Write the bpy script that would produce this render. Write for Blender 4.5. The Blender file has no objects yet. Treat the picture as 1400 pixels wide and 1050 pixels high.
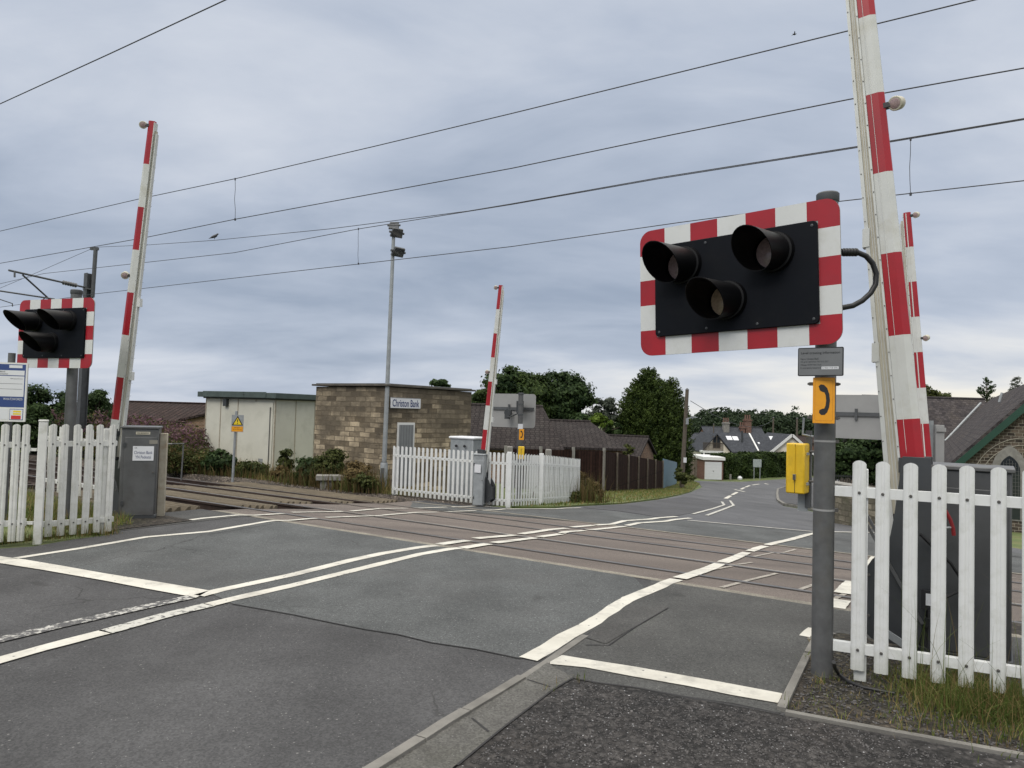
import bpy, bmesh, math, random
import numpy as np
from mathutils import Vector, Matrix
random.seed(7)
rng = np.random.default_rng(11)
R = math.radians
scene = bpy.context.scene
col = scene.collection

# ------------------------------------------------------------------ camera
FPX = 1011.0
PITCH = math.atan(38/FPX)
ROLL = math.atan(0.0286)
EYE = Vector((0, 0, 1.6))
FW = Vector((0, math.cos(PITCH), math.sin(PITCH)))
_u0 = Vector((0, -math.sin(PITCH), math.cos(PITCH)))
RT = Vector((1, 0, 0))*math.cos(ROLL) + _u0*math.sin(ROLL)
UP = _u0*math.cos(ROLL) - Vector((1, 0, 0))*math.sin(ROLL)
cam_d = bpy.data.cameras.new('camera')
cam_d.sensor_width = 36
cam_d.lens = FPX/1400*36
cam_d.clip_start = 0.05
cam_d.clip_end = 4000
cam = bpy.data.objects.new('camera', cam_d)
col.objects.link(cam)
m = Matrix.Identity(4)
for i in range(3):
    m[i][0] = RT[i]; m[i][1] = UP[i]; m[i][2] = -FW[i]; m[i][3] = EYE[i]
cam.matrix_world = m
scene.camera = cam
scene.render.resolution_x = 1024
scene.render.resolution_y = 768

# ------------------------------------------------------------------ exposure
vs = scene.view_settings
vs.view_transform = 'Standard'; vs.look = 'None'; vs.gamma = 1; vs.exposure = 0.0
vs.use_curve_mapping = False

# ------------------------------------------------------------------ world: overcast sky
SUN_EL, SUN_AZ = R(40), R(212)          # azimuth clockwise from +Y (behind the camera, to the right)
w = bpy.data.worlds.new('World'); scene.world = w; w.use_nodes = True
nt = w.node_tree; nt.nodes.clear()
def N(t, **kw):
    n = nt.nodes.new(t)
    for k, v in kw.items(): setattr(n, k, v)
    return n
def ramp(els, inter='LINEAR'):
    n = N('ShaderNodeValToRGB'); cr = n.color_ramp; cr.interpolation = inter
    while len(cr.elements) < len(els): cr.elements.new(0.5)
    for e, (p, c) in zip(cr.elements, els): e.position = p; e.color = (*c, 1)
    return n
def mth(op, a, b=None, c=None, clamp=False):
    n = N('ShaderNodeMath', operation=op); n.use_clamp = clamp
    for i, x in enumerate((a, b, c)):
        if x is None: continue
        if isinstance(x, (int, float)): n.inputs[i].default_value = x
        else: nt.links.new(x, n.inputs[i])
    return n.outputs[0]
def mixc(f, a, b, mode='MIX'):
    n = N('ShaderNodeMix', data_type='RGBA', blend_type=mode)
    for i, x in ((0, f), (6, a), (7, b)):
        if isinstance(x, (int, float)): n.inputs[i].default_value = x
        elif isinstance(x, tuple): n.inputs[i].default_value = (*x, 1)
        else: nt.links.new(x, n.inputs[i])
    return n.outputs[2]
tc = N('ShaderNodeTexCoord')
sep = N('ShaderNodeSeparateXYZ'); nt.links.new(tc.outputs['Generated'], sep.inputs[0])
X, Y, Zc = sep.outputs
zz = mth('ADD', mth('MAXIMUM', Zc, 0.0), 0.24)
comb = N('ShaderNodeCombineXYZ')
nt.links.new(mth('DIVIDE', X, zz), comb.inputs[0]); nt.links.new(mth('DIVIDE', Y, zz), comb.inputs[1])
mp = N('ShaderNodeMapping'); nt.links.new(comb.outputs[0], mp.inputs[0])
mp.inputs['Location'].default_value = (1.9, 0.35, 0); mp.inputs['Rotation'].default_value = (0, 0, R(28)); mp.inputs['Scale'].default_value = (0.62, 1.0, 1)
def noise(sc, det, rough, dist=0.0, vec=None):
    n = N('ShaderNodeTexNoise'); n.inputs['Scale'].default_value = sc; n.inputs['Detail'].default_value = det
    n.inputs['Roughness'].default_value = rough; n.inputs['Distortion'].default_value = dist
    nt.links.new(vec or mp.outputs[0], n.inputs['Vector']); return n.outputs['Fac']
big = noise(0.80, 3, 0.45, 0.9)
mid = noise(2.0, 7, 0.54, 0.5)
fine = noise(4.5, 6, 0.55, 0.2)
cl = mth('ADD', mth('ADD', mth('MULTIPLY', big, 0.50), mth('MULTIPLY', mid, 0.37)), mth('MULTIPLY', fine, 0.13))
cl = mth('MULTIPLY_ADD', mth('SUBTRACT', cl, 0.5), 3.8, 0.54)
# brightness as a function of height: paler high up, a dark slate band in the middle, pale low in the gap
elr = ramp([(0.0, (0.66,)*3), (0.025, (0.62,)*3), (0.07, (0.47,)*3), (0.14, (0.31,)*3), (0.22, (0.43,)*3), (0.34, (0.74,)*3), (0.55, (0.95,)*3)])
nt.links.new(Zc, elr.inputs[0])
az = mth('DIVIDE', X, mth('MAXIMUM', Y, 0.05))
rightside = N('ShaderNodeMapRange'); nt.links.new(az, rightside.inputs[0])
rightside.inputs[1].default_value = -0.15; rightside.inputs[2].default_value = 0.45
lowband = N('ShaderNodeMapRange'); nt.links.new(Zc, lowband.inputs[0])
lowband.inputs[1].default_value = 0.17; lowband.inputs[2].default_value = 0.01
glow = mth('MULTIPLY', rightside.outputs[0], lowband.outputs[0])
tot = mth('ADD', mth('ADD', mth('MULTIPLY', cl, 0.50), mth('MULTIPLY', elr.outputs[0], 0.62)), mth('MULTIPLY', glow, 0.42))
cr = ramp([(0.08, (0.262, 0.325, 0.432)), (0.36, (0.355, 0.422, 0.538)), (0.60, (0.510, 0.572, 0.685)), (0.80, (0.665, 0.712, 0.800)), (1.05, (0.84, 0.86, 0.90))])
nt.links.new(tot, cr.inputs[0])
warm = mth('MULTIPLY', mth('MULTIPLY', glow, mth('SUBTRACT', tot, 0.62), clamp=True), 2.2, clamp=True)
cloud = mixc(warm, cr.outputs[0], (0.98, 0.93, 0.82))
# overcast skies are brightest overhead
over = N('ShaderNodeMapRange'); nt.links.new(Zc, over.inputs[0])
over.inputs[1].default_value = 0.52; over.inputs[2].default_value = 0.95; over.inputs[3].default_value = 0.0; over.inputs[4].default_value = 1.0
cloud = mixc(over.outputs[0], cloud, (3.22, 3.12, 2.90))
sky = N('ShaderNodeTexSky', sky_type='NISHITA'); sky.sun_disc = False
sky.sun_elevation = SUN_EL; sky.sun_rotation = SUN_AZ
bg1 = N('ShaderNodeBackground'); bg1.inputs[1].default_value = 0.05; nt.links.new(sky.outputs[0], bg1.inputs[0])
bg2 = N('ShaderNodeBackground'); bg2.inputs[1].default_value = 1.0; nt.links.new(cloud, bg2.inputs[0])
mx = N('ShaderNodeMixShader'); mx.inputs[0].default_value = 0.93
nt.links.new(bg1.outputs[0], mx.inputs[1]); nt.links.new(bg2.outputs[0], mx.inputs[2])
wo = N('ShaderNodeOutputWorld'); nt.links.new(mx.outputs[0], wo.inputs[0])

sd = bpy.data.lights.new('sun', 'SUN'); sd.energy = 1.3; sd.angle = R(22); sd.color = (1, 0.96, 0.91)
so = bpy.data.objects.new('sun', sd); col.objects.link(so)
sdir = Vector((math.sin(SUN_AZ)*math.cos(SUN_EL), math.cos(SUN_AZ)*math.cos(SUN_EL), math.sin(SUN_EL)))
so.rotation_euler = sdir.to_track_quat('Z', 'Y').to_euler()
so.location = (0, -20, 40)

# ------------------------------------------------------------------ layout helpers
# U runs along the railway (to the left and away), NV across it (away from the viewer)
NV = Vector((0.5477, 0.8367, 0)); U = Vector((-0.8367, 0.5477, 0)); ZV = Vector((0, 0, 1))
GK = [(-80, 0.05), (6.6, 0.05), (7.3, 0.0), (12.3, -0.52), (16, -0.72), (29.8, -1.85), (44.6, -3.03), (78, -5.0), (130, -6.0), (260, -5.0), (420, -3.0), (900, -3.0)]
def g(d):
    for (a, za), (b, zb) in zip(GK, GK[1:]):
        if d <= b: return za + (zb-za)*max(0, d-a)/(b-a)
    return GK[-1][1]
def dd(p): return p[0]*NV.x + p[1]*NV.y
def tt(p): return p[0]*U.x + p[1]*U.y
def td(t, d, dz=0.0):
    p = U*t + NV*d; return Vector((p.x, p.y, g(d)+dz))
def ray(px, py): return FW*FPX + RT*(px-700) - UP*(py-525)
def G(px, py, dz=0.0):
    r = ray(px, py); r = r/r.y
    def f(Y):
        p = EYE + r*Y; return p.z - g(dd(p)) - dz
    a = 0.3; step = 0.25
    while a < 800:
        b = a+step
        if f(b) <= 0:
            for _ in range(40):
                c = (a+b)/2
                if f(c) > 0: a = c
                else: b = c
            return EYE + r*b
        a = b; step = min(step*1.08, 6)
    return EYE + r*300
def PZ(px, py, Yd):
    r = ray(px, py); return EYE + r*(Yd/r.y)
def PD(px, py, d):
    r = ray(px, py); return EYE + r*(d/dd(r))
def ground(x, y, dz=0): return Vector((x, y, g(dd((x, y)))+dz))

# ------------------------------------------------------------------ materials
_mats = {}
def mat(name, base, rough=0.7, var=0.0, vscale=3.0, col2=None, bump=0.0, bscale=60.0, metal=0.0, spec=0.5, det=6, dirt=None, thr=None, coords='Object', isl=0.0, trans=0.0, stretch=None, speck=None, low=0.0):
    """general procedural material: two colours mixed by noise, optional dirt, speckle and bump"""
    if name in _mats: return _mats[name]
    M = bpy.data.materials.new(name); M.use_nodes = True
    t = M.node_tree; t.nodes.clear(); L = t.links.new
    def n(tp, **kw):
        q = t.nodes.new(tp)
        for k, v in kw.items(): setattr(q, k, v)
        return q
    out = n('ShaderNodeOutputMaterial'); b = n('ShaderNodeBsdfPrincipled'); L(b.outputs[0], out.inputs[0])
    b.inputs['Roughness'].default_value = rough; b.inputs['Metallic'].default_value = metal
    b.inputs['Specular IOR Level'].default_value = spec
    geo = n('ShaderNodeNewGeometry'); tcn = n('ShaderNodeTexCoord')
    vec = geo.outputs['Position'] if coords == 'World' else tcn.outputs[coords]
    if stretch:
        mpn = n('ShaderNodeMapping'); L(vec, mpn.inputs[0]); mpn.inputs['Scale'].default_value = stretch; vec2 = mpn.outputs[0]
    else: vec2 = vec
    def nz(sc, d=det, r=0.6, v=None):
        q = n('ShaderNodeTexNoise'); q.inputs['Scale'].default_value = sc; q.inputs['Detail'].default_value = d; q.inputs['Roughness'].default_value = r
        L(v or vec2, q.inputs['Vector']); return q.outputs['Fac']
    def rmp(src, els):
        q = n('ShaderNodeValToRGB'); c = q.color_ramp
        while len(c.elements) < len(els): c.elements.new(0.5)
        for e, (p, cc) in zip(c.elements, els): e.position = p; e.color = (*cc, 1)
        L(src, q.inputs[0]); return q.outputs[0]
    def mx(f, a, c, mode='MIX'):
        q = n('ShaderNodeMix', data_type='RGBA', blend_type=mode)
        for i, x in ((0, f), (6, a), (7, c)):
            if isinstance(x, (int, float)): q.inputs[i].default_value = x
            elif isinstance(x, tuple): q.inputs[i].default_value = (*x, 1)
            else: L(x, q.inputs[i])
        return q.outputs[2]
    c2 = col2 or tuple(max(0, x*(1-var)) for x in base)
    lo, hi = thr or (0.36, 0.66)
    c = rmp(nz(vscale), [(lo, c2), (hi, base)])
    if isl:
        q = n('ShaderNodeMapRange'); L(geo.outputs['Random Per Island'], q.inputs[0]); q.inputs[3].default_value = 1-isl; q.inputs[4].default_value = 1+isl
        c = mx(1.0, c, q.outputs[0], 'MULTIPLY')
    if speck:      # (scale, threshold, colour)
        v = n('ShaderNodeTexVoronoi'); v.inputs['Scale'].default_value = speck[0]; L(vec, v.inputs['Vector'])
        f = rmp(v.outputs['Distance'], [(speck[1], (1,)*3), (speck[1]+0.06, (0,)*3)])
        sel = n('ShaderNodeSeparateColor'); L(v.outputs['Color'], sel.inputs[0])
        fs = n('ShaderNodeMath', operation='GREATER_THAN'); L(sel.outputs[0], fs.inputs[0]); fs.inputs[1].default_value = speck[3]
        ff = n('ShaderNodeMath', operation='MULTIPLY'); L(f, ff.inputs[0]); L(fs.outputs[0], ff.inputs[1])
        c = mx(ff.outputs[0], c, speck[2])
    if dirt:       # (colour, amount, scale)
        dsrc = nz(dirt[2], 8, 0.65, vec)
        if low:    # splashed soil and algae near the foot
            sz = n('ShaderNodeSeparateXYZ'); L(tcn.outputs['Object'], sz.inputs[0]); lr = n('ShaderNodeMapRange'); L(sz.outputs[2], lr.inputs[0]); lr.inputs[1].default_value = low; lr.inputs[2].default_value = 0.0; lr.inputs[3].default_value = 0.0; lr.inputs[4].default_value = 0.26
            ad_ = n('ShaderNodeMath', operation='ADD'); L(dsrc, ad_.inputs[0]); L(lr.outputs[0], ad_.inputs[1]); dsrc = ad_.outputs[0]
        f = rmp(dsrc, [(0.50, (0,)*3), (0.75, (dirt[1],)*3)])
        c = mx(f, c, dirt[0])
    L(c, b.inputs['Base Color'])
    if bump:
        bn = n('ShaderNodeBump'); bn.inputs['Strength'].default_value = bump; bn.inputs['Distance'].default_value = 0.01
        L(nz(bscale, 4, 0.7, vec), bn.inputs['Height']); L(bn.outputs[0], b.inputs['Normal'])
    if trans:
        tr = n('ShaderNodeBsdfTranslucent'); L(c, tr.inputs[0]); ms = n('ShaderNodeMixShader'); ms.inputs[0].default_value = trans
        L(b.outputs[0], ms.inputs[1]); L(tr.outputs[0], ms.inputs[2]); L(ms.outputs[0], out.inputs[0])
    _mats[name] = M
    return M

def asphalt(name, c_lo, c_hi, patch=0.9, agg=220.0, speck=0.88, speckcol=(0.22, 0.215, 0.21), bump=0.5, stain=(0.045, 0.042, 0.04), stain_amt=0.5, stones=None, stretch=None, road=0.0):
    M = bpy.data.materials.new(name); M.use_nodes = True
    t = M.node_tree; t.nodes.clear(); L = t.links.new
    def n(tp, **kw):
        q = t.nodes.new(tp)
        for k, v in kw.items(): setattr(q, k, v)
        return q
    def mx(f, a, c, mode='MIX'):
        q = n('ShaderNodeMix', data_type='RGBA', blend_type=mode)
        for i, x in ((0, f), (6, a), (7, c)):
            if isinstance(x, (int, float)): q.inputs[i].default_value = x
            elif isinstance(x, tuple): q.inputs[i].default_value = (*x, 1)
            else: L(x, q.inputs[i])
        return q.outputs[2]
    def rmp(src, els):
        q = n('ShaderNodeValToRGB'); c = q.color_ramp
        while len(c.elements) < len(els): c.elements.new(0.5)
        for e, (p, cc) in zip(c.elements, els): e.position = p; e.color = (*cc, 1)
        L(src, q.inputs[0]); return q.outputs[0]
    out = n('ShaderNodeOutputMaterial'); b = n('ShaderNodeBsdfPrincipled'); L(b.outputs[0], out.inputs[0])
    b.inputs['Roughness'].default_value = 0.85; b.inputs['Specular IOR Level'].default_value = 0.35
    geo = n('ShaderNodeNewGeometry'); pos = geo.outputs['Position']
    if stretch:
        mpn = n('ShaderNodeMapping'); L(pos, mpn.inputs[0]); mpn.inputs['Rotation'].default_value = (0, 0, R(-33.2)); mpn.inputs['Scale'].default_value = stretch; sp = mpn.outputs[0]
    else: sp = pos
    def nz(sc, d=6, r=0.6, v=None):
        q = n('ShaderNodeTexNoise'); q.inputs['Scale'].default_value = sc; q.inputs['Detail'].default_value = d; q.inputs['Roughness'].default_value = r
        L(v or pos, q.inputs['Vector']); return q.outputs['Fac']
    c = rmp(nz(patch, 9, 0.62, sp), [(0.36, c_lo), (0.64, c_hi)])
    # aggregate grains
    v = n('ShaderNodeTexVoronoi'); v.inputs['Scale'].default_value = agg*0.45; L(pos, v.inputs['Vector'])
    sc_ = n('ShaderNodeSeparateColor'); L(v.outputs['Color'], sc_.inputs[0])
    gr = n('ShaderNodeMapRange'); L(sc_.outputs[1], gr.inputs[0]); gr.inputs[3].default_value = 0.70; gr.inputs[4].default_value = 1.30
    c = mx(1.0, c, gr.outputs[0], 'MULTIPLY')
    gt = n('ShaderNodeMath', operation='GREATER_THAN'); L(sc_.outputs[0], gt.inputs[0]); gt.inputs[1].default_value = speck+0.10
    pf = n('ShaderNodeMath', operation='LESS_THAN'); L(v.outputs['Distance'], pf.inputs[0]); pf.inputs[1].default_value = 0.30
    pp = n('ShaderNodeMath', operation='MULTIPLY'); L(gt.outputs[0], pp.inputs[0]); L(pf.outputs[0], pp.inputs[1])
    c = mx(pp.outputs[0], c, speckcol)
    # larger sparse chips and pits
    v2 = n('ShaderNodeTexVoronoi'); v2.inputs['Scale'].default_value = 22; L(pos, v2.inputs['Vector'])
    s2 = n('ShaderNodeSeparateColor'); L(v2.outputs['Color'], s2.inputs[0])
    g2 = n('ShaderNodeMath', operation='GREATER_THAN'); L(s2.outputs[0], g2.inputs[0]); g2.inputs[1].default_value = 0.93
    l2 = n('ShaderNodeMath', operation='LESS_THAN'); L(v2.outputs['Distance'], l2.inputs[0]); l2.inputs[1].default_value = 0.13
    p2 = n('ShaderNodeMath', operation='MULTIPLY'); L(g2.outputs[0], p2.inputs[0]); L(l2.outputs[0], p2.inputs[1])
    c = mx(p2.outputs[0], c, tuple(x*0.8 for x in speckcol))
    st = rmp(nz(0.55, 8, 0.65, sp), [(0.50, (0,)*3), (0.72, (stain_amt,)*3)])
    c = mx(st, c, stain)
    if road:
        # tyre tracks along the road, oil drips and hairline cracks
        mr = n('ShaderNodeMapping'); L(pos, mr.inputs[0]); mr.inputs['Rotation'].default_value = (0, 0, R(-33.2)); mr.inputs['Scale'].default_value = (1.0, 0.10, 1)
        tk = rmp(nz(1.15, 4, 0.55, mr.outputs[0]), [(0.40, (1.12,)*3), (0.62, (0.84,)*3)])
        c = mx(road, c, tk, 'MULTIPLY')
        dnz = n('ShaderNodeTexNoise'); dnz.inputs['Scale'].default_value = 2.3; dnz.inputs['Detail'].default_value = 5; L(pos, dnz.inputs['Vector'])
        dv = n('ShaderNodeVectorMath', operation='MULTIPLY_ADD'); L(dnz.outputs['Color'], dv.inputs[0]); dv.inputs[1].default_value = (0.55, 0.55, 0); L(pos, dv.inputs[2])
        vc = n('ShaderNodeTexVoronoi', feature='DISTANCE_TO_EDGE'); vc.inputs['Scale'].default_value = 0.62; L(dv.outputs[0], vc.inputs['Vector'])
        cm = rmp(vc.outputs['Distance'], [(0.0015, (1,)*3), (0.0055, (0,)*3)])
        ms_ = rmp(nz(0.45, 2, 0.5), [(0.53, (0,)*3), (0.60, (0.75,)*3)])
        c = mx(mx(1.0, cm, ms_, 'MULTIPLY'), c, (0.016, 0.015, 0.014))
        vo = n('ShaderNodeTexVoronoi'); vo.inputs['Scale'].default_value = 1.7; L(dv.outputs[0], vo.inputs['Vector'])
        so_ = n('ShaderNodeSeparateColor'); L(vo.outputs['Color'], so_.inputs[0])
        go_ = n('ShaderNodeMath', operation='GREATER_THAN'); L(so_.outputs[0], go_.inputs[0]); go_.inputs[1].default_value = 0.80
        lo_ = rmp(vo.outputs['Distance'], [(0.05, (0.55,)*3), (0.16, (0,)*3)])
        c = mx(mx(1.0, lo_, go_.outputs[0], 'MULTIPLY'), c, (0.024, 0.023, 0.022))
    h = nz(agg, 3, 0.7)
    if stones:
        v3 = n('ShaderNodeTexVoronoi'); v3.inputs['Scale'].default_value = stones; v3.inputs['Randomness'].default_value = 1; L(pos, v3.inputs['Vector'])
        s3 = n('ShaderNodeSeparateColor'); L(v3.outputs['Color'], s3.inputs[0])
        m3 = n('ShaderNodeMapRange'); L(s3.outputs[0], m3.inputs[0]); m3.inputs[3].default_value = 0.45; m3.inputs[4].default_value = 1.75
        c = mx(1.0, c, m3.outputs[0], 'MULTIPLY')
        e = rmp(v3.outputs['Distance'], [(0.25, (1,)*3), (0.75, (0.25,)*3)])
        c = mx(0.7, c, e, 'MULTIPLY')
        ad = n('ShaderNodeMath', operation='SUBTRACT'); L(h, ad.inputs[0]); L(v3.outputs['Distance'], ad.inputs[1]); h = ad.outputs[0]
    L(c, b.inputs['Base Color'])
    bn = n('ShaderNodeBump'); bn.inputs['Strength'].default_value = bump; bn.inputs['Distance'].default_value = 0.012 if stones else 0.006
    L(h, bn.inputs['Height']); L(bn.outputs[0], b.inputs['Normal'])
    _mats[name] = M
    return M

def masonry(name, c1, c2, mortar, bw, bh, msize=0.012, dark=None, dark_amt=0.6, bump=0.6, rough=0.9, offset=0.5, nvar=0.5, topdark=None, squash=1.0):
    """coursed masonry, tiles or boards from a brick texture laid on the metric UVs"""
    M = bpy.data.materials.new(name); M.use_nodes = True
    t = M.node_tree; t.nodes.clear(); L = t.links.new
    def n(tp, **kw):
        q = t.nodes.new(tp)
        for k, v in kw.items(): setattr(q, k, v)
        return q
    def mx(f, a, c, mode='MIX'):
        q = n('ShaderNodeMix', data_type='RGBA', blend_type=mode)
        for i, x in ((0, f), (6, a), (7, c)):
            if isinstance(x, (int, float)): q.inputs[i].default_value = x
            elif isinstance(x, tuple): q.inputs[i].default_value = (*x, 1)
            else: L(x, q.inputs[i])
        return q.outputs[2]
    def rmp(src, els):
        q = n('ShaderNodeValToRGB'); c = q.color_ramp
        while len(c.elements) < len(els): c.elements.new(0.5)
        for e, (p, cc) in zip(c.elements, els): e.position = p; e.color = (*cc, 1)
        L(src, q.inputs[0]); return q.outputs[0]
    out = n('ShaderNodeOutputMaterial'); b = n('ShaderNodeBsdfPrincipled'); L(b.outputs[0], out.inputs[0])
    b.inputs['Roughness'].default_value = rough; b.inputs['Specular IOR Level'].default_value = 0.12
    uv = n('ShaderNodeTexCoord').outputs['UV']
    # wobble the joints a little
    dn = n('ShaderNodeTexNoise'); dn.inputs['Scale'].default_value = 2.2/bh*0.3; dn.inputs['Detail'].default_value = 2; L(uv, dn.inputs['Vector'])
    vm = n('ShaderNodeVectorMath', operation='MULTIPLY_ADD'); L(dn.outputs['Color'], vm.inputs[0]); vm.inputs[1].default_value = (bh*0.22*nvar, bh*0.22*nvar, 0); L(uv, vm.inputs[2])
    br = n('ShaderNodeTexBrick'); L(vm.outputs[0], br.inputs['Vector'])
    br.offset = offset; br.squash = squash; br.squash_frequency = 3
    br.inputs['Color1'].default_value = (0, 0, 0, 1); br.inputs['Color2'].default_value = (1, 1, 1, 1); br.inputs['Mortar'].default_value = (0.5, 0.5, 0.5, 1)
    br.inputs['Scale'].default_value = 1; br.inputs['Brick Width'].default_value = bw; br.inputs['Row Height'].default_value = bh
    br.inputs['Mortar Size'].default_value = msize; br.inputs['Mortar Smooth'].default_value = 0.3; br.inputs['Bias'].default_value = 0
    c = rmp(br.outputs['Color'], [(0.0, c1), (0.5, tuple((a+b_)/2*0.95 for a, b_ in zip(c1, c2))), (1.0, c2)])
    n1 = n('ShaderNodeTexNoise'); n1.inputs['Scale'].default_value = 5.0; n1.inputs['Detail'].default_value = 8; n1.inputs['Roughness'].default_value = 0.7; L(uv, n1.inputs['Vector'])
    mr = n('ShaderNodeMapRange'); L(n1.outputs['Fac'], mr.inputs[0]); mr.inputs[1].default_value = 0.3; mr.inputs[2].default_value = 0.7; mr.inputs[3].default_value = 0.6; mr.inputs[4].default_value = 1.3
    c = mx(1.0, c, mr.outputs[0], 'MULTIPLY')
    if dark:
        n2 = n('ShaderNodeTexNoise'); n2.inputs['Scale'].default_value = 0.9; n2.inputs['Detail'].default_value = 7; n2.inputs['Roughness'].default_value = 0.65; L(uv, n2.inputs['Vector'])
        f = n2.outputs['Fac']
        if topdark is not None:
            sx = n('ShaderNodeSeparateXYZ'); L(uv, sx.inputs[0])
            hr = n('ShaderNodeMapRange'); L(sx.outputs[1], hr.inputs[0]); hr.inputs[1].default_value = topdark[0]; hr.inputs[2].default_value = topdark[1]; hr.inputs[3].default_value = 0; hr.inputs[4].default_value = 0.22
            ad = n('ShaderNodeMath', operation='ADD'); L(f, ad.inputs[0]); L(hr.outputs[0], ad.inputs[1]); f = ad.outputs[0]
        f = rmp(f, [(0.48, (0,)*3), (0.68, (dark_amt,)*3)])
        c = mx(f, c, dark)
    c = mx(br.outputs['Fac'], c, mortar)
    L(c, b.inputs['Base Color'])
    sb = n('ShaderNodeMath', operation='MULTIPLY_ADD'); L(br.outputs['Fac'], sb.inputs[0]); sb.inputs[1].default_value = -1.0; L(n1.outputs['Fac'], sb.inputs[2])
    bn = n('ShaderNodeBump'); bn.inputs['Strength'].default_value = bump; bn.inputs['Distance'].default_value = 0.03
    L(sb.outputs[0], bn.inputs['Height']); L(bn.outputs[0], b.inputs['Normal'])
    _mats[name] = M
    return M

def leafmat(name, dark, light, trans=0.25, rough=0.6):
    M = bpy.data.materials.new(name); M.use_nodes = True
    t = M.node_tree; t.nodes.clear(); L = t.links.new
    n = t.nodes.new
    out = n('ShaderNodeOutputMaterial'); b = n('ShaderNodeBsdfPrincipled'); b.inputs['Roughness'].default_value = rough; b.inputs['Specular IOR Level'].default_value = 0.12
    geo = n('ShaderNodeNewGeometry'); nz = n('ShaderNodeTexNoise'); nz.inputs['Scale'].default_value = 0.9; nz.inputs['Detail'].default_value = 3; L(geo.outputs['Position'], nz.inputs['Vector'])
    a = n('ShaderNodeMath'); a.operation = 'MULTIPLY_ADD'; L(geo.outputs['Random Per Island'], a.inputs[0]); a.inputs[1].default_value = 0.55
    s = n('ShaderNodeMath'); s.operation = 'MULTIPLY_ADD'; L(nz.outputs['Fac'], s.inputs[0]); s.inputs[1].default_value = 1.3; s.inputs[2].default_value = -0.42; L(s.outputs[0], a.inputs[2])
    r = n('ShaderNodeValToRGB'); L(a.outputs[0], r.inputs[0])
    r.color_ramp.elements[0].position = 0.1; r.color_ramp.elements[0].color = (*dark, 1); r.color_ramp.elements[1].position = 0.95; r.color_ramp.elements[1].color = (*light, 1)
    L(r.outputs[0], b.inputs['Base Color'])
    tr = n('ShaderNodeBsdfTranslucent'); L(r.outputs[0], tr.inputs[0]); ms = n('ShaderNodeMixShader'); ms.inputs[0].default_value = trans
    L(b.outputs[0], ms.inputs[1]); L(tr.outputs[0], ms.inputs[2]); L(ms.outputs[0], out.inputs[0])
    _mats[name] = M
    return M

# paint, metal, glass
m_galv = mat('galvanised', (0.125, 0.127, 0.128), 0.5, var=0.3, vscale=9, metal=0.25, dirt=((0.10, 0.085, 0.06), 0.5, 4), bump=0.08)
m_galvl = mat('pale_galvanised', (0.30, 0.32, 0.33), 0.5, var=0.2, vscale=9, metal=0.2)
m_red = mat('reflective_red', (0.34, 0.009, 0.018), 0.36, var=0.22, vscale=2.5, dirt=((0.25, 0.02, 0.03), 0.4, 8))
m_wht = mat('reflective_white', (0.60, 0.61, 0.60), 0.38, var=0.08, vscale=3, dirt=((0.40, 0.40, 0.35), 0.5, 6))
m_boomw = mat('boom_white', (0.56, 0.57, 0.55), 0.4, var=0.12, vscale=3, dirt=((0.36, 0.34, 0.26), 0.55, 5))
m_cream = mat('boom_cream', (0.50, 0.47, 0.38), 0.5, var=0.15, vscale=3, dirt=((0.28, 0.24, 0.16), 0.6, 7))
m_blk = mat('black_board', (0.0030, 0.0042, 0.0075), 0.55, var=0.2, vscale=2, dirt=((0.012, 0.012, 0.012), 0.3, 9), spec=0.14)
m_hood = mat('black_hood', (0.0022, 0.0022, 0.003), 0.45, var=0.2, vscale=5, spec=0.2)
m_rubber = mat('black_rubber', (0.007, 0.007, 0.008), 0.5)
m_backg = mat('sign_back_grey', (0.28, 0.28, 0.275), 0.5, var=0.12, vscale=2)
m_lensr = mat('unlit_red_lens', (0.40, 0.29, 0.29), 0.2, var=0.3, vscale=60)
m_lensa = mat('unlit_amber_lens', (0.52, 0.38, 0.26), 0.2, var=0.3, vscale=60)
m_yel = mat('yellow_paint', (0.78, 0.50, 0.02), 0.4, var=0.12, vscale=6, dirt=((0.30, 0.18, 0.03), 0.35, 14))
m_amb = mat('amber_sign', (0.75, 0.32, 0.01), 0.4, var=0.1, vscale=6, dirt=((0.4, 0.15, 0.02), 0.3, 14))
m_sgrey = mat('sign_grey', (0.15, 0.155, 0.16), 0.45, var=0.15, vscale=6)
m_ink = mat('ink_black', (0.01, 0.01, 0.012), 0.5)
m_inkb = mat('ink_blue', (0.015, 0.03, 0.12), 0.5)
m_paper = mat('paper_white', (0.62, 0.63, 0.65), 0.5, var=0.05)
m_bluep = mat('poster_blue', (0.03, 0.06, 0.20), 0.4, var=0.1)
m_redp = mat('poster_red', (0.50, 0.03, 0.03), 0.4)
m_yelp = mat('poster_yellow', (0.70, 0.52, 0.02), 0.4)
m_cab = mat('cabinet_grey', (0.095, 0.097, 0.098), 0.42, var=0.25, vscale=4, dirt=((0.05, 0.045, 0.04), 0.7, 5), bump=0.05)
m_cabd = mat('cabinet_dark', (0.046, 0.050, 0.054), 0.42, var=0.25, vscale=4, dirt=((0.055, 0.055, 0.055), 0.5, 6))
m_picket = mat('picket_white', (0.66, 0.67, 0.66), 0.38, var=0.07, vscale=4, dirt=((0.33, 0.34, 0.27), 0.42, 9), bump=0.05, low=0.25)
m_picketw = mat('picket_weathered', (0.64, 0.64, 0.61), 0.5, var=0.12, vscale=6, dirt=((0.30, 0.30, 0.22), 0.55, 7), low=0.3)
m_oldpost = mat('weathered_cream_post', (0.42, 0.38, 0.30), 0.7, var=0.25, vscale=8, dirt=((0.22, 0.13, 0.06), 0.6, 9), bump=0.2)
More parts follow.
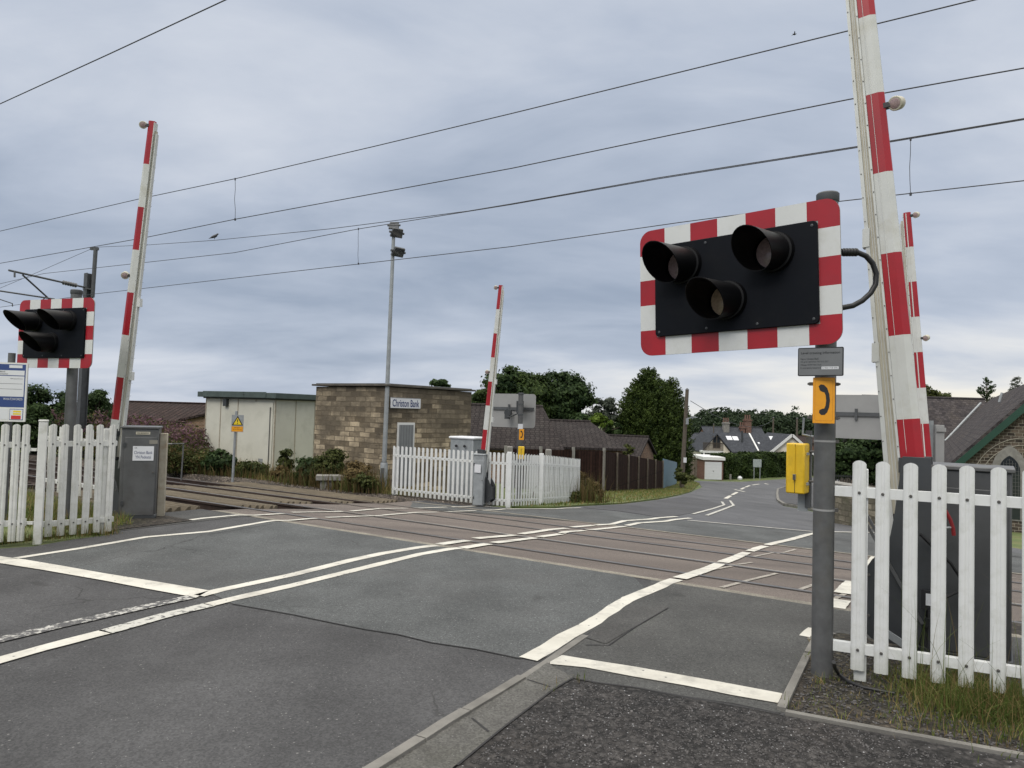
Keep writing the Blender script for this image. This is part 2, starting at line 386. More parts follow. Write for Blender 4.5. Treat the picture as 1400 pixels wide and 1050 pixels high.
m_conc = mat('concrete', (0.25, 0.24, 0.22), 0.9, var=0.3, vscale=7, dirt=((0.09, 0.085, 0.06), 0.6, 4), bump=0.4, bscale=90)
m_kerb = mat('kerb_stone', (0.21, 0.20, 0.18), 0.9, var=0.35, vscale=5, dirt=((0.07, 0.066, 0.055), 0.85, 2.3), bump=0.5, bscale=110, coords='World')
m_rust = mat('rusty_rail', (0.050, 0.030, 0.022), 0.8, var=0.4, vscale=8, bump=0.3)
m_railtop = mat('rail_head_steel', (0.16, 0.145, 0.13), 0.35, var=0.35, vscale=4, metal=0.6, coords='World')
m_timber = mat('old_timber', (0.125, 0.10, 0.066), 0.9, var=0.45, vscale=3, stretch=(1, 1, 1), dirt=((0.07, 0.055, 0.035), 0.7, 4), bump=0.5)
m_timberd = mat('dark_timber', (0.055, 0.042, 0.032), 0.9, var=0.45, vscale=3, bump=0.5)
m_bolt = mat('dark_bolt', (0.09, 0.085, 0.08), 0.5, metal=0.3)
m_wire = mat('wire_dark', (0.03, 0.032, 0.038), 0.5)
m_mast = mat('mast_steel', (0.075, 0.08, 0.085), 0.6, var=0.3, vscale=6)
m_mark = mat('road_paint', (0.56, 0.54, 0.48), 0.7, col2=(0.46, 0.44, 0.385), vscale=2.4, thr=(0.35, 0.6), dirt=((0.19, 0.18, 0.165), 0.8, 4.0), bump=0.4, bscale=120, coords='World', speck=(26, 0.16, (0.08, 0.08, 0.08), 0.86))
m_markw = mat('worn_road_paint', (0.42, 0.41, 0.38), 0.75, col2=(0.068, 0.066, 0.066), vscale=26, thr=(0.50, 0.58), bump=0.5, bscale=120, coords='World', det=4)
m_markh = mat('half_worn_road_paint', (0.45, 0.44, 0.40), 0.75, col2=(0.09, 0.088, 0.085), vscale=18, thr=(0.39, 0.47), bump=0.5, bscale=120, coords='World', det=5)
m_glass = mat('window_glass', (0.02, 0.025, 0.03), 0.06, spec=0.8)
m_frame_w = mat('white_frame', (0.62, 0.62, 0.60), 0.5)

a_near = asphalt('asphalt_near', (0.047, 0.0465, 0.0475), (0.073, 0.0725, 0.074), stain=(0.035, 0.034, 0.034), stain_amt=0.45, bump=0.7, road=0.8)
a_mid = asphalt('asphalt_resurfaced', (0.058, 0.061, 0.061), (0.083, 0.087, 0.087), patch=1.4, speck=0.84, speckcol=(0.26, 0.26, 0.26), stain=(0.060, 0.057, 0.056), stain_amt=0.55, bump=0.55, road=0.6)
a_walk = asphalt('asphalt_footway', (0.052, 0.052, 0.050), (0.080, 0.080, 0.076), patch=1.0, speckcol=(0.24, 0.24, 0.23), stain=(0.042, 0.040, 0.037), stain_amt=0.6, bump=0.8, road=0.4)
a_patch = asphalt('asphalt_patch', (0.045, 0.044, 0.042), (0.064, 0.063, 0.060), patch=2.0, bump=0.5)
a_far = asphalt('asphalt_far_road', (0.068, 0.069, 0.074), (0.095, 0.096, 0.102), patch=0.35, stain=(0.058, 0.058, 0.062), stain_amt=0.5, bump=0.4, road=0.8)
a_fard = asphalt('asphalt_far_dark', (0.048, 0.048, 0.052), (0.070, 0.070, 0.074), patch=0.6, bump=0.4)
a_panel = asphalt('crossing_panel', (0.096, 0.080, 0.071), (0.154, 0.129, 0.113), patch=1.1, agg=260, speck=0.78, speckcol=(0.27, 0.21, 0.17), stain=(0.078, 0.064, 0.055), stain_amt=0.7, bump=0.8, stretch=(0.35, 1.2, 1))
a_broken = asphalt('broken_tarmac', (0.034, 0.032, 0.031), (0.062, 0.057, 0.054), patch=1.6, agg=160, speck=0.8, speckcol=(0.36, 0.36, 0.37), stain=(0.080, 0.062, 0.048), stain_amt=0.6, bump=1.0, stones=30.0)
a_ballast = asphalt('ballast', (0.032, 0.024, 0.019), (0.085, 0.067, 0.053), patch=0.8, agg=90, speckcol=(0.3, 0.28, 0.25), stain=(0.06, 0.05, 0.04), stain_amt=0.5, bump=1.0, stones=16.0)
a_soil = asphalt('soil', (0.036, 0.030, 0.024), (0.068, 0.056, 0.043), patch=2.0, agg=120, stain=(0.045, 0.050, 0.020), stain_amt=0.6, bump=1.0, stones=26.0)
m_grassg = mat('grass_ground', (0.110, 0.135, 0.040), 0.95, col2=(0.055, 0.080, 0.022), vscale=1.1, dirt=((0.17, 0.14, 0.06), 0.7, 0.6), bump=1.0, bscale=30, coords='World', det=9)
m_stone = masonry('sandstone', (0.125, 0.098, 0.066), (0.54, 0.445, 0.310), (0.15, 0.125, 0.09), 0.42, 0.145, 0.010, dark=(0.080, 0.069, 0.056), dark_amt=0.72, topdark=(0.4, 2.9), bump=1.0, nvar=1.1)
m_rubble = masonry('whinstone', (0.045, 0.038, 0.032), (0.150, 0.118, 0.090), (0.30, 0.27, 0.22), 0.21, 0.105, 0.010, dark=(0.05, 0.043, 0.037), dark_amt=0.5, bump=1.0, nvar=1.3)
m_lowwall = masonry('low_wall_stone', (0.10, 0.09, 0.07), (0.28, 0.25, 0.19), (0.12, 0.11, 0.08), 0.32, 0.16, 0.016, dark=(0.07, 0.08, 0.04), bump=1.0, nvar=1.3)
m_tile = masonry('brown_roof_tile', (0.030, 0.025, 0.025), (0.046, 0.039, 0.037), (0.018, 0.015, 0.015), 0.24, 0.21, 0.022, dark=(0.085, 0.082, 0.075), dark_amt=0.22, bump=0.8, nvar=0.8, offset=0.2)
m_tiler = masonry('reddish_roof_tile', (0.038, 0.026, 0.023), (0.060, 0.040, 0.035), (0.018, 0.013, 0.012), 0.30, 0.30, 0.045, dark=(0.05, 0.05, 0.05), dark_amt=0.4, bump=1.0, nvar=0.1, offset=0.0)
m_slate = masonry('blue_slate', (0.042, 0.045, 0.052), (0.062, 0.066, 0.075), (0.045, 0.05, 0.06), 0.25, 0.22, 0.012, bump=0.4, nvar=0.1)
m_slatep = masonry('purple_slate', (0.038, 0.034, 0.036), (0.080, 0.071, 0.071), (0.045, 0.04, 0.042), 0.28, 0.20, 0.016, dark=(0.10, 0.085, 0.07), dark_amt=0.5, bump=0.7, nvar=0.15)
m_brick = masonry('brown_brick', (0.15, 0.085, 0.055), (0.27, 0.16, 0.10), (0.25, 0.22, 0.18), 0.225, 0.075, 0.01, bump=0.4, nvar=0.1)
m_brickr = masonry('red_brick', (0.10, 0.045, 0.032), (0.16, 0.075, 0.055), (0.25, 0.2, 0.17), 0.225, 0.075, 0.01, bump=0.4, nvar=0.1)
m_board = masonry('brown_fence_board', (0.020, 0.010, 0.008), (0.038, 0.020, 0.016), (0.006, 0.004, 0.004), 0.17, 40.0, 0.016, bump=0.5, nvar=0.0, offset=0)
m_boardg = masonry('grey_fence_board', (0.12, 0.10, 0.08), (0.20, 0.17, 0.14), (0.04, 0.035, 0.03), 0.14, 40.0, 0.01, bump=0.5, nvar=0.0, offset=0)
m_render = mat('cream_render', (0.70, 0.64, 0.53), 0.85, var=0.1, vscale=1.0)
m_hut = mat('hut_panel', (0.56, 0.55, 0.47), 0.55, var=0.08, vscale=1.2, dirt=((0.25, 0.25, 0.19), 0.4, 1.6))
m_hutr = mat('hut_roof', (0.065, 0.09, 0.085), 0.7, var=0.3, vscale=4, dirt=((0.06, 0.075, 0.06), 0.6, 6))
m_greenb = mat('green_bargeboard', (0.010, 0.050, 0.030), 0.45, var=0.15)
m_bluefence = mat('blue_paint', (0.12, 0.20, 0.27), 0.6, var=0.15, vscale=5)
m_greydoor = mat('grey_door', (0.20, 0.21, 0.215), 0.6, var=0.2, vscale=5, stretch=(8, 8, 1))
m_bark = mat('bark', (0.085, 0.065, 0.048), 0.95, var=0.5, vscale=9, bump=0.6)
m_pole = mat('telegraph_timber', (0.11, 0.09, 0.07), 0.9, var=0.4, vscale=6, stretch=(6, 6, 0.6))
l_oak = leafmat('oak_leaf', (0.010, 0.022, 0.008), (0.075, 0.110, 0.030))
l_dark = leafmat('dark_leaf', (0.010, 0.022, 0.009), (0.058, 0.092, 0.030))
l_con = leafmat('conifer_leaf', (0.006, 0.016, 0.004), (0.080, 0.115, 0.026), trans=0.15)
l_lime = leafmat('lime_leaf', (0.045, 0.085, 0.012), (0.16, 0.22, 0.035))
l_hedge = leafmat('hedge_leaf', (0.010, 0.022, 0.006), (0.055, 0.085, 0.020), trans=0.15)
l_grey = leafmat('grey_leaf', (0.035, 0.045, 0.035), (0.10, 0.115, 0.085))
l_bramble = leafmat('bramble_leaf', (0.022, 0.034, 0.010), (0.11, 0.12, 0.038))
l_brown = leafmat('dock_brown', (0.060, 0.040, 0.018), (0.17, 0.125, 0.055))
l_pink = leafmat('fireweed_pink', (0.085, 0.045, 0.052), (0.21, 0.125, 0.145))
l_grass = leafmat('grass_blade', (0.055, 0.085, 0.018), (0.20, 0.23, 0.065), trans=0.35)
l_dry = leafmat('dry_grass_blade', (0.16, 0.12, 0.05), (0.34, 0.26, 0.12), trans=0.3)
l_wood = leafmat('far_wood_leaf', (0.014, 0.026, 0.014), (0.050, 0.072, 0.035))

# ------------------------------------------------------------------ object helpers
def tag(o, label=None, cat=None, group=None, kind=None):
    if label: o['label'] = label
    if cat: o['category'] = cat
    if group: o['group'] = group
    if kind: o['kind'] = kind
    return o
def thing(name, label, cat, loc=(0, 0, 0), group=None):
    o = bpy.data.objects.new(name, None); col.objects.link(o); o.location = loc
    o.empty_display_size = 0.2
    return tag(o, label, cat, group)
def origin_of(p):
    v = Vector((0, 0, 0))
    while p is not None:
        v = v + p.location; p = p.parent
    return v
class MB:
    def __init__(s): s.v = []; s.f = []; s.m = []; s.mats = []
    def mi(s, mt):
        if mt not in s.mats: s.mats.append(mt)
        return s.mats.index(mt)
    def add(s, vs, fs, mt):
        o = len(s.v); s.v += [Vector(x) for x in vs]; k = s.mi(mt)
        for f in fs: s.f.append([i+o for i in f]); s.m.append(k)
    def box(s, c, size, mt, ax=Vector((1, 0, 0)), ay=None, az=None):
        """size along ax, ay, az; c is the centre"""
        ax = Vector(ax).normalized(); az = Vector(az).normalized() if az is not None else ZV.copy()
        ay = Vector(ay).normalized() if ay is not None else az.cross(ax).normalized()
        c = Vector(c); hx, hy, hz = (q/2 for q in size)
        vs = [c + ax*(sx*hx) + ay*(sy*hy) + az*(sz*hz) for sz in (-1, 1) for sy in (-1, 1) for sx in (-1, 1)]
        s.add(vs, [(0, 2, 3, 1), (4, 5, 7, 6), (0, 1, 5, 4), (2, 6, 7, 3), (0, 4, 6, 2), (1, 3, 7, 5)], mt)
    def prism(s, poly, o, ax, ay, dv, mt, side=None):
        """2D outline in (ax, ay) from o, extruded by the vector dv"""
        o = Vector(o); ax = Vector(ax); ay = Vector(ay); dv = Vector(dv); k = len(poly)
        vs = [o + ax*x + ay*y for x, y in poly]; vs += [q + dv for q in vs]
        nrm = ax.cross(ay); ar = sum(poly[i][0]*poly[(i+1) % k][1]-poly[(i+1) % k][0]*poly[i][1] for i in range(k))
        fl = (ar > 0) == (nrm.dot(dv) > 0)
        a = list(range(k)); b = [i+k for i in a]
        caps = [a[::-1], b] if fl else [a, b[::-1]]
        sd_ = [(i, (i+1) % k, (i+1) % k+k, i+k) if fl else ((i+1) % k, i, i+k, (i+1) % k+k) for i in a]
        s.add(vs, caps, mt); off = len(s.v)-2*k; kk = s.mi(side or mt)
        for f in sd_: s.f.append([i+off for i in f]); s.m.append(kk)
    def tube(s, pts, r, mt, n=12, cap=True):
        pts = [Vector(p) for p in pts]; rs = r if isinstance(r, (list, tuple)) else [r]*len(pts)
        d0 = (pts[1]-pts[0]).normalized(); ref = Vector((0, 0, 1)) if abs(d0.z) < 0.9 else Vector((1, 0, 0))
        a = d0.cross(ref).normalized(); vs = []
        for i, p in enumerate(pts):
            d = ((pts[min(i+1, len(pts)-1)]-pts[i]).normalized() + (pts[i]-pts[max(i-1, 0)]).normalized())
            d = d.normalized() if d.length > 1e-6 else d0
            a = (a - d*a.dot(d)).normalized(); b = d.cross(a)
            for k in range(n):
                th = 2*math.pi*k/n; vs.append(p + (a*math.cos(th)+b*math.sin(th))*rs[i])
        fs = []
        for i in range(len(pts)-1):
            for k in range(n):
                fs.append((i*n+k, i*n+(k+1) % n, (i+1)*n+(k+1) % n, (i+1)*n+k))
        if cap: fs.append(tuple(range(n))[::-1]); fs.append(tuple((len(pts)-1)*n+k for k in range(n)))
        s.add(vs, fs, mt)
    def build(s, name, parent=None, bevel=0, smooth=True, label=None, cat=None, group=None, kind=None, origin=None):
        me = bpy.data.meshes.new(name)
        if parent is not None: off = origin_of(parent); loc = Vector((0, 0, 0))
        else:
            if origin is None:
                xs = [v.x for v in s.v]; ys = [v.y for v in s.v]; zs = [v.z for v in s.v]
                origin = Vector(((min(xs)+max(xs))/2, (min(ys)+max(ys))/2, min(zs)))
            off = Vector(origin); loc = off
        me.from_pydata([v-off for v in s.v], [], s.f)
        for mt in s.mats: me.materials.append(mt)
        me.polygons.foreach_set('material_index', s.m)
        uv = me.uv_layers.new(name='UVMap').data
        for p in me.polygons:
            nn = p.normal
            tx = ZV.cross(nn) if abs(nn.z) < 0.999 else Vector((1, 0, 0))
            tx.normalize(); ty = nn.cross(tx)
            for li in p.loop_indices:
                co = me.vertices[me.loops[li].vertex_index].co
                uv[li].uv = (co.dot(tx), co.dot(ty))
        if smooth:
            me.shade_smooth()
            me.set_sharp_from_angle(angle=R(38))
        o = bpy.data.objects.new(name, me); col.objects.link(o); o.location = loc
        if parent is not None: o.parent = parent
        if bevel:
            bm_ = o.modifiers.new('bevel', 'BEVEL'); bm_.width = bevel; bm_.segments = 2; bm_.limit_method = 'ANGLE'; bm_.angle_limit = R(45)
        tag(o, label, cat, group, kind)
        return o

def rrect(w, h, r, n=5, cx=0, cy=0):
    out = []
    for sx, sy, a0 in ((1, -1, -90), (1, 1, 0), (-1, 1, 90), (-1, -1, 180)):
        for k in range(n+1):
            a = R(a0+90*k/n); out.append((cx+sx*(w/2-r)+r*math.cos(a), cy+sy*(h/2-r)+r*math.sin(a)))
    return out

def text_obj(body, name, centre, width, ax, up, mt, parent, height=None, align='CENTER', bold=0.0, label=None):
    cu = bpy.data.curves.new('txt', 'FONT'); cu.body = body; cu.align_x = 'LEFT'; cu.offset = bold; cu.extrude = 0.0; cu.resolution_u = 3
    to = bpy.data.objects.new('txt', cu); col.objects.link(to)
    dg = bpy.context.evaluated_depsgraph_get(); me = bpy.data.meshes.new_from_object(to.evaluated_get(dg))
    bpy.data.objects.remove(to)
    xs = [v.co.x for v in me.vertices]; ys = [v.co.y for v in me.vertices]
    w_ = max(xs)-min(xs); h_ = max(ys)-min(ys)
    sx = width/w_; sy = (height/h_) if height else sx
    x0 = min(xs) if align == 'LEFT' else (min(xs)+max(xs))/2
    y0 = (min(ys)+max(ys))/2
    ax = Vector(ax).normalized(); up = Vector(up).normalized(); off = origin_of(parent)
    for v in me.vertices:
        v.co = Vector(centre)-off + ax*((v.co.x-x0)*sx) + up*((v.co.y-y0)*sy)
    me.materials.clear(); me.materials.append(mt)
    o = bpy.data.objects.new(name, me); col.objects.link(o); o.parent = parent
    if label: o['label'] = label
    return o

# sheets laid on the sloping ground -------------------------------------------------
def sheet(name, pts, mt, dz, kind='structure', skirt=0.0, **kw):
    """polygon given as ground points, cut at the ground's folds and draped on it"""
    bm = bmesh.new()
    vs = [bm.verts.new((p[0], p[1], 0)) for p in pts]
    f = bm.faces.new(vs)
    if f.normal.z < 0: f.normal_flip()
    bmesh.ops.triangulate(bm, faces=bm.faces[:])
    for d_, _ in GK:
        bmesh.ops.bisect_plane(bm, geom=bm.verts[:]+bm.edges[:]+bm.faces[:], plane_co=NV*d_, plane_no=NV, dist=1e-5)
    if skirt:
        ed = [e for e in bm.edges if e.is_boundary]
        r_ = bmesh.ops.extrude_edge_only(bm, edges=ed)
        low = {v for v in r_['geom'] if isinstance(v, bmesh.types.BMVert)}
    else: low = set()
    for v in bm.verts:
        v.co.z = g(dd(v.co)) + dz - (skirt if v in low else 0)
    bm.normal_update()
    for f in bm.faces:
        if abs(f.normal.z) > 0.5 and f.normal.z < 0: f.normal_flip()
    c = sum((Vector(p).to_3d() if len(p) == 2 else Vector(p) for p in pts), Vector())/len(pts); c = Vector((c.x, c.y, g(dd(c))+dz))
    for v in bm.verts: v.co -= c
    me = bpy.data.meshes.new(name); bm.to_mesh(me); bm.free(); me.materials.append(mt)
    o = bpy.data.objects.new(name, me); col.objects.link(o); o.location = c
    return tag(o, kind=kind, **kw)
def gp(*pxs): return [G(a, b) for a, b in pxs]
def ribbon(name, pts, wd, mt, dz, **kw):
    pts = [Vector((p[0], p[1], 0)) for p in pts]; Ls = []; Rs = []
    ws = wd if isinstance(wd, (list, tuple)) else [wd]*len(pts)
    for i, p in enumerate(pts):
        d = (pts[min(i+1, len(pts)-1)] - pts[max(i-1, 0)]).normalized(); nn = Vector((-d.y, d.x, 0))*ws[i]/2
        Ls.append(p+nn); Rs.append(p-nn)
    return sheet(name, Ls+Rs[::-1], mt, dz, **kw)

# ================================================================== GROUND
def smooth01(x): x = max(0, min(1, x)); return x*x*(3-2*x)
def base_z(t, d):
    z = g(d) - 0.03
    if d < 5.86 or d > 13.9: k = 0
    else: k = min(smooth01((d-5.86)/0.12), smooth01((13.9-d)/0.35))
    side = max(smooth01((t-9.7)/0.4), smooth01((-1.6-t)/0.4))
    z -= 0.19*k*side
    if d > 17 and t > 9: z += 0.0
    return z
ts = sorted(set([-700, -400, -250, -160, -100, -60, -40, -30, -20, -14, -10, -7, -5, -4, -3, -2.0, -1.85, -1.6, -1.2, -0.5] + [float(x) for x in range(0, 10)] + [9.7, 9.8, 9.95, 10.1, 10.5, 11, 12, 13, 14, 16, 18, 20, 23, 26, 30, 36, 44, 55, 70, 100, 150, 230, 400, 700]))
ds = sorted(set([a for a, _ in GK] + [-30, -15, -8, -4, -2, 0, 1, 2, 3, 4, 5, 5.86, 5.90, 5.94, 5.98, 6.2, 6.4, 6.6, 8, 9, 10, 11, 13, 13.55, 13.7, 13.8, 13.9, 14.5, 15, 17, 18, 20, 22, 24, 26, 28, 34, 38, 42, 50, 56, 64, 70, 90, 100, 115, 160, 200, 300, 350, 500, 650]))
V = []; F = []
for d in ds:
    for t in ts:
        p = U*t+NV*d; V.append((p.x, p.y, base_z(t, d)))
nT = len(ts)
for j in range(len(ds)-1):
    for i in range(nT-1):
        a = j*nT+i; F.append((a, a+nT, a+nT+1, a+1))
me = bpy.data.meshes.new('ground'); me.from_pydata(V, [], F); me.materials.append(m_grassg)
go = bpy.data.objects.new('ground', me); col.objects.link(go); tag(go, kind='structure')

S = 'structure'
# track bed
def rect_td(t0, t1, d0, d1): return [td(t0, d0), td(t1, d0), td(t1, d1), td(t0, d1)]
def flat_sheet(name, t0, t1, d0, d1, mt, off, nt_=30):
    """sheet that follows the lowered track bed"""
    tl = [t0+(t1-t0)*(i/nt_)**1.6 for i in range(nt_+1)]
    tl = sorted(set(tl + [x for x in ts if t0 < x < t1])); dl = sorted(set([d0, d1] + [x for x in ds if d0 < x < d1]))
    V = []; F = []
    for d in dl:
        for t in tl:
            p = U*t+NV*d; V.append((p.x, p.y, base_z(t, d)+off))
    n_ = len(tl)
    for j in range(len(dl)-1):
        for i in range(n_-1):
            a = j*n_+i; F.append((a, a+n_, a+n_+1, a+1))
    me = bpy.data.meshes.new(name); me.from_pydata(V, [], F); me.materials.append(mt)
    o = bpy.data.objects.new(name, me); col.objects.link(o); return tag(o, kind='structure')
flat_sheet('track_bed', 9.4, 160, 5.6, 14.6, a_ballast, 0.012)
flat_sheet('track_bed', -80, -1.4, 5.6, 14.6, a_ballast, 0.012)
sheet('cess_path', [td(10.2, 14.6), td(24, 14.6), td(24, 16.6), td(10.0, 16.6)], a_soil, -0.012)
# near verge behind the left fence, and soil round the right fence
sheet('verge', [td(8.85, 3.0), td(9.0, 4.7), td(10.3, 5.2), td(10.4, 5.8), td(30, 5.8), td(30, -20), td(8.75, -20)], m_grassg, 0.006)
sheet('soil_verge', [td(8.75, 4.6), td(8.8, 5.9), td(12.5, 5.9), td(12.5, 5.3), td(10.2, 5.0), td(9.4, 4.5)], a_soil, 0.012)
sheet('soil_verge', gp((1116, 868), (1145, 862), (1200, 858), (1420, 850), (1600, 880), (1620, 1090), (1400, 1036), (1240, 1003), (1076, 975)), a_soil, 0.004)
# roads
near_left = [G(-700, 1000), G(-300, 850), G(-60, 762), G(0, 750), G(45, 747), G(97, 738), G(150, 731), G(158, 726), G(170, 716)]
sheet('road', near_left + [td(9.75, 6.0), td(9.72, 6.66), td(-1.4, 6.66), td(-1.4, 5.4), G(1143, 868), G(1116, 868), G(1073, 975), G(1400, 1036), G(1900, 1150)] + [Vector((3.2, 0.4, 0)), Vector((3, -6, 0)), Vector((-14, -6, 0))], a_near, 0.0, skirt=0.25)
sheet('road_resurfacing', [G(12, 766), G(60, 774), G(143, 787), G(286, 811), G(318, 826), G(400, 840.5), G(445, 850), G(500, 861), G(545, 868), G(590, 879), G(650, 888), G(713, 901), G(774, 872), G(826, 843), G(860, 820), G(885, 808)] + [td(2.9, 6.655), td(7.95, 6.655)] + [G(371, 713.5), G(320, 720), G(285, 727.5), G(200, 735), G(109, 751)], a_mid, 0.004)
sheet('footway', [G(745, 898), G(774, 873), G(826, 845), G(860, 822), G(884, 810), td(2.72, 6.654), td(-1.4, 6.654), td(-1.4, 5.6), G(1150, 866), G(1113, 868), G(1067, 976), G(1000, 962), G(930, 952), G(870, 941), G(815, 934), G(786, 929), G(752, 908)], a_walk, 0.005)
sheet('footway_patch', gp((800, 873), (832, 845), (858, 830), (912, 829), (913, 833), (868, 858), (828, 882)), a_patch, 0.009)
sheet('footway', [G(157, 727), G(320, 707.5), G(350, 706.5), td(9.7, 6.5), td(9.72, 6.05), G(217, 708), G(170, 716)], a_patch, 0.004)
br = [G(600, 1075), G(625, 1050), G(655, 1025), G(683, 1002), G(706, 984), G(735, 962), G(757, 945), G(784, 930), G(815, 936), G(870, 943), G(900, 950), G(930, 955), G(1000, 966), G(1068, 979), G(1400, 1042), Vector((2.6, 1.2, 0)), Vector((-0.3, 1.6, 0))]
sheet('broken_footway', br, a_broken, 0.0075)
# channel band and kerb beside the near lane
sheet('kerb_band', [G(470, 1110), G(520, 1052), G(600, 997), G(640, 977), G(716, 931), G(748, 908), G(783, 928), G(735, 961), G(702, 986), G(655, 1024), G(620, 1052), G(580, 1095)], asphalt('kerb_band_asphalt', (0.075, 0.072, 0.066), (0.115, 0.112, 0.103), patch=3, stain=(0.055, 0.056, 0.035), stain_amt=0.8, bump=0.9), 0.0115)
# crossing deck: panels, joints and flangeways
deck = sheet('crossing_deck', [td(9.55, 6.66), td(9.75, 8.2), td(9.8, 9.0), td(10.9, 9.2), td(10.9, 10.5), td(11.3, 11.2), td(11.5, 12.6), td(11.6, 13.42), td(-1.6, 13.42), td(-1.6, 6.66)], a_panel, -0.004, skirt=0.25)
a_edge = asphalt('panel_edge_concrete', (0.16, 0.145, 0.12), (0.24, 0.22, 0.18), patch=4, bump=0.6)
sheet('deck_edging', rect_td(-1.6, 9.5, 6.66, 6.80), a_edge, 0.004)
sheet('deck_edging', rect_td(-1.6, 11.4, 13.30, 13.42), a_edge, 0.004)
m_dark = asphalt('flangeway_dark', (0.020, 0.017, 0.015), (0.04, 0.034, 0.03), bump=0.5)
a_joint = asphalt('joint_filler', (0.24, 0.22, 0.19), (0.36, 0.33, 0.29), patch=6, bump=0.5)
RAILS = [(7.45, 1), (9.02, -1), (10.72, 1), (12.17, -1)]
for i, (rd, s_) in enumerate(RAILS):
    w2_ = 0.17 if i == 2 else 0.10
    a, b = (rd+0.035, rd+w2_) if s_ > 0 else (rd-0.095, rd-0.035)
    sheet('flangeway', rect_td(-1.6, 10.2, a, b), m_dark, 0.0005)
    c_, e_ = (rd-0.065, rd-0.035) if s_ > 0 else (rd+0.035, rd+0.065)
    sheet('flangeway', rect_td(-1.6, 10.2, c_, e_), m_dark, 0.0005)
sheet('deck_joint', rect_td(-1.6, 10.0, 9.115, 9.165), a_joint, 0.003)
sheet('deck_joint', rect_td(-1.6, 10.6, 12.75, 12.77), a_joint, 0.002)
for (x0, y0, x1, y1) in ((986, 803.5, 1011, 797), (1013, 796, 1062, 784), (963, 781, 1001, 774), (1008, 772, 1028, 769), (1031, 761, 1057, 755.5), (1062, 757, 1088, 751), (1094, 806, 1112, 799.5), (1141, 819, 1175, 803)):
    ribbon('deck_joint', [G(x0, y0), G(x1, y1)], 0.05, a_joint, 0.0035)
for k in range(0):
    tq = 3.6+k*1.05
    for (d0, d1) in ((6.82, 7.36), (7.56, 8.90), (9.15, 10.62), (10.84, 12.05), (12.26, 13.28)):
        ribbon('deck_joint', [td(tq, d0), td(tq, d1)], 0.010, m_dark, 0.0025)
# beyond the crossing
# far approach surface
farL = [td(11.6, 13.43), td(11.6, 14.05), G(520, 692.5), G(558, 692.5), G(611, 691), G(650, 690.5), G(672, 691.8), G(700, 695), G(760, 694.5), G(800, 691.5), G(850, 689), G(900, 683), G(930, 677), G(948, 671), G(960, 666), G(956, 661), G(948, 657.2)]
farR = [G(1110, 652.5), G(1240, 650), G(1240, 658), G(1110, 664), G(1063, 668.6), G(1062.5, 685.7), G(1071, 691.5), G(1096, 696), G(1143, 706), G(1200, 719), td(-1.2, 18.0), td(-1.6, 13.43)]
sheet('road', farL + farR, a_far, -0.006, skirt=0.2)
sheet('road_resurfacing', [td(11.5, 13.44), G(560, 694), G(660, 693), G(700, 696.5), G(790, 695), G(850, 700), G(905, 709), G(1112, 727.5), G(1142, 728), G(1197, 729.5), td(-1.5, 16.5), td(-1.6, 13.44)], a_mid, -0.002)
sheet('road_patch', gp((797, 694), (850, 690), (895, 684.5), (935, 679), (965, 683), (988, 690), (960, 699), (925, 705), (906, 707.6), (850, 699)), a_fard, 0.002)
sheet('footway', gp((1063, 668.8), (1110, 664.3), (1240, 658.4), (1240, 690), (1260, 715), (1200, 714), (1143, 701.5), (1096, 692.5), (1073, 689.5), (1065, 685)), a_fard, 0.07, skirt=0.12)
ribbon('kerb', gp((1110, 664.1), (1072, 667), (1063.5, 669.5), (1062.5, 676), (1064, 685), (1072, 690.5), (1096, 694.5), (1143, 703.5), (1200, 716.5)), 0.14, m_kerb, 0.085, skirt=0.1)
# grass verges beyond
verge_px = [(700, 693.5), (706, 680), (830, 668), (905, 664), (940, 655), (957, 661.5), (947, 670.5), (930, 676), (900, 682), (850, 688), (800, 690.5), (760, 693.5)]
sheet('grass_verge', gp(*verge_px), m_grassg, 0.02, skirt=0.1)

# kerbs near
def kerb_run(name, pxs, wd, hgt, mt=m_kerb, seg=0.9):
    pts = [G(*p) for p in pxs]
    o = ribbon(name, pts, wd, mt, hgt, skirt=hgt+0.02); return o
kerb_run('kerb', [(480, 1075), (527, 1046), (574, 1016)], 0.058, 0.028)
kerb_run('kerb', [(576, 1014.5), (610, 992), (636, 976.5)], 0.060, 0.026)
kerb_run('kerb', [(637.5, 975.5), (680, 950), (713, 929.5)], 0.055, 0.024)
kerb_run('kerb', [(714, 928.5), (748, 906), (774, 888), (800, 870)], 0.05, 0.010)
kerb_run('edging_stone', [(1068, 973), (1091, 925), (1104, 898)], 0.045, 0.025)
kerb_run('edging_stone', [(1105, 896), (1117, 872)], 0.045, 0.025)
kerb_run('edging_stone', [(1074, 976), (1180, 996), (1400, 1036), (1500, 1056)], 0.04, 0.018)
kerb_run('edging_stone', [(1108, 877), (1118, 871), (1140, 868)], 0.05, 0.016)

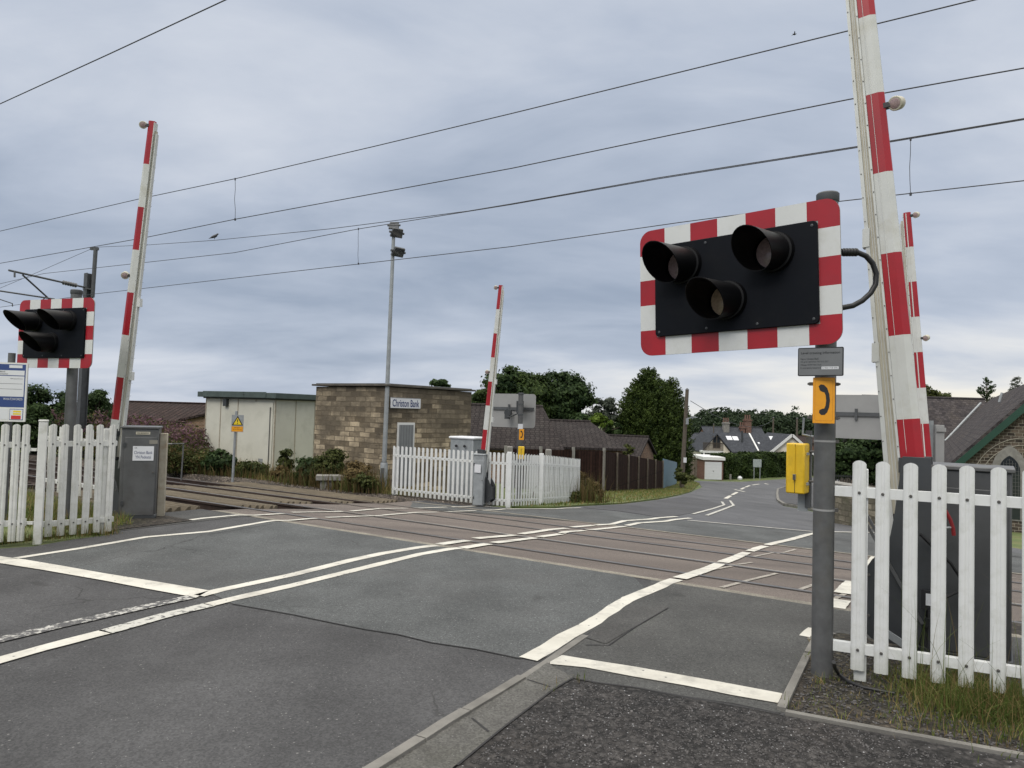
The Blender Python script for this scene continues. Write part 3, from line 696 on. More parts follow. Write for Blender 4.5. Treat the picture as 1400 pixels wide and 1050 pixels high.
# ------------------------------------------------------------------ road markings
def line(px, wd, mt=m_mark, dz=0.0085, closed=False):
    pts = [G(*p) for p in px]
    # resample with slightly uneven edges, as thermoplastic has
    q = [pts[0]]
    for a, b in zip(pts, pts[1:]):
        n_ = max(1, int((b-a).length/0.07))
        for k in range(1, n_+1): q.append(a+(b-a)*k/n_)
    ws = []; jj = 0.0
    for _ in q: jj = jj*0.8+random.uniform(-.035, .035); ws.append(wd*(1+jj+random.uniform(-.03, .03)))
    return ribbon('road_marking', q, ws, mt, dz)
line([(19, 764.5), (110, 750.5), (200, 735), (285, 727.5), (365, 713.6), (397, 712), (433, 709.3)], 0.09)
line([(446, 708), (523, 705.2)], 0.09); line([(524, 704.8), (569, 701), (599, 700.6)], 0.09)
line([(607, 699.6), (651, 698.5)], 0.09); line([(659, 698), (678, 697.5), (689, 696.3), (720, 696), (760, 696), (794, 694.6)], 0.09)
line([(157, 724.5), (200, 719.5), (277, 709.3), (322, 705), (350, 705), (388, 702.9)], 0.09)
line([(399, 701), (470, 699.8)], 0.09); line([(480, 699.3), (521, 695.6), (557, 695.3)], 0.09)
line([(566, 694.6), (611, 693.7)], 0.09); line([(618, 693.6), (650, 692.3), (672, 693)], 0.09)
sheet('stop_line', gp((-60, 752), (0, 761.4), (34, 766), (90, 775.5), (143, 785), (215, 796.5), (286, 808.5), (268, 818.6), (254, 815.7), (200, 806), (143, 795), (57, 780), (0, 771), (-60, 762)), m_mark, 0.0085)
line([(272, 815.5), (300, 808), (400, 786.8), (480, 766.8), (523, 757.5), (572, 749.3), (598, 746.8)], 0.115)
line([(-60, 890), (0, 876), (86, 855.7), (171, 836.6), (262, 817)], 0.12, m_markw)
line([(600, 745), (642, 739.6)], 0.13); line([(650, 736.8), (705, 732)], 0.13); line([(712, 730.6), (739, 726.6), (752, 724.4), (775, 722.6)], 0.13)
line([(779, 720.8), (811, 718.7)], 0.13); line([(814, 718.3), (837, 716.9), (854, 712.3), (888, 710.2), (925, 706.5)], 0.13)
line([(143, 865.7), (228, 841.8), (286, 828)], 0.125, m_markh)
line([(-80, 928), (0, 904), (57, 888), (114, 873), (146, 864.8)], 0.125)
line([(284, 828.4), (320, 819.5), (400, 801.4), (527, 770), (574, 758.6), (608, 752.6), (629, 750.2)], 0.115)
line([(632, 750), (668, 744.3)], 0.13); line([(675, 742.8), (722, 737), (732, 736)], 0.13); line([(737, 734.6), (766, 730.6)], 0.13)
line([(768, 729.6), (773, 727.6), (799, 725.8)], 0.13); line([(803, 724.5), (854, 720)], 0.13); line([(857, 719), (873, 715.4), (910, 713), (944, 708.6)], 0.13)
line([(722, 902.5), (750, 887), (774, 871), (800, 858), (826, 843), (842, 830), (860, 819.5), (903, 802), (925, 793)], 0.13)
line([(929, 791.5), (943, 787), (971, 777.5), (984, 771.5)], 0.14); line([(988, 769.5), (1004, 763.5), (1021, 755.8)], 0.14)
line([(1025, 754), (1034, 750.4), (1046, 747)], 0.14); line([(1049, 745.5), (1060, 742.6), (1079, 738.5), (1116, 729.3)], 0.13)
line([(1142, 832), (1150, 821)], 0.16); line([(1152, 812), (1166, 796)], 0.16); line([(1180, 782), (1198, 762)], 0.16); line([(1108, 873), (1120, 862)], 0.16)
line([(940, 711.5), (1000, 717), (1112, 727), (1142, 727.5), (1200, 728.5)], 0.11)
line([(1143, 703), (1200, 716)], 0.10, dz=0.1)
sheet('stop_line', gp((768, 897.7), (800, 903), (870, 914), (985, 934.5), (1070, 950.5), (1070, 956), (1066, 964), (1000, 952.5), (940, 940), (860, 926), (800, 914.5), (752, 910), (752, 907)), m_mark, 0.0105)
for pxs in ([(947, 703), (975, 695.5), (990, 690.5), (987, 686)], [(966, 705), (985, 698), (1003, 691), (998, 684.5)], [(992, 681.8), (999, 677.8)], [(1001, 676.6), (1008, 673)], [(1004, 669.3), (1018, 672.5)], [(1013, 669), (1018, 666.7)], [(1019.5, 666), (1025, 663.8)], [(1028, 663.3), (1038, 661.8)], [(1045, 661), (1050, 662.2)]):
    line(pxs, 0.10 if pxs[0][0] < 980 else 0.20, m_markh if pxs[0][0] < 980 else m_mark)

# cracks and joints in the near asphalt
m_crack = mat('crack_seal', (0.018, 0.017, 0.017), 0.8)
line([(318, 826.5), (400, 841), (445, 850.5), (500, 861.5), (545, 868.5), (590, 879.5), (650, 888.5), (712, 901.5)], 0.012, m_crack, 0.0065)
line([(784, 929), (757, 945), (735, 962), (706, 984), (683, 1002), (655, 1025), (625, 1050)], 0.012, m_crack, 0.0135)
line([(786, 930), (815, 935.5), (870, 942.5), (930, 954), (1000, 965), (1064, 978)], 0.016, m_crack, 0.0115)
line([(800, 883), (832, 884), (868, 859), (914, 832)], 0.010, m_crack, 0.0105)
line([(721, 932), (752, 942)], 0.012, m_crack, 0.0135); line([(645, 985), (668, 1004)], 0.012, m_crack, 0.0135)
line([(1100, 900), (1082, 935), (1066, 968)], 0.03, m_crack, 0.0125)
line([(740, 906), (775, 886), (815, 862), (850, 838)], 0.03, m_crack, 0.0068)
line([(285, 731), (330, 724), (372, 717)], 0.012, m_crack, 0.0068)

# loose stones: one 'stuff' object each place
def stones(name, fn, n_, smin, smax, mt, label):
    V = []; F = []; base = [(1, 0, 0), (-1, 0, 0), (0, 1, 0), (0, -1, 0), (0, 0, 1), (0, 0, -1)]
    bf = [(0, 2, 4), (2, 1, 4), (1, 3, 4), (3, 0, 4), (2, 0, 5), (1, 2, 5), (3, 1, 5), (0, 3, 5)]
    for _ in range(n_):
        p = fn(); s_ = random.uniform(smin, smax)*random.uniform(0.6, 1); rot = Matrix.Rotation(random.uniform(0, 6.28), 3, 'Z') @ Matrix.Rotation(random.uniform(-.7, .7), 3, 'X')
        sc = Vector((random.uniform(.7, 1.3), random.uniform(.7, 1.3), random.uniform(.45, .8))); o = len(V)
        for b in base:
            q = rot @ Vector((b[0]*sc.x, b[1]*sc.y, b[2]*sc.z))*s_*random.uniform(.8, 1.2); V.append(p+q)
        F += [tuple(i+o for i in f) for f in bf]
    me = bpy.data.meshes.new(name); me.from_pydata(V, [], F); me.materials.append(mt)
    o = bpy.data.objects.new(name, me); col.objects.link(o); return tag(o, label, name.replace('_', ' '), kind='stuff')
m_stonec = mat('ballast_stone', (0.17, 0.145, 0.12), 0.9, col2=(0.07, 0.056, 0.045), vscale=6, isl=0.45)
m_chip = mat('tarmac_chip', (0.085, 0.08, 0.078), 0.9, col2=(0.04, 0.038, 0.038), vscale=9, isl=0.6)
def f_bal():
    t_ = random.uniform(10.2, 30); d_ = random.choice([random.uniform(6.3, 13.9), random.uniform(12.6, 14.8)])
    p = U*t_+NV*d_; return Vector((p.x, p.y, base_z(t_, d_)+0.01))
stones('ballast_stones', f_bal, 9000, 0.018, 0.045, m_stonec, 'loose rust stained ballast stones between the rails')
poly_soil = [Vector((p.x, p.y)) for p in gp((1105, 900), (1150, 880), (1400, 925), (1400, 1030), (1080, 972))]
poly_brk = [Vector((p.x, p.y)) for p in gp((790, 935), (1060, 980), (1200, 1006), (1330, 1050), (640, 1050), (700, 992))]
def inpoly(p, pl):
    c = False; j = len(pl)-1
    for i in range(len(pl)):
        if (pl[i].y > p.y) != (pl[j].y > p.y) and p.x < (pl[j].x-pl[i].x)*(p.y-pl[i].y)/(pl[j].y-pl[i].y)+pl[i].x: c = not c
        j = i
    return c
def sampler(pl, dz):
    xs = [p.x for p in pl]; ys = [p.y for p in pl]
    def f():
        while True:
            p = Vector((random.uniform(min(xs), max(xs)), random.uniform(min(ys), max(ys))))
            if inpoly(p, pl): return ground(p.x, p.y, dz)
    return f
stones('gravel', sampler(poly_soil, 0.008), 2600, 0.004, 0.013, m_chip, 'grey gravel chips scattered round the foot of the post')
stones('tarmac_crumbs', sampler(poly_brk, 0.009), 6000, 0.003, 0.0085, m_chip, 'loose dark crumbs of broken tarmac on the footway')

# ------------------------------------------------------------------ railway
def rail_mesh(d_, t0, t1):
    mb = MB()
    prof = [(-.07, -.15), (.07, -.15), (.07, -.138), (.010, -.115), (.010, -.04), (.036, -.028), (.036, 0.0), (-.036, 0.0), (-.036, -.028), (-.010, -.04), (-.010, -.115), (-.07, -.138)]
    o = U*t0+NV*d_; o = Vector((o.x, o.y, g(d_)+0.004))
    mb.prism(prof, o, NV, ZV, U*(t1-t0), m_rust)
    mb.box(o+U*(t1-t0)/2+ZV*0.0015, (t1-t0, 0.056, 0.003), m_railtop, U, NV)
    return mb
for k, (ra, rb, side) in enumerate(((0, 1, 'near'), (2, 3, 'far'))):
    dm = (RAILS[ra][0]+RAILS[rb][0])/2
    tr = thing('railway_track', '%s of the two rusty railway tracks crossing the road' % ('nearer' if k == 0 else 'farther'), 'railway track', td(10, dm), 'railway tracks over the crossing')
    for rr in (ra, rb): rail_mesh(RAILS[rr][0], -40, 140).build('rail', tr)
    zc = base_z(30, dm)
    sl = None
    for j in range(46):
        t_ = 13.4+0.66*j; p = U*t_+NV*dm
        z0 = g(dm)-0.235
        if sl is None:
            mb = MB(); tilt = (NV*1.0 + ZV*((g(dm+0.7)-g(dm-0.7))/1.4)).normalized()
            mb.box(Vector((p.x, p.y, z0+0.02)), (2.5, 0.26, 0.17), m_timberd, tilt, U); sl = mb.build('sleeper', tr); off0 = p
        else:
            c = sl.copy(); col.objects.link(c); c.parent = tr; c.location = sl.location + (p-off0)
# timber anti-trespass guards
def guard(label, d0, d1, t0, t1, n_):
    root = thing('cattle_guard', label, 'cattle guard', td((t0+t1)/2, (d0+d1)/2, -0.15), 'timber trespass guards between the rails')
    step = (d1-d0)/n_
    for i in range(n_):
        da = d0+i*step; mb = MB()
        o = td(t0+0.70+random.uniform(-.03, .03), da); zc = g(da+step/2)-0.012
        L = t1-t0
        mb.prism([(0.004, -0.15), (step-0.004, -0.15), (step-0.012, 0.0), (step-0.045, 0.0), (0.02, -0.085), (0.004, -0.11)], Vector((o.x, o.y, zc)), NV, ZV, U*L, m_timber)
        mb.build('rib', root)
    mb = MB()
    for f in (0.02, 0.5, 0.97):
        p = td(t0+(t1-t0)*f+0.05, (d0+d1)/2)
        p.z = g((d0+d1)/2)-0.175
        mb.box(p, (0.1, (d1-d0)*0.98, 0.07), m_timberd, U, (NV+ZV*((g(d1)-g(d0))/(d1-d0))).normalized())
    mb.build('bearer', root)
guard('ribbed timber guard nearest the grey cabinet beside the nearest rail', 6.0, 6.98, 9.5, 12.6, 6)
guard('ribbed timber guard laid between the two rails of the nearer track', 7.80, 8.66, 9.75, 13.2, 6)
guard('wide ribbed timber guard lying between the two tracks', 9.44, 10.32, 10.75, 15.0, 6)
guard('ribbed timber guard laid between the two rails of the farther track', 11.02, 11.86, 11.15, 15.4, 5)
guard('grey ribbed timber guard between the farthest rail and the lamp column', 12.5, 13.5, 11.3, 17.0, 6)

# ================================================================== LEVEL CROSSING EQUIPMENT
def wigwag(name_label, post_xy, post_r, post_top, C, e, W=1.31, H=0.87, back=False, tilt=0.0, zg=0.05, group='level crossing traffic lights'):
    """C board centre, e horizontal vector along the board; the front faces the viewer's side of the line unless back"""
    e = Vector(e).normalized(); nrm = e.cross(ZV).normalized()
    if (nrm.y > 0) != back: nrm = -nrm
    P = Vector((post_xy[0], post_xy[1], zg)); root = thing('level_crossing_light', name_label, 'traffic light', P, group)
    ae = (nrm*-1).cross(ZV).normalized()                                 # to the right of someone facing the front
    mb = MB(); mb.tube([P-ZV*0.3, P+ZV*(post_top-zg-0.05)], post_r, m_galv, 24)
    mb.tube([P+ZV*0.0, P+ZV*0.012], post_r*1.02, m_galv, 24); mb.build('post', root)
    mb = MB(); top = Vector((P.x, P.y, post_top))
    mb.tube([top-ZV*0.060, top-ZV*0.052, top-ZV*0.008, top], [post_r*1.02, post_r*1.10, post_r*1.10, post_r*0.98], m_mast, 24); mb.build('cap', root)
    # backing board with rounded corners, hung a little out of level
    ae0 = ae; ae = (ae0*math.cos(tilt)+ZV*math.sin(tilt)).normalized(); UV_ = (ZV*math.cos(tilt)-ae0*math.sin(tilt)).normalized()
    mb = MB(); mb.prism(rrect(W, H, 0.085, 7), C-nrm*0.012, ae, UV_, nrm*0.010, m_backg); bd = mb.build('backing_board', root)
    # striped border: 7 cells along the top and bottom, 5 up the sides
    bw = 0.126; mb = MB(); outl = rrect(W, H, 0.085, 7); cw = W/7; chh = H/5
    def clip(poly, x0, x1, y0, y1):
        def cl(p, ax, v, s_):
            out = []
            for i in range(len(p)):
                a, b = p[i], p[(i+1) % len(p)]; ia = (a[ax]-v)*s_ >= -1e-9; ib = (b[ax]-v)*s_ >= -1e-9
                if ia: out.append(a)
                if ia != ib:
                    t_ = (v-a[ax])/(b[ax]-a[ax]); out.append((a[0]+(b[0]-a[0])*t_, a[1]+(b[1]-a[1])*t_))
            return out
        for a in ((0, x0, 1), (0, x1, -1), (1, y0, 1), (1, y1, -1)):
            poly = cl(poly, *a)
            if not poly: return poly
        return poly
    cells = []
    for i in range(7):
        x0 = -W/2+i*cw; mt = m_red if i % 2 == 0 else m_wht
        cells += [(x0, x0+cw, H/2-bw, H/2, mt), (x0, x0+cw, -H/2, -H/2+bw, mt)]
    for j in range(5):
        y0 = -H/2+j*chh; a_, b_ = max(y0, -H/2+bw), min(y0+chh, H/2-bw)
        if b_ <= a_: continue
        mt = m_red if j % 2 == 0 else m_wht
        cells += [(-W/2, -W/2+bw, a_, b_, mt), (W/2-bw, W/2, a_, b_, mt)]
    # red corners are L shaped
    cells += [(sx*W/2-(0 if sx < 0 else cw), sx*W/2+(cw if sx < 0 else 0), 0, 0, m_red) for sx in ()]
    for x0, x1, y0, y1, mt in cells:
        p = clip(outl, x0, x1, y0, y1)
        if len(p) < 3: continue
        vs = [C + ae*a + UV_*b + nrm*0.0 for a, b in p]
        mb.add(vs, [list(range(len(vs)))] if ae.cross(ZV).dot(nrm) > 0 else [list(range(len(vs)))[::-1]], mt)
    mb.build('striped_border', root, smooth=False)
    mb = MB(); mb.prism(rrect(W-2*bw, H-2*bw, 0.028, 5), C+nrm*0.001, ae, UV_, nrm*0.022, m_blk); pn = mb.build('black_panel', root, bevel=0.004)
    for (lu, lv, lm) in ((-0.325, 0.155, m_lensr), (0.285, 0.155, m_lensr), (-0.020, -0.118, m_lensa)):
        c = C + ae*lu + UV_*lv + nrm*0.023
        mb = MB(); n_ = 32; r0, r1 = 0.116, 0.118; rings = []
        prof = [(r0+0.012, 0.0), (r0+0.012, 0.03), (r0, 0.032)]
        vs = []; fs = []
        def ring(r, off, slant=0.0, inner=0.0):
            o = len(vs)
            for k in range(n_):
                th = 2*math.pi*k/n_; ex = math.sin(th)
                vs.append(c + (ae*math.cos(th)+ZV*ex)*(r-inner) + nrm*(off+slant*ex) - ZV*(off*0.06) - ae*(off*0.22))
            return o
        rs = [ring(r0+0.012, 0.0), ring(r0+0.012, 0.035), ring(r0, 0.037), ring(r0+0.002, 0.08, 0.01), ring(r1, 0.243, 0.128), ring(r1, 0.243, 0.128, 0.005), ring(r0, 0.03, 0, 0.005)]
        for a, b in zip(rs, rs[1:]):
            for k in range(n_): fs.append((a+k, a+(k+1) % n_, b+(k+1) % n_, b+k))
        mb.add(vs, fs, m_hood); hd = mb.build('hood', root)
        mb = MB(); vs = []; fs = []                                        # domed lens
        rr = [0.0001, 0.03, 0.06, 0.085, 0.104]; of = [0.046, 0.044, 0.040, 0.034, 0.028]
        for r, o_ in zip(rr, of):
            for k in range(24):
                th = 2*math.pi*k/24; vs.append(c + (ae*math.cos(th)+ZV*math.sin(th))*r + nrm*o_)
        for i in range(4):
            for k in range(24): fs.append((i*24+k, i*24+(k+1) % 24, (i+1)*24+(k+1) % 24, (i+1)*24+k))
        mb.add(vs, fs, lm); mb.build('lens', hd)
    mb = MB()
    for sx, sz in ((-1, -1), (-1, 1), (1, -1), (1, 1), (-.33, 1), (.33, 1), (-.33, -1), (.33, -1)):
        q = C+ae*(sx*(W/2-bw-0.03))+UV_*(sz*(H/2-bw-0.03))+nrm*0.022; mb.tube([q, q+nrm*0.004, q+nrm*0.005], [0.009, 0.009, 0.006], m_cabd, 10)
    mb.build('panel_bolts', pn)
    # rear: rail, clamp, lamp body
    mb = MB(); bk = C-nrm*0.012
    mb.box(bk-nrm*0.02+ZV*0.05, (W*0.93, 0.035, 0.075), m_inkb if False else m_mast, ae, nrm)
    mb.box(bk-nrm*0.035+ZV*0.05+ae*0.1, (0.05, 0.03, 0.22), m_mast, ae, nrm); mb.build('rear_rail', root)
    mb = MB(); pa = Vector((P.x, P.y, C.z))
    for dz in (0.16, -0.1): mb.tube([pa+ZV*(dz-0.02), pa+ZV*(dz+0.02)], post_r*1.12, m_mast, 20)
    mb.build('clamp', root)
    return root, ae0, nrm, C

# nearest light, on the right
Lc = PZ(874.5, 402, 5.22); Rc = PZ(1151.5, 372, 4.37)
e1 = Vector((Rc.x-Lc.x, Rc.y-Lc.y, 0)).normalized(); C1 = (Lc+Rc)/2; C1.z = 2.482
pp = PZ(1127.5, 600, 4.57)
wroot, AE1, N1, _ = wigwag('large level crossing light with three black hoods, left of the nearest picket fence', (pp.x, pp.y), 0.062, 3.02, C1, e1, W=1.345, H=0.885, tilt=R(1.9))
# flexible conduit at its right edge
mb = MB(); A = PZ(1150, 345, 4.47); B = PZ(1150, 421, 4.47)
cpt = [A]
for px, py in ((1160, 344), (1172, 345), (1184, 350), (1193, 360), (1198, 374), (1197, 389), (1190, 401), (1179, 411), (1166, 418)): cpt.append(PZ(px, py, 4.47))
cpt.append(B)
mb.tube(cpt, 0.0165, m_rubber, 12); mb.tube([PZ(1150, 345, 4.47), PZ(1172, 345, 4.47)], 0.023, m_rubber, 12)
for q in range(5):
    a = PZ(1153+q*4, 345, 4.47); b = PZ(1155+q*4, 345, 4.47); mb.tube([a, b], 0.0255, m_rubber, 12)
mb.build('conduit', wroot)
mb = MB()
for (zz_, s_) in ((1.475, 0.0), (1.055, 0.0)):
    p = Vector((pp.x, pp.y, zz_)); mb.tube([p-ZV*0.006, p+ZV*0.006], 0.0632, m_backg, 24)
    mb.box(p+Vector((0.062, -0.02, 0)), (0.03, 0.02, 0.02), m_bolt)
    mb.build('steel_band', wroot); mb = MB()
# plates on the post (each bolted on, each with its own label)
def plate(name, label, cat, c, w_, h_, ax, n_, face, edge, r=0.008, th=0.006, bw=0.005, group=None):
    root = thing(name, label, cat, c, group)
    mb = MB(); mb.prism(rrect(w_, h_, r, 3), c-n_*th, ax, ZV, n_*th, edge); mb.build('backing', root)
    mb = MB(); mb.prism(rrect(w_-2*bw, h_-2*bw, max(r-bw, 0.002), 3), c+n_*0.0002, ax, ZV, n_*0.0012, face); mb.build('face', root)
    return root
ci = PZ(1121.5, 494.5, 4.415)
s1 = plate('information_sign', 'small grey level crossing information plate above the orange telephone sign', 'sign', ci, 0.262, 0.172, AE1, N1, m_sgrey, m_ink, bw=0.006)
fc = ci + N1*0.0022
text_obj('Level crossing information', 'lettering', fc+ZV*0.052, 0.225, AE1, ZV, m_ink, s1, height=0.019, bold=0.012)
for k, (tx, wd) in enumerate((('Name: Christon Bank', 0.105), ('OS grid reference: NU 212 227', 0.160), ('Mileage: ECM7 43m 25ch', 0.120), ('In emergency telephone', 0.120))):
    text_obj(tx, 'lettering', fc+ZV*(0.018-0.0185*k)-AE1*0.114, wd, AE1, ZV, m_ink, s1, height=0.011, align='LEFT')
mb = MB(); mb.prism([(0.008, -0.046), (0.105, -0.046), (0.105, -0.030), (0.008, -0.030)], fc, AE1, ZV, N1*0.0006, m_paper); mb.build('number_label', s1)
text_obj('01904 718 070', 'lettering', fc-ZV*0.038+AE1*0.056+N1*0.001, 0.085, AE1, ZV, m_ink, s1, height=0.009)
ct = PZ(1126.3, 547.5, 4.44); N2 = (Vector((-0.36, -0.93, 0))).normalized(); AE2 = ZV.cross(N2)*1.0
AE2 = (-N2).cross(ZV).normalized()
s2 = plate('telephone_sign', 'orange sign with black telephone handset on the near grey post', 'sign', ct, 0.122, 0.275, AE2, N2, m_amb, m_amb, r=0.004, th=0.03, bw=0.001)
hs = [(-.030, .085), (-.018, .097), (.000, .094), (.018, .075), (.030, .040), (.034, .0), (.030, -.040), (.020, -.070), (.006, -.086), (-.014, -.088), (-.026, -.074), (-.024, -.058), (-.008, -.050), (.003, -.048), (.010, -.030), (.013, 0), (.010, .030), (.003, .048), (-.012, .053), (-.022, .060)]
mb = MB(); mb.prism([(x*1.0, y) for x, y in hs], ct+N2*0.0016, AE2, ZV, N2*0.0006, m_ink); mb.build('handset_symbol', s2, smooth=False)
mb = MB(); rr_ = rrect(0.100, 0.245, 0.012, 4); ri = rrect(0.097, 0.242, 0.0105, 4)
vs = [ct+N2*0.002+AE2*a+ZV*b for a, b in rr_+ri]; k_ = len(rr_)
mb.add(vs, [(i, (i+1) % k_, (i+1) % k_+k_, i+k_) for i in range(k_)], mat('amber_line', (0.42, 0.15, 0.01), 0.5)); mb.build('border_line', s2, smooth=False)
mb = MB()
for dz in (0.10, -0.105):
    mb.box(ct-N2*0.035+ZV*dz, (0.165, 0.025, 0.02), m_bolt, AE2, N2)
    for s_ in (-1, 1): mb.tube([ct-N2*0.035+ZV*dz+AE2*s_*0.086-N2*.02, ct-N2*0.035+ZV*dz+AE2*s_*0.086+N2*.03], 0.007, m_bolt, 8)
mb.build('bracket', s2)
# yellow telephone cabinet on a backing channel
cy = PZ(1090.5, 640, 5.0); N3 = Vector((-0.62, -0.785, 0)).normalized(); AE3 = (-N3).cross(ZV).normalized()
yb = thing('telephone_box', 'yellow emergency telephone box with a hasp, left of the near grey post', 'telephone box', Vector((cy.x, cy.y, cy.z-0.17)))
yc = cy
mb = MB(); mb.box(yc, (0.122, 0.115, 0.335), m_yel, AE3, N3); mb.build('casing', yb, bevel=0.010)
mb = MB(); mb.box(yc+N3*0.0585+ZV*0, (0.003, 0.003, 0.325), m_ink, AE3, N3); mb.build('door_seam', yb)
mb = MB(); mb.box(yc+N3*0.064+ZV*0.045-AE3*0.003, (0.010, 0.008, 0.20), m_yel, AE3, N3); mb.box(yc+N3*0.068-ZV*0.055, (0.016, 0.018, 0.035), m_galvl, AE3, N3)
mb.tube([yc+N3*0.08-ZV*0.04, yc+N3*0.08-ZV*0.075], 0.007, m_bolt, 8); mb.build('hasp', yb)
mb = MB()
for dz in (0.10, -0.10): mb.box(yc+AE3*0.067+ZV*dz, (0.012, 0.03, 0.018), m_galvl, AE3, N3)
mb.build('hinge', yb)
mb = MB(); q = PZ(1105.5, 640, 5.02); q2 = Vector((q.x, q.y, 1.27))
mb.box(q2, (0.035, 0.03, 0.52), m_mast, AE3, N3); mb.box(q2-ZV*0.20-AE3*0.035+N3*0.0, (0.065, 0.01, 0.17), m_galvl, AE3, N3)
for dz in (0.12, -0.08): mb.tube([q2+ZV*dz+N3*.03, q2+ZV*dz-N3*.03+AE3*0.09], 0.008, m_bolt, 8)
mb.build('mounting_channel', yb)
mb = MB(); a = PZ(1099, 571, 5.02); b = PZ(1097.5, 594, 5.02); c = PZ(1112, 597, 5.0)
mb.tube([a, b, c], 0.008, m_galvl, 8); mb.build('bracket_rod', yb)
# white picket-side trim post right of the pole
# left light
Lc = PZ(24.5, 457, 9.67); Rc = PZ(128, 454.5, 9.17); eL = Vector((Rc.x-Lc.x, Rc.y-Lc.y, 0)).normalized(); CL = (Lc+Rc)/2
pl = PZ(95, 590, 9.52)
wigwag('level crossing light whose hoods point left, above the white gate at the left edge', (pl.x, pl.y), 0.065, PZ(104, 396, 9.5).z, CL, eL, W=1.35, H=0.885)
# far lights, seen from behind: front faces away
def wigwag_back(label, lx, rx, cyp, dL, dR, post_px, post_d, top_py, W=1.31):
    a = PZ(lx, cyp, dL); b = PZ(rx, cyp+(rx-lx)*0.0286, dR); c = (a+b)/2
    P = PZ(post_px, 640, post_d); zt = PZ(post_px, top_py, post_d).z
    root, ae, n_, _ = wigwag(label, (P.x, P.y), 0.062, zt, c, a-b, W=W, back=True, zg=ground(P.x, P.y).z)
    return root, ae, n_, c
rf, AEf, Nf, Cf = wigwag_back('far crossing light seen from behind, grey back, left of the road behind the white fence', 672, 732, 560.5, 19.5, 18.9, 709.5, 18.6, 537, W=1.30)
rg, AEg, Ng, Cg = wigwag_back('far crossing light seen from behind, partly hidden by the nearest raised barrier', 1143, 1216, 569, 14.9, 14.3, 1222, 14.0, 536, W=1.30)
for root_, C_, N_, A_ in ((rf, Cf, Nf, AEf),):
    mb = MB(); b_ = C_-N_*0.12
    s0 = b_ + A_*0.05
    mb.tube([s0-N_*0.1-ZV*0.06, s0-N_*0.02-ZV*0.06], 0.095, m_cabd, 18); mb.box(s0-N_*0.1-ZV*0.17, (0.12, 0.08, 0.1), m_cabd, A_, N_)
    mb.box(b_-A_*0.30+ZV*0.10-N_*0.08, (0.16, 0.1, 0.30), m_cabd, A_, N_)
    mb.tube([s0-N_*0.12-ZV*0.16, s0-N_*0.16-ZV*0.17-A_*0.1, b_-N_*0.14-A_*0.25-ZV*0.08, b_-A_*0.30-N_*0.1+ZV*0.04], 0.018, m_cabd, 8)
    mb.build('rear_box', root_)
pf = rf.location
cp = PZ(713, 594, 18.4); NF = Vector((0.0, -1, 0)); AX = Vector((1, 0, 0))
s = plate('telephone_sign', 'small orange telephone sign on the far grey post behind the white pickets', 'sign', cp, 0.12, 0.27, AX, NF, m_amb, m_amb, th=0.02, bw=0.002)
mb = MB(); mb.prism(hs, cp+NF*0.002, AX, ZV, NF*0.001, m_ink); mb.build('handset_symbol', s, smooth=False)
cp = PZ(711.5, 583, 18.4)
plate('information_sign', 'tiny pale green information plate on the far grey post under the sign back', 'sign', cp, 0.13, 0.13, AX, NF, m_paper, m_galvl, th=0.01, bw=0.004)
cp = PZ(712.5, 619, 18.35)
yb2 = thing('telephone_box', 'small yellow telephone box on the far grey post behind the white pickets', 'telephone box', Vector((cp.x, cp.y, cp.z-0.15)))
mb = MB(); mb.box(cp, (0.15, 0.13, 0.31), m_yel); mb.build('casing', yb2, bevel=0.01)
mb = MB(); mb.box(cp+NF*0.066, (0.008, 0.004, 0.2), m_cabd); mb.build('hasp', yb2)

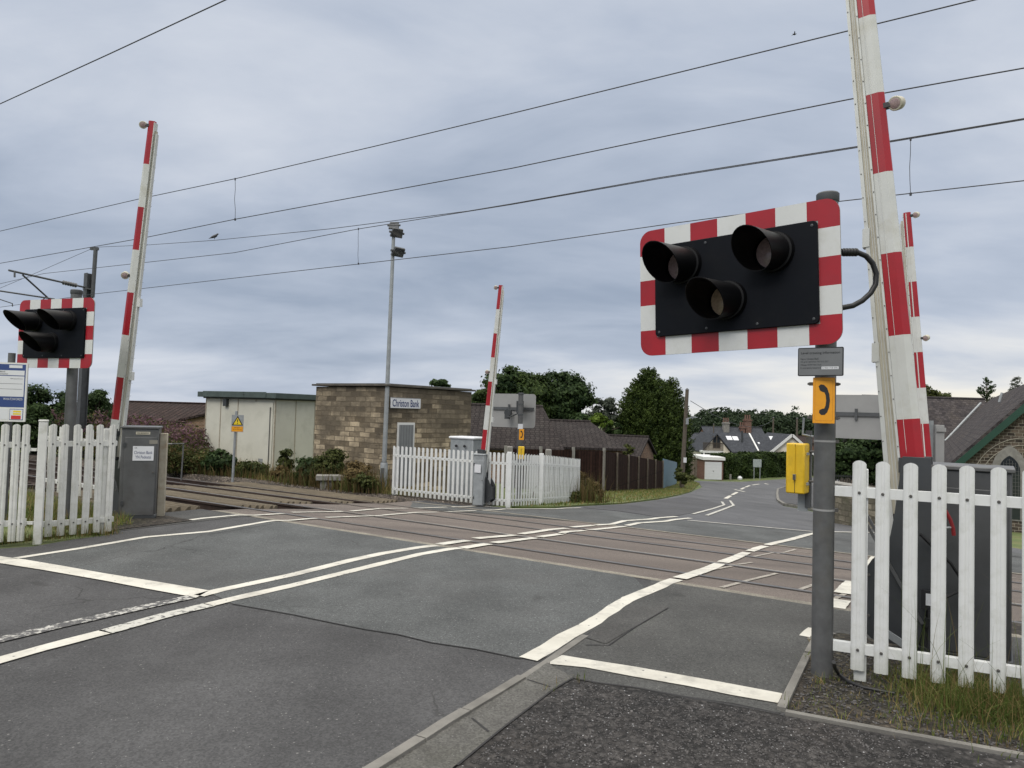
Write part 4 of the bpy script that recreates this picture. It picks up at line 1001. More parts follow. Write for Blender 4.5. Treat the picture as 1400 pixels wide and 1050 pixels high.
# ------------------------------------------------------------------ barriers
def barrier(label, B0, B1, L, r, scale=1.0, cab=None, arms=True, stripe=0.57, detail=1, lamps=None, twist=0.0, centre=False, highlight=False, lamp_side=-1, cab_mat=m_cab, cabside=None):
    """B0 lower end of the arm, B1 a point up the arm, r horizontal direction towards the road"""
    A = (B1-B0).normalized(); n = -NV.copy()
    Bd = (r - A*r.dot(A)).normalized(); n = A.cross(Bd).normalized()
    if n.dot(-NV) < 0: n = -n
    if twist: Bd, n = (Bd*math.cos(twist)+n*math.sin(twist)).normalized(), (n*math.cos(twist)-Bd*math.sin(twist)).normalized()
    gz = ground(B0.x, B0.y).z; root = thing('level_crossing_barrier', label, 'barrier', Vector((B0.x, B0.y, gz)), 'raised level crossing barriers')
    tip = B0 + A*L
    # arm in red and white bands, counted from the tip
    sec = [(-.078, -.020), (-.034, -.046), (.060, -.042), (.060, .042), (-.034, .046), (-.078, .020)]
    def ringpts(s_):
        f = 0.74 + 0.26*(1-s_/L); c = B0+A*s_
        return [c + Bd*x*f*scale + n*y*f*scale for x, y in sec]
    mb = MB(); s1_ = L; k = 0; cuts = []
    while s1_ > 0.02: cuts.append((max(0, s1_-stripe), s1_, k)); s1_ -= stripe; k += 1
    for a_, b_, k in cuts:
        vs = ringpts(a_)+ringpts(b_); fs = []
        for i in range(6): fs.append((i, (i+1) % 6, (i+1) % 6+6, i+6) if (A.dot(Bd.cross(n)) > 0) else ((i+1) % 6, i, i+6, (i+1) % 6+6))
        mt = m_red if k % 2 == 0 else m_boomw
        mb.add(vs, fs[0:5], mt); mb.add(vs, [fs[5]], mt)
        if k == 0: mb.add(ringpts(b_), [list(range(6))], m_blk)
    mb.build('arm', root, smooth=False)
    # white edge strip beside the bands and the folded skirt
    sk_ = 0.75 if twist else 1.0
    def strip(x0a, x1a, x0b, x1b, y0, y1, s0, s1, mt, m_):
        vs = []
        for s_, xa, xb in ((s0, x0a, x1a), (s1, x0b, x1b)):
            c = B0+A*s_
            vs += [c+Bd*xa*scale+n*y0*scale, c+Bd*xb*scale+n*y0*scale, c+Bd*xb*scale+n*y1*scale, c+Bd*xa*scale+n*y1*scale]
        m_.add(vs, [(0, 1, 5, 4), (1, 2, 6, 5), (2, 3, 7, 6), (3, 0, 4, 7), (3, 2, 1, 0), (4, 5, 6, 7)], mt)
    mb = MB(); strip(.061, .076, .046, .058, -.050, .050, 0.0, L*0.995, m_boomw, mb)
    for k in range(int(L/0.16)):
        c = B0+A*(0.1+0.16*k)+Bd*(0.067-0.016*(0.1+.16*k)/L)*scale
        for sgn in (-1, 1): mb.tube([c+n*sgn*0.050*scale, c+n*sgn*0.054*scale], 0.0042*scale, m_bolt, 6)
    mb.build('edge_strip', root, smooth=False)
    if centre: mb = MB(); strip(.004, .020, .002, .016, .043, .0455, 0.0, L*0.995, m_boomw, mb); mb.build('white_stripe', root, smooth=False)
    if highlight:  # thin white strip, painting the highlight along the ridge of the arm
        for q_ in (.020,): mb = MB(); strip(q_-.0012, q_+.0012, q_*.75-.0009, q_*.75+.0009, .030, .0435, 0.0, L*0.99, m_wht, mb); mb.build('bead', root, smooth=False)
    mb = MB(); lo = -0.45
    strip(.077, .077+.063*sk_, .058, .058+.034*sk_, -.030, .018, lo+0.1, L*0.97, m_cream, mb)
    strip(.094, .100, .072, .076, -.036, -.030, lo+0.1, L*0.96, m_boomw, mb); strip(.094, .100, .072, .076, .018, .024, lo+0.1, L*0.96, m_boomw, mb)
    strip(.116, .121, .080, .084, -.035, -.030, lo+0.1, L*0.96, m_boomw, mb); strip(.116, .121, .080, .084, .018, .023, lo+0.1, L*0.96, m_boomw, mb)
    mb.build('folded_skirt', root, smooth=False)
    mb = MB(); strip(.079+.063*sk_, .079+.093*sk_, .060+.034*sk_, .060+.054*sk_, -.034, .034, lo-0.05, L*0.96, m_boomw, mb)
    for k in range(int(L/0.17)):
        s_ = -0.2+0.17*k; c = B0+A*s_+Bd*(0.158-0.055*s_/L)*scale
        for sgn in (-1, 1): mb.tube([c+n*sgn*0.034*scale, c+n*sgn*0.038*scale], 0.0040*scale, m_bolt, 6)
    for s_ in (0.42*L, 0.75):
        c = B0+A*s_+Bd*(0.160-0.055*s_/L)*scale; mb.box(c, (0.045*scale, 0.08*scale, 0.13*scale), m_boomw, Bd, n)
    mb.build('bottom_rail', root, smooth=False)
    # lamps
    for s_ in (lamps or (L-0.06, L-0.06-2.0)):
        if s_ < 0: continue
        c = B0+A*s_+Bd*(-0.105)*scale; mb = MB()
        mb.box(c+Bd*0.03, (0.06, 0.05, 0.035), m_rubber, Bd, n)
        cc = c-Bd*0.030; fn = (n*0.80+Bd*0.30+A*-0.25).normalized()
        mb.tube([cc-fn*0.055, cc-fn*0.03, cc+fn*0.030, cc+fn*0.036], [0.030, 0.045, 0.050, 0.046], m_cream, 16)
        lp = mb.build('lamp', root); mb = MB(); mb.tube([cc+fn*0.0365, cc+fn*0.040], [0.036, 0.030], m_lensr, 16); mb.build('lens', lp)
    # counterweight side plates
    if arms:
        z0 = B0.z; rr = r; hN = NV.copy()
        poly = [(-.12, .03), (.045, .03), (.09, -.36), (.13, -.60), (.22, -.67), (.31, -.82), (.31, -1.12), (.22, -1.20), (-.05, -1.22), (-.14, -.75)]
        for sg in (-1, 1):
            mb = MB(); o = B0 + hN*(0.085*sg) - hN*0.006
            mb.prism(poly, o, rr, ZV, hN*0.012, m_cabd)
            mb.tube([o+rr*(-.02)+ZV*(-.38)+hN*0.006*(1+sg*3), o+rr*(-.02)+ZV*(-.38)+hN*0.006*(1+sg*6)], 0.022, m_galv, 12)
            for q in ((.24, -.78), (.24, -1.05), (.0, -1.1), (0.0, -.02)):
                pb = o+rr*q[0]+ZV*q[1]; mb.tube([pb-hN*0.006, pb+hN*0.020], 0.011, m_bolt, 8)
            if detail: mb.box(o-hN*0.01+rr*0.10-ZV*0.72, (0.02, 0.02, 0.75), m_cab, (rr*0.6+ZV*-.2).normalized(), hN, (ZV+rr*0.55).normalized())
            mb.build('side_plate', root, bevel=0.002)
        mb = MB(); mb.box(B0+rr*0.20-ZV*0.98, (0.16, 0.15, 0.28), m_cabd, rr, hN); mb.tube([B0-rr*0.02-ZV*.38-hN*.1, B0-rr*0.02-ZV*.38+hN*.14], 0.03, m_mast, 12)
        mb.box(B0-ZV*0.03, (0.14, 0.15, 0.10), m_cabd, rr, hN); mb.build('counterweight', root)
    return root, gz
def cabinet(root, c, ax, size, mt, gz, lid=True, door_side=1, pl=None):
    """pedestal: ax runs along the front, front normal is to the viewer's side"""
    ax = Vector(ax).normalized(); ay = ZV.cross(ax); fr = -ay
    w_, d_, h_ = size; cc = Vector((c[0], c[1], gz+h_/2))
    mb = MB(); mb.box(cc, size, mt, ax, ay); mb.box(Vector((c[0], c[1], gz+0.03)), (w_+0.02, d_+0.02, 0.06), m_cabd, ax, ay); body = mb.build('cabinet', root, bevel=0.012)
    mb = MB(); mb.box(Vector((c[0], c[1], gz+h_+0.012)), (w_+0.035, d_+0.035, 0.028), mt if not lid else m_galv, ax, ay); mb.build('lid', root, bevel=0.006)
    mb = MB(); dc = cc + fr*(d_/2+0.008)+ax*0.03*w_; mb.box(dc-ZV*0.03, (w_*0.86, 0.014, h_*0.86), mt, ax, ay); dr = mb.build('door', root, bevel=0.005)
    mb = MB()
    for s_ in (0.32, -0.32): mb.box(dc+fr*0.008-ax*(w_*0.43)+ZV*h_*s_, (0.03, 0.02, 0.06), m_cabd, ax, ay)
    mb.build('hinge', dr)
    mb = MB(); mb.tube([dc+fr*0.006+ax*w_*0.36+ZV*0.02, dc+fr*0.02+ax*w_*0.36+ZV*0.02], 0.012, m_bolt, 10); mb.build('lock', dr)
    return body, fr, ax, dc
rR, rL = U, -U
TW = -R(32)
m_cabm = mat('cabinet_mid', (0.066, 0.069, 0.072), 0.45, var=0.25, vscale=4, dirt=((0.04, 0.04, 0.04), 0.5, 6))
m_darkred = mat('dark_red_handle', (0.20, 0.012, 0.015), 0.5)
# nearest, right
B0 = PZ(1246, 630, 4.98); B1 = PD(1182, 0, dd(B0))
br1, gz = barrier('nearest raised barrier arm, its top out of the picture, behind the right hand picket fence', B0, B1, 3.70, rR, lamps=(3.62, 2.46), highlight=True)
cx = Vector((3.11, 5.06)); cabinet(br1, (cx.x, cx.y), -U, (0.52, 0.42, 1.25), m_cabm, gz)
mb = MB(); cpt = []
a0 = PZ(1288, 684, 4.79)
for px, py in ((1286, 690), (1293, 699), (1299, 710), (1303, 722), (1304, 732)): cpt.append(PZ(px, py, 4.76))
mb.tube(cpt, 0.012, m_darkred, 8); mb.tube([PZ(1284, 722, 4.78), PZ(1303, 721, 4.76)], 0.007, m_galvl, 8); mb.build('crank_handle', br1)
mb = MB()
mb.tube([PZ(1258, 730, 4.80), PZ(1276, 748, 4.78), PZ(1300, 770, 4.76), PZ(1313, 790, 4.76), PZ(1312, 808, 4.76), PZ(1290, 818, 4.78), PZ(1275, 815, 4.8)], 0.010, m_rubber, 8); mb.build('cable', br1)
mb = MB(); q = PZ(1268, 820, 4.80); mb.box(q, (0.07, 0.03, 0.12), m_ink, -U, NV); mb.build('junction_box', br1)
mb = MB(); mb.box(PZ(1270, 820, 4.78), (0.035, 0.004, 0.075), m_paper, -U, NV); mb.build('maker_label', br1)
mb = MB(); mb.box(PZ(1222, 872, 4.82), (0.20, 0.015, 0.05), m_galvl, (-U-ZV*0.55).normalized(), NV, None); mb.build('strut', br1)
# near left
B0 = PZ(158, 588, 9.95); B1 = PD(209, 166, dd(B0))
br2, gz = barrier('tall raised barrier arm beside the grey pedestal cabinet on the left of the road', B0, B1, (B1-B0).length, rL, detail=0, twist=TW, scale=0.86)
ca = PZ(167, 711, 9.93); cb = PZ(210, 709, 10.1)
axc = Vector((0.93, 0.36, 0)).normalized(); cm = (G(165, 711)+G(207, 709.5))/2; frn = -ZV.cross(axc)
cm = cm - frn*0.24
bod, fr, ax_, dc = cabinet(br2, (cm.x, cm.y), axc, (0.44, 0.46, 1.19), m_cab, gz, lid=False)
pc = PZ(193, 627.5, 9.85); pc = dc + ax_*0.035 + ZV*0.27 + fr*0.012
mb = MB(); mb.prism(rrect(0.25, 0.19, 0.004, 2), pc, ax_, ZV, fr*0.002, m_paper); mb.build('paper_notice', bod)
text_obj('Christon Bank', 'lettering', pc+ZV*0.012+fr*0.003, 0.215, ax_, ZV, m_inkb, bod, height=0.042)
text_obj('YN Pedestal', 'lettering', pc-ZV*0.048+fr*0.003, 0.185, ax_, ZV, m_inkb, bod, height=0.04)
text_obj('NR', 'lettering', pc+ZV*0.072-ax_*0.09+fr*0.003, 0.03, ax_, ZV, m_ink, bod)
q = dc + ax_*0.02+ZV*0.535 + fr*-0.004
mb = MB(); mb.box(q, (0.17, 0.004, 0.036), m_cream, ax_, frn); mb.build('name_plate', bod)
text_obj('ON BARRIER', 'lettering', q+fr*0.003, 0.14, ax_, ZV, m_ink, bod, height=0.018)
mb = MB(); mb.box(dc+ax_*0.15+ZV*0.42+fr*0.008, (0.10, 0.006, 0.05), mat('dull_plate', (0.2, 0.19, 0.16), 0.6), ax_, frn); mb.build('rating_plate', bod)
# far left
B0 = PZ(661.5, 616, 17.5); B1 = PD(685, 390, dd(B0))
br3, gz = barrier('distant raised barrier arm left of the road, just in front of the grey sign back', B0, B1, (B1-B0).length, rL, detail=0, arms=True, twist=TW*0.4, scale=0.9)
ce = G(656.5, 691); ce.y -= 0.35; ce.x -= 0.02; cabinet(br3, (ce.x, ce.y+0.15), Vector((0.97, -0.2, 0)), (0.25, 0.30, 1.20), m_galvl, gz, lid=False)
q = PZ(657.5, 641, 17.1); mb = MB(); mb.box(Vector((ce.x, ce.y, 0))+ZV*q.z+Vector((-0.05, -0.04, 0)), (0.16, 0.004, 0.19), m_paper, Vector((0.9, -0.4, 0)), None); mb.build('paper_notice', br3)
# far right
B0 = PZ(1268, 645, 11.7); B1 = PD(1239.5, 291, dd(B0))
br4, gz = barrier('far raised barrier arm with white centre stripe, right of the nearest arm', B0, B1, (B1-B0).length, rR, detail=0, centre=True)
cabinet(br4, (B0.x+0.45, B0.y+0.1), -U, (0.42, 0.42, 1.15), m_cab, gz)

# ------------------------------------------------------------------ palisade fences
def picket_geo(mb, h, w_=0.078, bolts=(), mt=None, dp=0.016):
    mt = mt or m_picket
    prof = [(-1, 0), (-.86, .55), (-.60, .9), (-.30, 1.0), (-.16, .72), (0, .62), (.16, .72), (.30, 1.0), (.60, .9), (.86, .55), (1, 0)]
    th = 0.003; vs = []; n_ = len(prof)
    for off in (0, -th):
        for zt in (0, 1):
            for x, y in prof:
                z = 0 if zt == 0 else h - w_/2*0.75*(1-math.sqrt(max(0, 1-(x*0.98)**2)))
                vs.append((x*w_/2*(1 if off == 0 else 0.96), -(y*dp+off+th), z))
    fs = []
    for i in range(n_-1):
        fs.append((i, i+1, n_+i+1, n_+i)); fs.append((2*n_+i+1, 2*n_+i, 3*n_+i, 3*n_+i+1)); fs.append((n_+i, n_+i+1, 3*n_+i+1, 3*n_+i)); fs.append((i+1, i, 2*n_+i, 2*n_+i+1))
    fs.append((0, n_, 3*n_, 2*n_)); fs.append((n_-1, 3*n_-1, 4*n_-1, 2*n_-1))
    mb.add(vs, fs, mt)
    for bz in bolts: mb.tube([(0, -dp*0.6, bz), (0, -dp*0.6-0.010, bz), (0, -dp*0.6-0.012, bz)], [0.0085, 0.0085, 0.006], m_bolt, 10)
fence_count = [0]
def fence(label, pts, h=1.30, w_=0.078, rails=(0.17, 1.08), gap=0.035, mt=None, n=None, us=None, group='white picket fences beside the crossing', extend=(0.03, 0.03), post_at=(), cat='fence', jitter=0.0, post_back=0.05, name='picket_fence'):
    """pts: two ground points; us: fractions for the pickets"""
    mt = mt or m_picket
    P0, P1 = Vector(pts[0]), Vector(pts[1]); P0 = ground(P0.x, P0.y); P1 = ground(P1.x, P1.y)
    dv = P1-P0; L = Vector((dv.x, dv.y, 0)).length; ax = Vector((dv.x, dv.y, 0)).normalized(); ay = ZV.cross(ax)
    if (-ay).dot(Vector((0, 0, 0))-Vector((P0.x, P0.y, 0))) < 0: pass
    root = thing(name, label, cat, P0, group)
    us = us if us is not None else [i/(n-1) for i in range(n)]
    mb = MB(); picket_geo(mb, h-gap, w_, [z-gap for z in rails], mt); first = None
    ang = math.atan2(ax.y, ax.x)
    for u_ in us:
        p = P0+dv*u_; loc = p-P0+ZV*gap
        if first is None:
            first = mb.build('picket', root); 
            for v in first.data.vertices: v.co += P0           # the outline was modelled at the world origin
            o = first
        else: o = first.copy(); col.objects.link(o); o.parent = root
        o.location = loc; o.rotation_euler = (random.uniform(-jitter, jitter), random.uniform(-jitter, jitter), ang)
    sl = dv.normalized()
    for z in rails:
        mb = MB(); a = P0-ax*extend[0]; b = P1+ax*extend[1]; c = (a+b)/2+ZV*z+ay*0.006
        c.z = (P0.z+P1.z)/2+z
        mb.box(c, ((b-a).length, 0.008, 0.058), mt, sl); mb.box(c+ay*0.018+ZV*0.027, ((b-a).length, 0.036, 0.006), mt, sl); mb.build('rail', root)
    for u_ in post_at:
        p = P0+dv*u_+ay*post_back; mb = MB(); mb.box(p+ZV*(h*0.48), (0.07, 0.06, h*0.96), mt, ax, ay); mb.build('post', root, bevel=0.004)
    return root
pa = G(1172, 926, 0.03); pb = G(1364, 957, 0.03)
dvv = pb-pa
fence('nearest white picket fence at the right, with long grass at its foot', (pa, pb), h=1.318, w_=0.076, rails=(0.195, 1.125), us=[0, 0.178, 0.385, 0.59, 0.785, 1.0, 1.21, 1.42, 1.63], extend=(0.135, 1.0), gap=0.075, post_at=(0.02, 1.25))
fence('short white picket panel left of the grey pedestal cabinet', (G(65, 738), G(147, 730.5)), h=1.27, w_=0.075, rails=(0.17, 1.05), n=6, extend=(0.1, 0.06), mt=m_picketw, jitter=0.008, post_at=(0.93,))
fence('white picket gate at the very left edge of the picture', (G(-60, 749), G(27, 744)), h=1.27, w_=0.072, rails=(0.22, 1.05), us=[-0.5, -0.25, 0, 0.22, 0.45, 0.66, 0.86, 1.0], extend=(0.6, 0.02), mt=m_picketw, jitter=0.006, post_at=(), name='picket_gate', cat='gate')
a = PZ(56, 600, 12.4); b = PZ(152, 600, 11.25)
fence('weathered white picket fence standing behind the left panel, near the track', (a, b), h=1.10, w_=0.075, rails=(0.2, 0.9), n=14, mt=m_picketw, jitter=0.02)
p = G(47, 744); gpst = thing('gate_post', 'thick white square gate post at the left, between gate and picket panel', 'post', p)
mb = MB(); mb.box(p+ZV*0.645+Vector((0, 0.05, 0)), (0.078, 0.09, 1.31), m_picketw, Vector((0.9, 0.43, 0))); mb.box(p+ZV*1.31+Vector((0, 0.05, 0)), (0.088, 0.10, 0.02), m_picketw, Vector((0.9, 0.43, 0))); mb.build('shaft', gpst, bevel=0.006)
mb = MB()
for z in (0.22, 1.0):
    mb.box(p+ZV*z+Vector((-0.085, 0.02, 0)), (0.10, 0.03, 0.03), m_picketw); mb.tube([p+ZV*(z-.03)+Vector((-0.11, 0.0, 0)), p+ZV*(z+.05)+Vector((-0.11, 0.0, 0))], 0.012, m_picketw, 8)
mb.build('hinge', gpst)
p = G(217, 707); o = thing('old_post', 'weathered cream post with rusty marks right of the grey pedestal cabinet', 'post', p)
mb = MB(); mb.box(p+ZV*0.56+Vector((0, 0.05, 0)), (0.095, 0.085, 1.13), m_oldpost, Vector((0.95, 0.3, 0))); mb.build('shaft', o, bevel=0.008)
mb = MB(); mb.tube([p+ZV*0.9+Vector((-0.05, 0.0, 0)), p+ZV*0.9+Vector((-0.17, 0.0, 0))], 0.01, m_galv, 8); mb.build('bolt', o)
G1 = G(537, 677); G2 = G(650, 690)
fence('white picket fence in front of the stone building, from lamp column to barrier', (G1, G2), h=1.27, w_=0.075, rails=(0.16, 1.02), n=20, post_at=(0.0, 0.98), post_back=0.04)
fence('short run of white pickets just right of the far barrier cabinet', (G(668, 692), G(692, 694)), h=1.27, w_=0.07, rails=(0.16, 1.02), n=5)
fence('white picket gate by the far light post, between two thick white posts', (G(697, 694), G(737, 691.5)), h=1.25, w_=0.06, rails=(0.16, 1.02), n=12, name='picket_gate', cat='gate')
fence('white picket fence running along the far road to the tall weeds', (G(740, 691), G(791, 686.5)), h=1.27, w_=0.07, rails=(0.16, 1.02), n=26)
for px, py, lb in ((694.5, 694, 'thick white post left of the far picket gate'), (738.5, 691.5, 'thick white post right of the far picket gate')):
    p = G(px, py); o = thing('gate_post', lb, 'post', p); mb = MB(); mb.box(p+ZV*0.65, (0.11, 0.1, 1.30), m_picket); mb.build('shaft', o, bevel=0.006)
a = G(700, 684); b = G(790, 678)
fence('white pickets of the path fence standing behind the far gate', (a, b), h=1.3, w_=0.075, rails=(0.16, 1.05), n=28)

# black cable on the ground by the near post
mb = MB(); cp_ = [G(1140, 905, 0.25), G(1141, 912, 0.10), G(1146, 921, 0.03), G(1160, 932, 0.015), G(1180, 940, 0.012), G(1200, 944, 0.012), G(1222, 948, 0.012), G(1240, 950, -0.02)]
mb.tube(cp_, 0.011, m_rubber, 8); o = mb.build('cable', None, label='black cable lying on the gravel at the foot of the near grey post', cat='cable', origin=cp_[3])

# poster board on the left
c = PZ(-18, 535, 9.0); po = thing('notice_board', 'blue and white railway notice board cut by the left picture edge', 'notice board', Vector((c.x, c.y, 0.05)))
n_ = Vector((0.12, -0.99, 0)).normalized(); ax = (-n_).cross(ZV).normalized(); W_, H_ = 0.90, 0.72
mb = MB(); mb.tube([Vector((c.x+0.22, c.y+0.09, 0)), Vector((c.x+0.22, c.y+0.09, c.z+H_/2+0.12))], 0.04, m_galv, 14); mb.tube([Vector((c.x-0.3, c.y+0.09, 0)), Vector((c.x-0.3, c.y+0.09, c.z+H_/2+0.12))], 0.04, m_galv, 14); mb.build('post', po)
mb = MB(); mb.prism(rrect(W_, H_, 0.01, 2), c-n_*0.02, ax, ZV, n_*0.02, m_frame_w); mb.build('panel', po)
def flat(x0, x1, y0, y1, mt, nm, k=1):
    mb = MB(); mb.prism([(x0, y0), (x1, y0), (x1, y1), (x0, y1)], c, ax, ZV, n_*0.001*k, mt); return mb.build(nm, po)
xr = W_/2-0.02
flat(-W_/2+0.02, xr, -0.185, H_/2-0.02, m_bluep, 'blue_poster')
flat(-W_/2+0.03, xr-0.012, 0.205, 0.265, m_paper, 'white_strip', 2); flat(-W_/2+0.03, xr-0.012, -0.055, 0.195, m_paper, 'white_strip', 2)
flat(xr-0.19, xr-0.04, 0.295, 0.33, m_paper, 'emblem', 2)
flat(xr-0.16, xr-0.005, -H_/2+0.02, -0.205, m_bluep, 'notice_frame'); flat(xr-0.155, xr-0.012, -H_/2+0.027, -0.212, m_paper, 'small_notice', 2)
flat(xr-0.12, xr-0.03, -0.245, -0.225, m_yelp, 'yellow_label', 3); flat(xr-0.12, xr-0.03, -0.275, -0.255, m_yelp, 'yellow_label', 3); flat(xr-0.14, xr-0.03, -0.33, -0.285, m_redp, 'red_label', 3)
flat(-W_/2+0.03, xr-0.175, -H_/2+0.027, -0.205, m_paper, 'small_notice', 2)
text_obj('WHAT3WORDS', 'lettering', c+ax*(xr-0.13)-ZV*0.085+n_*0.004, 0.22, ax, ZV, m_paper, po, height=0.028)
text_obj('Christon Bank', 'lettering', c+ax*(xr-0.32)+ZV*0.248+n_*0.004, 0.18, ax, ZV, m_ink, po, height=0.018)
text_obj('Station Information', 'lettering', c+ax*(xr-0.30)+ZV*0.222+n_*0.004, 0.20, ax, ZV, m_ink, po, height=0.016)
text_obj('Useful contact information', 'lettering', c+ax*(xr-0.10)+ZV*0.165+n_*0.004, 0.14, ax, ZV, m_ink, po, height=0.012)
for yy in (0.10, 0.035):
    flat(-W_/2+0.06, xr-0.03, yy, yy+0.004, m_sgrey, 'ruled_line', 3)

# ================================================================== OVERHEAD LINE
def extrap(pts, a, b):
    p = [Vector(q) for q in pts]
    d0 = (p[0]-p[1]).normalized(); d1 = (p[-1]-p[-2]).normalized()
    if a: p.insert(0, p[0]+d0*a)
    if b: p.append(p[-1]+d1*b)
    return p
def wire(label, pxs, d, r=0.008, ext=(30, 25), drops=(), other=None, name='overhead_wire'):
    ds_ = d if isinstance(d, (list, tuple)) else [d]*len(pxs)
    pts = extrap([PD(x, y, q) for (x, y), q in zip(pxs, ds_)], *ext)
    c = pts[len(pts)//2]; root = thing(name, label, 'wire', c, 'railway overhead wires')
    mb = MB(); mb.tube(pts, r, m_wire, 8); mb.build('conductor', root)
    for (px, y0, y1) in drops:
        a = PD(px, y0, ds_[0]); b = PD(px, y1, ds_[0]); mb = MB()
        k = [a+(b-a)*i/4 for i in range(5)]
        for i in (1, 2, 3): k[i] = k[i]+U*random.uniform(-.02, .02)
        mb.tube(k, 0.0042, m_wire, 6); mb.tube([b-ZV*0.02, b+ZV*0.02], 0.016, m_wire, 8); mb.tube([a-ZV*0.02, a+ZV*0.02], 0.013, m_wire, 8); mb.build('dropper', root)
    return root
wire('single dark wire crossing the top left corner of the sky', [(0, 142), (150, 73.5), (308, 0)], 5.3, 0.0075, ext=(25, 25))
wire('topmost long overhead wire, running up to the right over the nearest barrier', [(0, 316), (190, 272), (323, 244), (512, 200), (700, 155), (930, 98.5), (1152, 44), (1332, 0)], 8.23, 0.0072, drops=((321.5, 245, 300),))
wire('second long overhead wire from the top, level above the nearer track', [(0, 360), (200, 324.5), (320, 300), (700, 230), (920, 184), (1160, 136), (1400, 93)], 8.23, 0.0072)
wire('third overhead wire, sagging below the bird and joined to the lowest by thin droppers', [(0, 388), (60, 374), (320, 345.5), (490, 313), (700, 279.5), (900, 244.5), (1170, 202), (1400, 163.5)], 11.4, 0.0075, drops=((490, 313, 360.5), (1245, 190.5, 265.5)))
wire('thin wire the bird perches over, ending at the top of the steel mast', [(0, 394), (45, 375), (130, 338), (200, 335), (294, 328.5), (450, 313), (560, 299), (640, 288.5), (700, 278.5), (900, 243), (1170, 200.5), (1400, 162)], [12.5, 13.2, 14.0, 13.6, 13, 12.4, 11.8, 11.5, 11.4, 11.4, 11.4, 11.4], 0.0075, ext=(15, 25))
wire('lowest long overhead wire, passing behind the lamp column', [(0, 420), (128, 402), (490, 361), (700, 337), (930, 304), (1150, 275), (1400, 247)], 11.4, 0.0075)
def bird(label, p, s_, flying=False):
    mb = MB(); n_ = 10
    ax = Vector((1, 0.2, 0)).normalized()
    prof = [(-1.0, .02, .0), (-.75, .10, .02), (-.4, .26, .0), (0, .36, .0), (.35, .30, .08), (.6, .19, .22), (.75, .20, .33), (.9, .14, .36), (1.02, .03, .34), (1.12, .01, .33)]
    if not flying:
        prof = [(-1.3, .03, -.55), (-.9, .12, -.38), (-.5, .27, -.15), (0, .36, .08), (.32, .30, .30), (.48, .19, .50), (.60, .20, .64), (.74, .14, .66), (.86, .04, .62), (.95, .01, .60)]
    mb.tube([p+ax*a*s_+ZV*c*s_ for a, b, c in prof], [b*s_ for a, b, c in prof], m_wire, n_)
    if flying:
        for sg in (-1, 1):
            w_ = Vector((0, 1, 0))*sg
            mb.add([p+ax*.4*s_, p-ax*.2*s_, p+w_*1.2*s_-ax*.1*s_+ZV*.5*s_, p+w_*2.0*s_-ax*.8*s_+ZV*.3*s_], [(0, 1, 3, 2), (2, 3, 1, 0)], m_wire)
    else:
        for sg in (-.1, .1): mb.tube([p+Vector((0, sg*s_, -.2*s_)), p+Vector((0, sg*s_, -.62*s_))], 0.03*s_, m_wire, 6)
    return mb.build('bird', None, label=label, cat='bird', origin=p)
bird('small dark bird perched on the thin wire, right of the left barrier arm', PD(293.5, 323.5, 13.0), 0.125)
bird('tiny dark bird flying high above the big crossing light', PZ(1086, 47, 30), 0.10, flying=True)
# mast with cantilever
Mb = PD(112, 560, 14.5); Mb.z = g(14.5)
def mastp(px, py): 
    r = ray(px, py); return EYE + r*(Mb.y/r.y)
mt_ = thing('overhead_line_mast', 'dark steel mast with cantilever arm holding the overhead wires, behind the left crossing light', 'mast', Mb)
top = mastp(123, 374); top = Vector((Mb.x+(top.x-Mb.x)*0.55, Mb.y, top.z))
mb = MB(); d_ = (top-Mb); 
for off, sz in ((0.0, (0.012, 0.24)), (0.13, (0.24, 0.012)), (-0.13, (0.24, 0.012))):
    mb.box((Mb+top)/2+NV*off, (sz[0] if off == 0 else 0.24, 0.25 if off == 0 else 0.014, d_.length), m_mast, U, None, d_)
for z in (0.6, 1.0, 1.4): mb.box(top-d_.normalized()*z, (0.28, 0.30, 0.05), m_galv, U, None, d_)
mb.build('column', mt_)
t2 = mastp(131, 338); mb = MB(); a = top+Vector((0.16, 0, -0.9)); mb.tube([a, Vector((t2.x, Mb.y, t2.z))], 0.075, m_mast, 10); mb.box(Vector((t2.x-0.05, Mb.y, t2.z-0.06)), (0.3, 0.1, 0.1), m_mast); mb.build('extension', mt_)
arm0 = top+ZV*-0.55-NV*0.15; armE = PD(12, 369.5, 11.4)
mb = MB(); mb.tube([arm0, armE], 0.035, m_mast, 8); q = arm0+(armE-arm0)*0.13; q2 = arm0+(armE-arm0)*0.30
for k in range(6):
    c = q+(q2-q)*k/5; dn = (armE-arm0).normalized(); mb.tube([c-dn*.02, c, c+dn*.02], [0.05, 0.085, 0.05], m_galv, 12)
mb.build('cantilever_tube', mt_)
mb = MB(); s0 = PD(31, 376, 11.9); s1_ = mastp(95, 428)-NV*0.2; mb.tube([s0, s1_], 0.03, m_mast, 8); k1 = s0+(s1_-s0)*0.55; mb.tube([k1, k1+Vector((-0.25, -0.1, -0.35)), k1+Vector((-0.27, -0.1, -0.55))], 0.02, m_mast, 8)
mb.tube([PD(20, 371, 11.4), PD(20, 379, 11.4)], 0.03, m_mast, 8); mb.build('strut', mt_)
mb = MB(); mb.tube([PD(-25, 394, 11.2), PD(75, 409, 13.2)], 0.028, m_mast, 8); mb.tube([PD(-25, 401, 10.6), PD(17, 415, 11.4), PD(17, 419, 11.4)], 0.018, m_mast, 8); mb.build('registration_arm', mt_)

